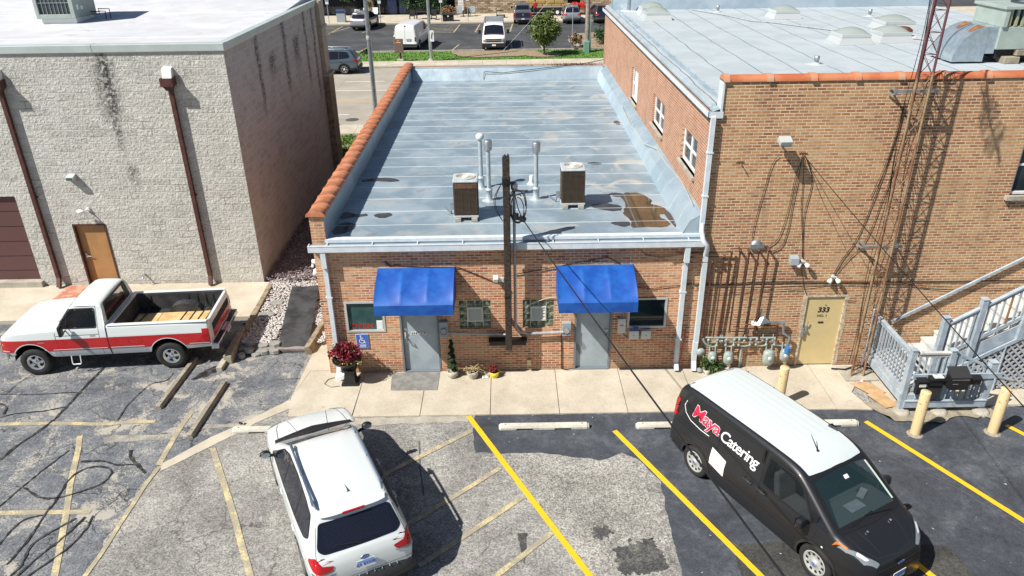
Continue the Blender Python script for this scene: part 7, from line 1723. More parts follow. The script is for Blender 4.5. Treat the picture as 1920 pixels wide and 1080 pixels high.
for sg in (-1, 1):
    obj('red_band', band(B, .645, .975, -2.88, 2.44, sg, .006), p_red, tk)
    st_ = MB(); B.ribbon([(-2.85, .685), (-2.2, .685)], .022, 'side', .010, sg, mb=st_); B.ribbon([(-1.12, .685), (-.70, .685)], .022, 'side', .010, sg, mb=st_); B.ribbon([(-.6, .685), (1.12, .685)], .022, 'side', .010, sg, mb=st_); B.ribbon([(2.18, .685), (2.38, .70)], .02, 'side', .010, sg, mb=st_)
    for cx in (-1.665, 1.665): B.ribbon([(cx + .475 * math.cos(R(15 + k * 7.5)), .40 + .475 * math.sin(R(15 + k * 7.5))) for k in range(21)], .022, 'side', .011, sg, mb=st_)
    obj('pinstripe', st_, p_twhite, tk)
    obj('lower_panel', B.decal([(-1.15, .465), (1.12, .46), (1.12, .64), (-1.15, .64)], 'side', .0035, sg, g=.1), M('grey_lower_paint', (.42, .46, .49), .35), tk)
    sm_ = MB()
    for pl in ([(.98, 1.22), (1.0, 1.1), (.98, .62), (.93, .48)], [(-.40, 1.72), (-.42, 1.2), (-.42, .48)], [(.98, 1.06), (-.42, 1.07)], [(-.42, 1.72), (.4, 1.73), (.95, 1.27)], [(-.44, .93), (-.6, .93)]): B.ribbon(pl, .009, 'side', .006, sg, mb=sm_, seg=.1)
    obj('panel_gap', sm_, m_plas, tk)
    obj('bed_gap', B.ribbon([(-.665, 1.27), (-.665, .48)], .035, 'side', .007, sg), m_under, tk)
    f = obj('side_window', B.decal(dwin, 'side', .002, sg, g=.1), m_cglass, tk); obj('window_seal', B.ribbon(dwin, .03, 'side', .007, sg, closed=True), m_blk, f)
    obj('vent_bar', B.ribbon([(.55, 1.63), (.62, 1.26)], .03, 'side', .009, sg), m_blk, f)
    obj('door_handle', MB().box(-.28, sg * .955, 1.02, -.12, sg * .985, 1.055).box(-.30, sg * .95, 1.01, -.10, sg * .958, 1.065), m_chrome, tk)
    mr = obj('mirror', MB().obox((.66, sg * 1.13, 1.28), (.10, .17, .26), tz=sg * .1), m_blk, tk, bevel=.02); obj('mirror_arm', MB().tube([(.64, sg * .93, 1.2), (.65, sg * 1.08, 1.18), (.66, sg * 1.12, 1.2)], .02, 6).tube([(.6, sg * .92, 1.32), (.65, sg * 1.06, 1.32)], .012, 6), m_blk, mr)
    obj('tail_light', B.decal([(-2.89, .74), (-2.68, .74), (-2.66, 1.08), (-2.87, 1.08)], 'side', .014, sg, g=.06), m_tail, tk)
    obj('headlight', B.decal([(2.40, .82), (2.47, .82), (2.46, .97), (2.36, .97)], 'side', .012, sg, g=.04), m_lens, tk)
    obj('marker_light', B.decal([(2.36, .72), (2.475, .72), (2.475, .81), (2.38, .81)], 'side', .013, sg, g=.04), m_amber, tk)
    obj('fuel_flap' if sg > 0 else 'bed_badge', B.ribbon([(-1.02 + .09 * math.cos(k * PI / 8), .83 + .09 * math.sin(k * PI / 8)) for k in range(17)], .008, 'side', .007, sg), M('dark_red_line', (.2, .006, .006), .5), tk)
    obj('fender_badge', B.ribbon([(1.30, .90), (1.45, .90)], .03, 'side', .008, sg), m_galv, tk)
obj('rear_window', B.decal(rwin, 'rear', .002, g=.1), m_cglass, tk); obj('rear_window_seal', B.ribbon(rwin, .045, 'rear', .008, closed=True), m_blk, tk)
obj('windscreen', B.decal(wsc, 'top', .005, g=.08), m_tint, tk); obj('windscreen_seal', B.ribbon(wsc, .035, 'top', .009, closed=True), m_blk, tk)
obj('wiper', B.ribbon([(1.0, -.5), (.98, 0)], .015, 'top', .015).tube([(1.02, .1, 1.27), (1.0, .6, 1.27)], .008, 5), m_blk, tk)
hs = MB()
for sg in (-1, 1): B.ribbon([(1.02, sg * .80), (1.6, sg * .80), (2.35, sg * .72)], .010, 'top', .003, mb=hs); B.ribbon([(1.1, sg * .42), (2.3, sg * .36)], .014, 'top', .002, mb=hs)
B.ribbon([(1.08, -.8), (1.10, 0), (1.08, .8)], .012, 'top', .003, mb=hs); obj('bonnet_line', hs, M('pale_line', (.45, .48, .48), .5), tk)
bd = MB().box(-2.84, -.80, .76, -.72, .80, .80).box(-2.84, -.86, .80, -.72, -.78, 1.25).box(-2.84, .78, .80, -.72, .86, 1.25).box(-.76, -.80, .80, -.70, .80, 1.25)
for sg in (-1, 1):
    hp = [(-1.665 + .42 * math.cos(PI * k / 10), .80 + .26 * math.sin(PI * k / 10)) for k in range(11)]
    bd.prism(hp, sg * .52, sg * .80, 'y')
bl_ = obj('bed_liner', bd, m_rub, tk)
pw = MB().box(-2.78, -.51, .80, -1.12, .51, .822).box(-1.11, -.51, .80, -.80, .51, .82); obj('plywood_floor', pw, M('plywood', (.50, .33, .14), .8, c2=(.62, .45, .22), vs=5), bl_)
obj('bed_rail', MB().box(-2.86, -.95, 1.262, -.70, -.83, 1.282).box(-2.86, .83, 1.262, -.70, .95, 1.282).box(-.76, -.83, 1.25, -.69, .83, 1.276), p_twhite, tk, bevel=.008)
tg = obj('tailgate', MB().box(-2.925, -.76, .66, -2.85, .76, 1.27), p_twhite, tk, bevel=.015)
obj('tailgate_panel', MB().box(-2.932, -.74, .90, -2.926, .74, 1.10), m_blkm, tg); obj('tailgate_red_band', MB().box(-2.932, -.74, .70, -2.926, .74, .89), p_red, tg)
rp = MB()
for x in (-2.45, -2.2, -1.98, -1.75, -.95): rp.tube([(x, -.78, 1.2), (x + .03, -.76, .95), (x + .04, -.5, .835), (x + .10, .5, .835), (x + .12, .77, 1.0), (x + .12, .78, 1.2)], .011, 5)
rp.tube([(-2.6, .77, 1.1), (-1.9, .77, 1.04), (-.8, .77, 1.1)], .01, 5)
obj('cargo_strap', rp, m_cable, bl_)
obj('strap_anchor', MB().box(-.95, .6, .83, -.85, .78, 1.0).box(-1.05, .62, 1.02, -.9, .79, 1.1), m_plas, bl_)
obj('rear_bumper', MB().prism([(-3.10, -.95), (-3.12, -.4), (-3.12, .4), (-3.10, .95), (-2.86, .99), (-2.93, .5), (-2.93, -.5), (-2.86, -.99)], .48, .62), m_chrome, tk, bevel=.02)
for sg in (-1, 1): obj('bumper_pad', MB().prism([(-3.09, sg * .88), (-3.10, sg * .25), (-2.95, sg * .25), (-2.92, sg * .88)], .62, .632), m_blk, tk)
plate(tk, -3.125, 0, .55, R(-90), 'B 1964', w=.28, h=.12)
obj('front_bumper', MB().prism([(2.56, -.5), (2.60, 0), (2.56, .5), (2.46, .93), (2.28, .99), (2.24, .95), (2.40, .85), (2.42, -.85), (2.24, -.95), (2.28, -.99), (2.46, -.93)], .46, .66), m_chrome, tk, bevel=.02)
obj('grille', B.decal([(-.62, .72), (.62, .72), (.62, .98), (-.62, .98)], 'front', .01), m_plas, tk)
for sg in (-1, 1): obj('step_hoop', MB().tube([(.42, sg * .93, .46), (.42, sg * .97, .27), (.45, sg * .98, .24), (.68, sg * .98, .24), (.71, sg * .97, .27), (.71, sg * .93, .46)], .018, 7), m_white, tk)
m_seatr = M('red_brown_seat', (.22, .06, .05), .85, c2=(.30, .12, .09), vs=6)
obj('bench_seat', MB().box(-.42, -.72, .70, .16, .72, .92).obox((-.40, 0, 1.14), (.14, 1.44, .56), Matrix.Rotation(R(-12), 3, 'Y')), m_seatr, tk, bevel=.04)
obj('seat_cushion', MB().obox((-.1, -.35, .98), (.35, .35, .06), tz=.5), M('tan_cloth', (.5, .38, .26), .9), tk, bevel=.02)
obj('dashboard', MB().prism([(.92, .9), (.62, .95), (.60, 1.12), (.90, 1.24)], -.85, .85, 'y'), m_seatr, tk); obj('cabin_floor', MB().box(-.5, -.86, .6, 1.0, .86, .66), m_under, tk)
obj('steering_wheel', MB().tube([(.45 - .07 * math.sin(a * PI / 10), .4 + .19 * math.cos(a * PI / 10), 1.16 + .17 * math.sin(a * PI / 10)) for a in range(21)], .015, 6), m_blk, tk)
for x in (-1.665, 1.665):
    for sg in (-1, 1): wheel(tk, x, sg, .96, .375, .25, .21, 'truck')

def cabmap(x):
    if x < -2.2: return -2.2 + (x + 2.2) * .76
    if x < -1.15: return x
    if x < -.70: return -1.15 + (x + 1.15) * 1.955
    if x < .95: return x + .26 * (.95 - x)
    if x > 2.2: return 2.2 + (x - 2.2) * .85
    return x
def remap(o):
    for ch in o.children:
        if ch.type == 'MESH' and ch.name.split('.')[0] not in ('wheel', 'rim'):
            for v in ch.data.vertices:
                v.co.x = cabmap(v.co.x); v.co.z += .05 + max(0, v.co.z - 1.28) * .07
        remap(ch)
bpy.context.view_layer.update()
remap(tk)

# --- vehicles across the street
build_suv('crossover_car', 'blue-grey crossover driving on the street past the block building', (-12.95, 40.25, 0), R(180), p_grey, False, 'car')
build_suv('parked_car', 'silver-white SUV with a dark roof parked left in the far lot', (-14.15, 64.0, 0), R(82), p_silver, False, 'car', 'cars in the far parking lot')
build_suv('parked_car', 'silver-grey SUV with red tail lights parked right of the far dark pickup', (6.75, 66.6, 0), R(90), p_silver, False, 'car', 'cars in the far parking lot')
build_suv('parked_car', 'dark navy SUV at the far right of the far lot, cut by the brick wall', (9.75, 66.6, 0), R(95), p_navy, False, 'car', 'cars in the far parking lot')
VB = dict(cell=.10, top=[(-2.75, .45), (-2.74, 1.0), (-2.66, 1.85), (-2.55, 2.05), (-2.3, 2.10), (.9, 2.10), (1.25, 2.02), (1.75, 1.36), (1.85, 1.28), (2.35, 1.15), (2.55, .95), (2.6, .55)],
    w=[(-2.75, .96), (-2.6, 1.0), (1.9, 1.0), (2.4, .94), (2.6, .85)], belt=[(-2.75, .4), (-2.7, 1.1), (1.7, 1.1), (2.3, 1.0), (2.6, .5)], sill=[(-2.75, .42), (2.6, .36)], tum=.17, rr=.14, crown=.05, arches=[(-1.75, .37, .43), (1.65, .37, .43)], rearx=-2.7, floor=.35)
def build_van(name, lab, loc, rot, rack, group):
    t = thing(name, lab, 'van', loc, rot, group, local=True); B = Body(VB)
    obj('body', B.cut(), p_wv, t); wells(t, B); arch_trim(t, B, m_plas, .04)
    ws = rpoly([(1.78, -.84), (1.80, 0), (1.78, .84), (1.30, .74), (1.27, 0), (1.30, -.74)], .06)
    obj('windscreen', B.decal(ws, 'top', .006, g=.15), m_tint, t); obj('cowl', B.decal([(1.79, -.86), (1.93, -.8), (1.95, .8), (1.79, .86)], 'top', .007), m_plas, t)
    for sg in (-1, 1):
        obj('side_window', B.decal(rpoly([(1.62, 1.32), (1.22, 1.88), (.55, 1.88), (.55, 1.30)], .05), 'side', .006, sg, g=.15), m_tint, t)
        obj('mirror', MB().obox((1.42, sg * 1.18, 1.42), (.12, .22, .32)), m_blk, t, bevel=.03)
        obj('tail_light', B.decal([(sg * .82, .78), (sg * .96, .78), (sg * .95, 1.12), (sg * .82, 1.12)], 'rear', .012, g=.08), M('dark_red_lens', (.12, .01, .04), .2), t)
        obj('headlight', B.decal([(sg * .60, .86), (sg * .84, .86), (sg * .84, .98), (sg * .60, .98)], 'front', .02, g=.08), m_lens, t)
        obj('indicator', B.decal([(sg * .60, .78), (sg * .86, .78), (sg * .86, .85), (sg * .60, .85)], 'front', .02, g=.08), m_amber, t)
        for x in (-1.75, 1.65): wheel(t, x, sg, .97, .37, .22, .21, 'plain', 16)
    obj('grille', B.decal([(-.88, .76), (.88, .76), (.84, 1.0), (-.84, 1.0)], 'front', .012), m_blkm, t); obj('grille_bar', B.ribbon([(-.55, .88), (.55, .88)], .03, 'front', .022), m_galv, t); obj('gold_emblem', B.decal([(-.1, .86), (.1, .86), (.1, .91), (-.1, .91)], 'front', .03), m_amber, t)
    obj('front_bumper', MB().box(2.45, -.98, .34, 2.72, .98, .68), m_blkm, t, bevel=.04); obj('rear_bumper', MB().box(-2.92, -.94, .42, -2.7, .94, .58), m_plas, t, bevel=.02); obj('bumper_step', MB().box(-2.9, -.92, .585, -2.72, .92, .62), m_winfr, t)
    pl_ = obj('front_plate', MB().box(2.72, -.16, .47, 2.73, .16, .60), m_white, t); obj('rear_plate', MB().box(-2.79, -.5, .82, -2.74, -.12, 1.0), m_steelgrey, t)
    sm_ = MB(); B.ribbon([(0, .6), (0, 1.95)], .02, 'rear', .006, mb=sm_); B.ribbon([(-.8, .62), (-.86, 1.2), (-.74, 1.9), (.74, 1.9), (.86, 1.2), (.8, .62)], .015, 'rear', .005, mb=sm_)
    for sg in (-1, 1): B.ribbon([(.5, 1.95), (.5, .5)], .015, 'side', .005, sg, mb=sm_); B.ribbon([(-.8, 1.9), (-.8, .5)], .015, 'side', .005, sg, mb=sm_)
    obj('panel_gap', sm_, M('gap_grey', (.25, .26, .28), .6), t); obj('door_lamp', MB().box(-2.66, -.07, 1.98, -2.60, .07, 2.03), m_tail, t)
    if rack:
        rk_ = MB()
        for sg in (-1, 1): rk_.box(-2.3, sg * .8 - .025, 2.10, 1.0, sg * .8 + .025, 2.2)
        for k in range(9): rk_.box(-2.2 + k * .39, -.82, 2.17, -2.16 + k * .39, .82, 2.21)
        obj('roof_rack', rk_, m_galv, t)
    return t
build_van('cargo_van', 'white cargo van seen from behind, parked at the grass behind the brown sign box', (-8.05, 51.9, 0), R(83), False, 'white cargo vans across the street')
build_van('cargo_van', 'white cargo van with a roof rack facing the camera, parked at the verge kerb', (-1.0, 50.85, 0), R(-90), True, 'white cargo vans across the street')
t = thing('parked_pickup', 'dark grey double-cab pickup with a tonneau cover, left of the two right-hand SUVs', 'pickup truck', (1.75, 67.2, 0), R(90), local=True)
PB = dict(cell=.10, top=[(-2.8, .6), (-2.79, 1.14), (-1.35, 1.16), (-1.28, 1.2), (-1.15, 1.72), (-1.0, 1.82), (.3, 1.84), (.6, 1.76), (1.2, 1.26), (1.3, 1.2), (2.2, 1.1), (2.6, .95), (2.7, .6)], w=[(-2.8, .93), (2.1, .95), (2.7, .82)], belt=[(-2.8, .5), (-2.75, 1.06), (1.2, 1.1), (2.2, 1.0), (2.7, .5)], sill=[(-2.8, .5), (2.7, .45)], tum=.33, rr=.1, crown=.02, arches=[(-1.7, .42, .48), (1.75, .42, .48)], rearx=-1.2, floor=.45)
B = Body(PB); obj('body', B.cut(), M('gunmetal_paint', (.16, .17, .19), .3, m=.5, coat=.8), t); wells(t, B)
obj('rear_window', B.decal(rpoly([(-.68, 1.28), (.68, 1.28), (.6, 1.68), (-.6, 1.68)], .06), 'rear', .01, g=.1), m_tint, t)
obj('tailgate', MB().box(-2.84, -.72, .66, -2.79, .72, 1.14), M('dark_blue_tailgate', (.02, .022, .05), .35), t); obj('emblem', MB().cyl((-2.845, 0, .96), .09, .01, 12, 'x'), m_galv, t)
for sg in (-1, 1):
    obj('tail_light', MB().box(-2.83, sg * .74, .78, -2.78, sg * .93, 1.12), m_tail, t); obj('mirror', MB().obox((.95, sg * 1.1, 1.28), (.1, .2, .22)), m_blk, t, bevel=.03)
    obj('side_window', B.decal(rpoly([(1.05, 1.25), (.55, 1.65), (-1.0, 1.65), (-1.1, 1.25)], .05), 'side', .008, sg, g=.15), m_tint, t)
    for x in (-1.7, 1.75): wheel(t, x, sg, .93, .39, .24, .22, 'plain', 16)
obj('rear_bumper', MB().box(-2.98, -.9, .48, -2.8, .9, .66), m_chrome, t, bevel=.02); obj('number_plate', MB().box(-2.99, -.15, .52, -2.98, .15, .63), m_white, t)
# ---------------------------------------------------------------- across the street
m_stonew = NT('fieldstone_wall')
_v = m_stonew.tc; _x, _y, _z = m_stonew.sep(_v); _vv = m_stonew.comb(_x, _z)
_n = m_stonew.t.nodes.new('ShaderNodeTexBrick'); m_stonew.t.links.new(_vv, _n.inputs['Vector'])
for k_, q in (('Scale', 1), ('Brick Width', .55), ('Row Height', .17), ('Mortar Size', .018), ('Mortar Smooth', .4)): _n.inputs[k_].default_value = q
_n.inputs['Color1'].default_value = (0, 0, 0, 1); _n.inputs['Color2'].default_value = (1, 1, 1, 1)
_c = m_stonew.ramp(m_stonew.math('ADD', m_stonew.math('MULTIPLY', _n.outputs['Color'], .6), m_stonew.math('MULTIPLY', m_stonew.noise(4, 3, _vv), .4)), [(.2, (.16, .11, .07)), (.45, (.34, .25, .16)), (.7, (.50, .40, .28)), (.9, (.60, .52, .40))])
m_stonew.set('Base Color', m_stonew.mix(_n.outputs['Fac'], _c, (.10, .085, .07))); m_stonew.set('Roughness', .9); m_stonew.bump(m_stonew.math('SUBTRACT', m_stonew.noise(9, 3), _n.outputs['Fac']), .8, .04)
t = thing('store', 'fieldstone store across the street with dark recessed shopfront on the left', 'building', (-5, 73, 0))
obj('wall', MB().box(-5.6, 73, 0, 6.9, 86, 5.2).box(8.4, 73, 0, 30, 86, 5.2).box(6.9, 73, 2.9, 8.4, 86, 5.2).box(-15.6, 73, 0, -14.7, 74, 5.2).box(-60, 73, 3.2, -5.6, 86, 5.2), m_stonew.m, t)
obj('roof', MB().box(-60, 73.1, 5.2, 30, 86, 5.4), m_roofR, t)
obj('shopfront', MB().box(-40, 74.0, .14, -5.6, 74.1, 3.2), m_tint, t)
mu = MB()
for k in range(22): mu.box(-40 + k * 1.55, 73.9, .14, -39.9 + k * 1.55, 74.02, 3.2)
obj('mullion', mu, m_blkm, t)
obj('door', MB().box(-13.2, 73.7, .14, -12.2, 73.8, 2.5).box(-11.9, 73.7, .14, -11.1, 73.8, 2.5), M('navy_door', (.02, .03, .08), .3), t)
obj('dark_bay', MB().box(6.9, 74.0, .14, 8.4, 74.1, 2.9), m_blkm, t)
tag(obj('backdrop_trees', leafcloud(MB(), (0, 130, 3), (90, 8, 9), 9000, 1.0, 91, 200), m_leafd, recenter=False), 'distant belt of green trees beyond the store', 'trees', kind='stuff')
# lamp posts, signs, tree
def pole(name, x, y, r0, r1, h, lab, m, cat='light pole', base=True, grp=None):
    t = thing(name, lab, cat, (x, y, 0), group=grp); obj('pole', MB().tube([(x, y, 0), (x, y, h)], [r0, r1], 14), m, t)
    if base: obj('base', MB().lathe([(r0 * 2.2, 0), (r0 * 2.2, .12), (r0 * 1.3, .2), (r0, .3)], (x, y, 0), 14), m_conc, t)
    return t
t = pole('street_light', -7.0, 24.1, .13, .09, 9.5, 'tall grey street light pole rising beside the far end of the tile coping', m_galv)
obj('band', MB().lathe([(.125, 0), (.13, .02), (.13, .18), (.125, .2)], (-7.0, 24.1, 4.6), 14), m_winfr, t); obj('arm', MB().tube([(-7.0, 24.1, 9.3), (-7.0, 25.5, 9.7), (-7.0, 27, 9.7)], .05, 8), m_galv, t); obj('lamp_head', MB().box(-7.15, 26.9, 9.62, -6.85, 27.6, 9.75), m_galv, t)
t = pole('street_light', -5.8, 43.9, .13, .10, 9, 'grey light pole standing on the far verge with a white road sign', m_galv)
obj('road_sign', MB().box(-5.78, 43.72, 1.55, -5.48, 43.74, 2.35), m_white, t); obj('road_sign_symbol', MB().tube([(-5.66, 43.71, 1.75), (-5.66, 43.71, 1.98), (-5.58, 43.71, 2.22)], .03, 5), m_blk, t)
t = pole('utility_pole', 6.55, 47.3, .20, .15, 10, 'stout weathered utility pole at the right edge of the far verge', M('grey_weathered_pole', (.30, .28, .25), .85, c2=(.20, .18, .16), vs=4), 'utility pole', False)
obj('riser', MB().tube([(6.8, 47.2, 0), (6.8, 47.2, 2.7)], .06, 8), m_galv, t)
tag(obj('transformer_box', MB().prism([(6.25, 46.7), (6.7, 46.7), (6.7, 47.1), (6.25, 47.1)], 0, .95), M('transformer_green', (.16, .32, .26), .5), bevel=.03), 'green utility pedestal at the foot of the stout pole', 'utility box')
pole('sign_post', 5.55, 49.6, .035, .035, 3.2, 'thin dark post at the island left of the stout pole', m_steelgrey, 'post', False)
t = thing('sign_box', 'brown cabinet sign on a short post before the rear-facing white van', 'sign', (-8.2, 43.95, 0)); obj('cabinet', MB().box(-8.55, 43.82, .72, -7.88, 44.02, 1.75), M('brown_sign_paint', (.14, .10, .085), .6), t, bevel=.02); obj('post', MB().box(-8.2, 43.88, .1, -8.08, 43.98, .72), m_blkm, t); obj('base', MB().prism([(-8.38, 43.7), (-7.9, 43.7), (-7.9, 44.1), (-8.38, 44.1)], 0, .28), m_conc, t, bevel=.04)
obj('lettering', MB().box(-8.3, 43.812, 1.60, -8.17, 43.819, 1.66).box(-8.39, 43.812, 1.46, -8.06, 43.819, 1.54), M('sign_orange', (.75, .35, .15), .6), t)
def tree(x, y, zc, rad, th, lab, n, s, m=None, cl=90, nm='tree'):
    t = thing(nm, lab, 'tree' if nm == 'tree' else 'shrub', (x, y, 0))
    if th: 
        tr = MB().tube([(x, y, 0), (x + .02, y, th * .6), (x, y, th), (x, y, zc)], [.09, .07, .06, .02], 8); q = random.Random(int(x * 10))
        for k in range(9):
            a = q.uniform(0, 6.28); tr.tube([(x, y, th * .85 + .08 * k), (x + math.cos(a) * rad[0] * .6, y + math.sin(a) * rad[1] * .6, zc + q.uniform(-.3, .6) * rad[2])], [.035, .01], 5)
        obj('trunk', tr, m_bark, t)
    obj('crown', leafcloud(MB(), (x, y, zc), rad, n, s, int(abs(x) * 7) + 3, cl, shell=.25), m or m_leaf, t)
    return t
tree(3.0, 45.85, 2.1, (1.12, 1.1, 1.12), 1.1, 'small round-crowned street tree in a mulch ring on the far verge', 5200, .10, M('maple_leaves', (.06, .10, .02), .55, c2=(.15, .19, .05), vs=3), 80)
tree(5.75, 48.9, .75, (.5, .5, .6), 0, 'rusty-green shrub left of the green utility pedestal', 900, .07, M('autumn_leaves', (.10, .11, .03), .7, c2=(.28, .13, .08), vs=6), 20, 'shrub')
tree(8.6, 50.2, .95, (1.1, .9, .9), 0, 'large clipped dark shrub right of the stout pole', 3000, .07, m_leafd, 60, 'shrub')
tree(-11.3, 47.6, .3, (.45, .4, .3), 0, 'small low shrub at the left end of the far verge', 400, .07, m_leafd, 12, 'shrub')
tree(-8.35, 18.9, .9, (.35, .9, .8), 0, 'leafy bush growing in the gap between the block pier and the tiled parapet', 1300, .07, m_leaf, 24, 'shrub')
for x, lab in ((-11.3, 'clipped green bush by the store door'), (-9.3, 'middle clipped green bush before the stone wall'), (-7.9, 'right clipped green bush before the stone wall')): tree(x + .6, 72.4, 1.3, (.95, .6, .9), 0, lab, 900, .11, m_leafd, 30, 'shrub')
for x in (-17.6, -15.2): tree(x, 73.0, 2.0, (1.1, .5, .8), 0, {-17.6: 'hanging greenery above the shopfront, left clump', -15.2: 'hanging greenery above the shopfront, right clump'}[x], 500, .12, m_leaf, 20, 'shrub')
tree(11.2, 75, 2.2, (1.5, 1, 2), 0, 'green tree foliage at the right end of the store', 1200, .13, m_leaf, 40, 'shrub')
tag(obj('guy_wire', MB().tube([(-.35, 47.4, .1), (6.45, 47.3, 7.0)], .018, 5), m_galv), 'thin guy wire slanting up from the verge to the stout pole', 'guy wire')
def hsign(x, lab, z=2.35, y=66.3):
    t = thing('parking_sign', lab, 'sign', (x, y, 0), group='blue wheelchair parking signs at the store'); obj('post', MB().tube([(x, y, .14), (x, y, 2.6)], .035, 6), m_steelgrey, t)
    obj('plate', MB().box(x - .16, y - .05, z - .32, x + .16, y - .03, z + .3), m_white, t); obj('panel', MB().box(x - .13, y - .056, z - .06, x + .13, y - .051, z + .26), M('sign_teal_blue', (.08, .30, .45), .5), t)
hsign(-18.3, 'wheelchair parking sign at the far left, by the grill'); hsign(-12.95, 'wheelchair parking sign behind the street light pole, near the store door'); hsign(-6.65, 'wheelchair parking sign behind the verge light pole'); hsign(-3.9, 'wheelchair parking sign in front of the stone wall, alone', z=2.5)
t = thing('grill', 'grey barbecue grill on the store walkway at the far left', 'barbecue', (-17.2, 67.6, .14)); obj('cabinet', MB().box(-17.7, 67.3, .14, -16.8, 67.9, 1.0), m_steelgrey, t, bevel=.02); obj('lid', MB().prism([(67.3, 1.0), (67.3, 1.25), (67.5, 1.4), (67.8, 1.4), (67.95, 1.0)], -17.7, -16.8, 'x'), M('navy_lid', (.04, .06, .12), .3), t); obj('side_shelf', MB().box(-18.2, 67.35, .95, -17.7, 67.85, .98).box(-16.8, 67.35, .95, -16.3, 67.85, .98), m_blkm, t)
def chair(x, y, m, lab, rot=0):
    t = thing('chair', lab, 'chair', (x, y, .14), rot, 'patio chairs on the store walkway', local=True)
    obj('seat', MB().box(-.28, -.28, .40, .28, .28, .45), m, t, bevel=.02); obj('backrest', MB().grid(6, 4, lambda u, v: (-.28 + .56 * u, .28 + .12 * v, .45 + .55 * v)), m, t)
    for sx in (-.25, .25):
        for sy in (-.25, .25): obj('leg', MB().tube([(sx, sy, 0), (sx, sy, .42)], .025, 6), m, t)
    obj('armrest', MB().box(-.32, -.25, .64, -.27, .3, .67).box(.27, -.25, .64, .32, .3, .67), m, t)
for (x, y, m, lab) in ((-15.9, 69.2, m_white, 'white patio chair left of the silver SUV, nearest'), (-15.2, 70.6, m_white, 'white patio chair behind the silver SUV'), (-14.2, 70.8, m_white, 'right-hand white patio chair behind the silver SUV'), (-16.5, 70.4, m_plas, 'dark patio chair beside the grill'), (-9.9, 68.2, m_blkm, 'black patio chair left of the black table'), (-7.6, 68.3, m_blkm, 'black patio chair right of the black table'), (-5.0, 70.5, m_steelgrey, 'grey patio chair right of the firewood'), (-3.6, 70.8, m_steelgrey, 'grey patio chair right of the small round table')): chair(x, y, m, lab)
def table(x, y, w_, d_, h, m, lab, nm='table'):
    t = thing(nm, lab, 'table', (x, y, .14)); obj('top', MB().box(x - w_ / 2, y - d_ / 2, .14 + h - .05, x + w_ / 2, y + d_ / 2, .14 + h), m, t)
    for sx in (-1, 1):
        for sy in (-1, 1): obj('leg', MB().box(x + sx * (w_ / 2 - .06) - .03, y + sy * (d_ / 2 - .06) - .03, .14, x + sx * (w_ / 2 - .06) + .03, y + sy * (d_ / 2 - .06) + .03, .14 + h - .05), m, t)
table(-8.8, 69.0, 1.5, .9, .75, m_blkm, 'long black patio table before the hedge'); table(-4.3, 70.6, .7, .7, .6, m_blkm, 'small dark patio table between two grey chairs')
t = thing('fire_pit', 'square black fire pit cabinet at the edge of the store walkway', 'fire pit', (-6.0, 67.0, .14)); obj('cabinet', MB().box(-6.55, 66.6, .14, -5.45, 67.5, .78), m_blkm, t); obj('top', MB().box(-6.65, 66.5, .78, -5.35, 67.6, .86), m_plas, t); obj('label_card', MB().box(-6.05, 66.49, .62, -5.9, 66.5, .74), m_white, t)
lg = MB(); q_ = random.Random(3)
for k in range(150):
    a = q_.uniform(0, PI); r_ = .95 * math.sqrt(q_.random()); x, z = -6.3 + r_ * math.cos(a), .22 + r_ * math.sin(a); lg.cyl((x, 71.8, z), q_.uniform(.05, .09), .5, 7, 'y')
tag(obj('firewood_pile', lg, M('split_logs', (.20, .11, .06), .9, c2=(.45, .28, .16), vs=14)), 'round stack of split firewood leaning on the stone wall', 'firewood')
t = thing('price_board', 'white notice board standing against the stone wall right of the firewood', 'board', (-4.9, 72.6, .14)); obj('board', MB().box(-5.25, 72.55, .5, -4.65, 72.6, 1.6), m_white, t); obj('line', MB().box(-5.2, 72.54, 1.3, -4.7, 72.549, 1.36).box(-5.2, 72.54, 1.05, -4.7, 72.549, 1.1).box(-5.2, 72.54, .8, -4.75, 72.549, .85), m_steelgrey, t); obj('leg', MB().box(-5.2, 72.6, .14, -5.15, 72.65, .5).box(-4.75, 72.6, .14, -4.7, 72.65, .5), m_steelgrey, t)
t = thing('hand_cart', 'dark platform cart left standing before the stone wall', 'cart', (-.5, 69.2, .14)); obj('platform', MB().box(-1.0, 68.9, .36, -.05, 69.5, .42), m_blkm, t); obj('handle', MB().tube([(-.95, 69.0, .4), (-1.0, 69.0, 1.3), (-1.0, 69.4, 1.3), (-.95, 69.4, .4)], .03, 6).box(-1.0, 69.0, .8, -.2, 69.4, .85), m_blkm, t)
for x in (-.9, -.15):
    for y in (68.95, 69.45): obj('wheel', MB().cyl((x, y, .23), .09, .04, 10, 'y'), m_blkm, t)
t = thing('flatbed_trailer', 'dark flatbed trailer stacked with straw behind the street tree', 'trailer', (4.0, 71, 0)); obj('deck', MB().box(1.8, 70.2, .75, 7.2, 72.4, .9), m_blkm, t); obj('frame', MB().box(2.0, 70.4, .5, 7.0, 72.2, .75), m_plas, t)
for x in (5.6, 6.4): w_ = obj('wheel', MB().cyl((x, 70.05, .5), .36, .25, 18, 'y'), m_tyre, t); obj('rim', MB().cyl((x, 70.03, .5), .18, .02, 14, 'y'), m_white, w_)
obj('side_rail', MB().box(1.8, 70.15, 1.0, 7.2, 70.2, 1.08), m_steelgrey, t)
m_straw = M('straw', (.45, .32, .12), .95, c2=(.30, .20, .07), vs=9, bump=.9, bs=20)
k = 0
BL = ['left', 'second', 'third', 'fourth', 'right']
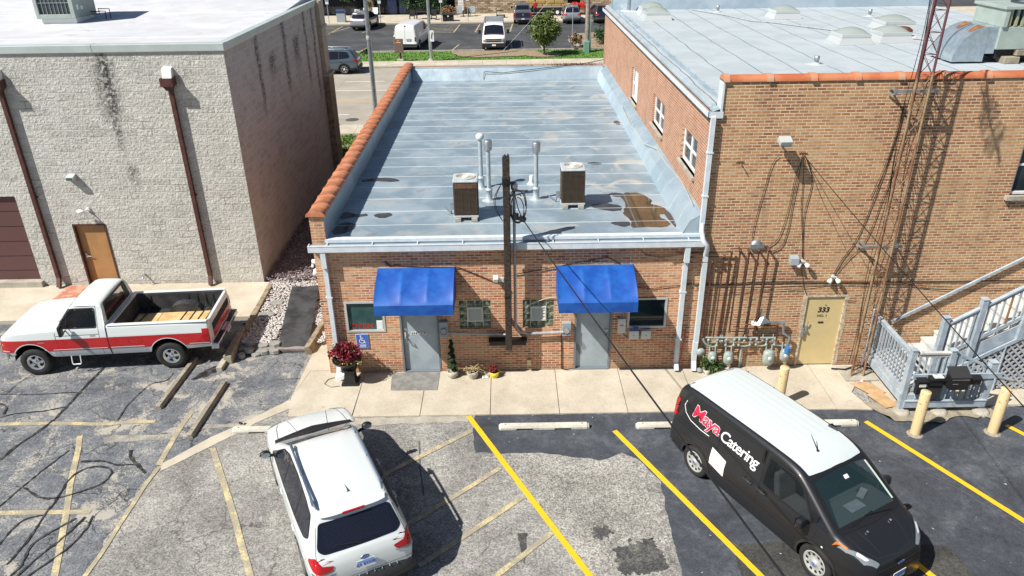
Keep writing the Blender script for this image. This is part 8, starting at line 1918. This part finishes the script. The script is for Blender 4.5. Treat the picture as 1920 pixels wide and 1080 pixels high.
for r_, (z, n, x0) in enumerate(((.92, 5, 2.0), (1.34, 4, 2.3))):
    for i in range(n):
        tag(obj('straw_bale', MB().box(x0 + i * 1.02, 70.35, z, x0 + i * 1.02 + .98, 71.0, z + .40), m_straw, bevel=.05), '%s straw bale in the %s row on the flatbed trailer' % (BL[i] if i < n - 1 else 'right', ('lower', 'upper')[r_]), 'straw bale', 'straw bales on the trailer')
p_tr = M('tractor_red', (.5, .02, .015), .4)
t = thing('tractor', 'small red tractor parked before the dark bay right of the straw', 'tractor', (7.9, 71.2, 0)); obj('bonnet', MB().box(7.3, 70.2, .8, 7.9, 71.8, 1.35).box(7.2, 71.6, .8, 8.6, 72.4, 1.2), p_tr, t, bevel=.05); obj('fender', MB().box(8.3, 70.6, .9, 8.6, 72.2, 1.3), p_tr, t, bevel=.05)
for x, y, r_ in ((7.2, 70.5, .35), (8.6, 70.6, .45)): w_ = obj('wheel', MB().cyl((x, y, r_ + .14), r_, .3, 16, 'x'), m_tyre, t); obj('rim', MB().cyl((x - .01, y, r_ + .14), r_ * .5, .32, 12, 'x'), p_tr, w_)
# person in red by the trailer, person in hi-vis behind the street light
def person(x, y, z, rot, shirt, trouser, lab, hair):
    M_ = Matrix.Translation((x, y, z)) @ Matrix.Rotation(rot, 4, 'Z')
    J = [(0, 0, .95, .15), (0, 0, 1.15, .14), (0, 0, 1.38, .16), (0, 0, 1.48, .06), (0, 0, 1.62, .10), (0, .01, 1.72, .08), (.19, 0, 1.42, .06), (.26, .04, 1.12, .045), (.24, .2, .92, .035), (-.19, 0, 1.42, .06), (-.26, .04, 1.12, .045), (-.24, .18, .95, .035), (.10, 0, .88, .10), (.12, .03, .5, .07), (.12, 0, .08, .05), (.12, .14, .04, .04), (-.10, 0, .88, .10), (-.12, -.02, .5, .07), (-.12, -.06, .08, .05), (-.12, .08, .04, .04), (.25, .26, .86, .03), (-.25, .24, .89, .03)]
    E_ = [(0, 1), (1, 2), (2, 3), (3, 4), (4, 5), (2, 6), (6, 7), (7, 8), (2, 9), (9, 10), (10, 11), (0, 12), (12, 13), (13, 14), (14, 15), (0, 16), (16, 17), (17, 18), (18, 19), (8, 20), (11, 21)]
    me = bpy.data.meshes.new('person'); me.from_pydata([j[:3] for j in J], E_, []); o = bpy.data.objects.new('person', me); COL.objects.link(o); o.matrix_world = M_
    sk = o.modifiers.new('skin', 'SKIN'); me.skin_vertices or None
    for i, j in enumerate(J):
        me.skin_vertices[0].data[i].radius = (j[3], j[3]); me.skin_vertices[0].data[i].use_root = (i == 0)
    su = o.modifiers.new('smooth', 'SUBSURF'); su.levels = 1; su.render_levels = 1
    nt = NT('clothing'); z_ = nt.sep(nt.tc)[2]
    c = nt.mix(nt.math('GREATER_THAN', z_, .95), trouser, shirt); c = nt.mix(nt.math('GREATER_THAN', z_, 1.49), c, (.45, .25, .17)); c = nt.mix(nt.math('LESS_THAN', z_, .09), c, (.02, .02, .02)); nt.set('Base Color', c); nt.set('Roughness', .8); me.materials.append(nt.m)
    tag(o, lab, 'person'); OFF[o.name] = Vector((0, 0, 0))
    obj('hair', MB().lathe([(.001, 1.80), (.07, 1.78), (.105, 1.70), (.10, 1.64)], (0, -.01, 0), 12), hair, o)
    obj('eyes', MB().obox((.03, .085, 1.67), (.02, .02, .012)).obox((-.03, .085, 1.67), (.02, .02, .012)), m_blk, o); obj('nose', MB().obox((0, .10, 1.64), (.02, .04, .03)), nt.m, o)
    return o
def mk_skin():
    _o = bpy.data.meshes.new('x')
person(3.15, 69.0, .14, R(200), (.55, .03, .03), (.05, .05, .07), 'person in a red top and dark trousers standing by the straw trailer', m_blk)
person(-9.25, 50.6, 0, R(120), (.45, .85, .08), (.05, .05, .07), 'person in a bright yellow-green vest standing beside the rear-facing white van', m_blk)
t = thing('manhole_cover', 'round dark manhole cover in the near street lane', 'manhole cover', (-8.72, 26.1, .004)); obj('cover', MB().lathe([(.38, .004), (.36, .012), (.001, .014)], (-8.72, 26.1, 0), 24), M('cast_iron', (.08, .075, .07), .7, bump=.6, bs=30), t)
tag(obj('fallen_leaves', leafcloud(MB(), (2.5, 18.6, 4.2), (1.9, .12, .05), 380, .03, 77, 14), M('dead_leaves', (.09, .05, .03), .9), recenter=False), 'dead leaves and twigs caught on the far roof edge', 'leaf litter', kind='stuff')
tag(obj('roof_cable', MB().tube([(-1.0, 18.15, 4.0), (-.9, 18.12, 4.02), (-.2, 18.15, 3.95), (1.0, 18.2, 4.06), (2.2, 18.3, 4.16), (3.4, 18.4, 4.25), (4.35, 18.5, 4.4)], .014, 5).tube([(-1.0, 18.15, 4.0), (-1.02, 18.0, 3.7)], .01, 5), m_cable), 'thin dark cable draped along the far roof upstand', 'cable')
tag(obj('roof_cable', MB().tube([(4.1, 11.0, 4.1), (4.05, 8.5, 4.05), (4.1, 6.2, 4.05), (4.3, 5.2, 4.2), (4.3, 3.5, 4.2), (4.38, 2.0, 4.22), (4.3, .5, 4.2)], .009, 5), m_cablew), 'thin pale cable lying along the right hand roof upstand', 'cable')
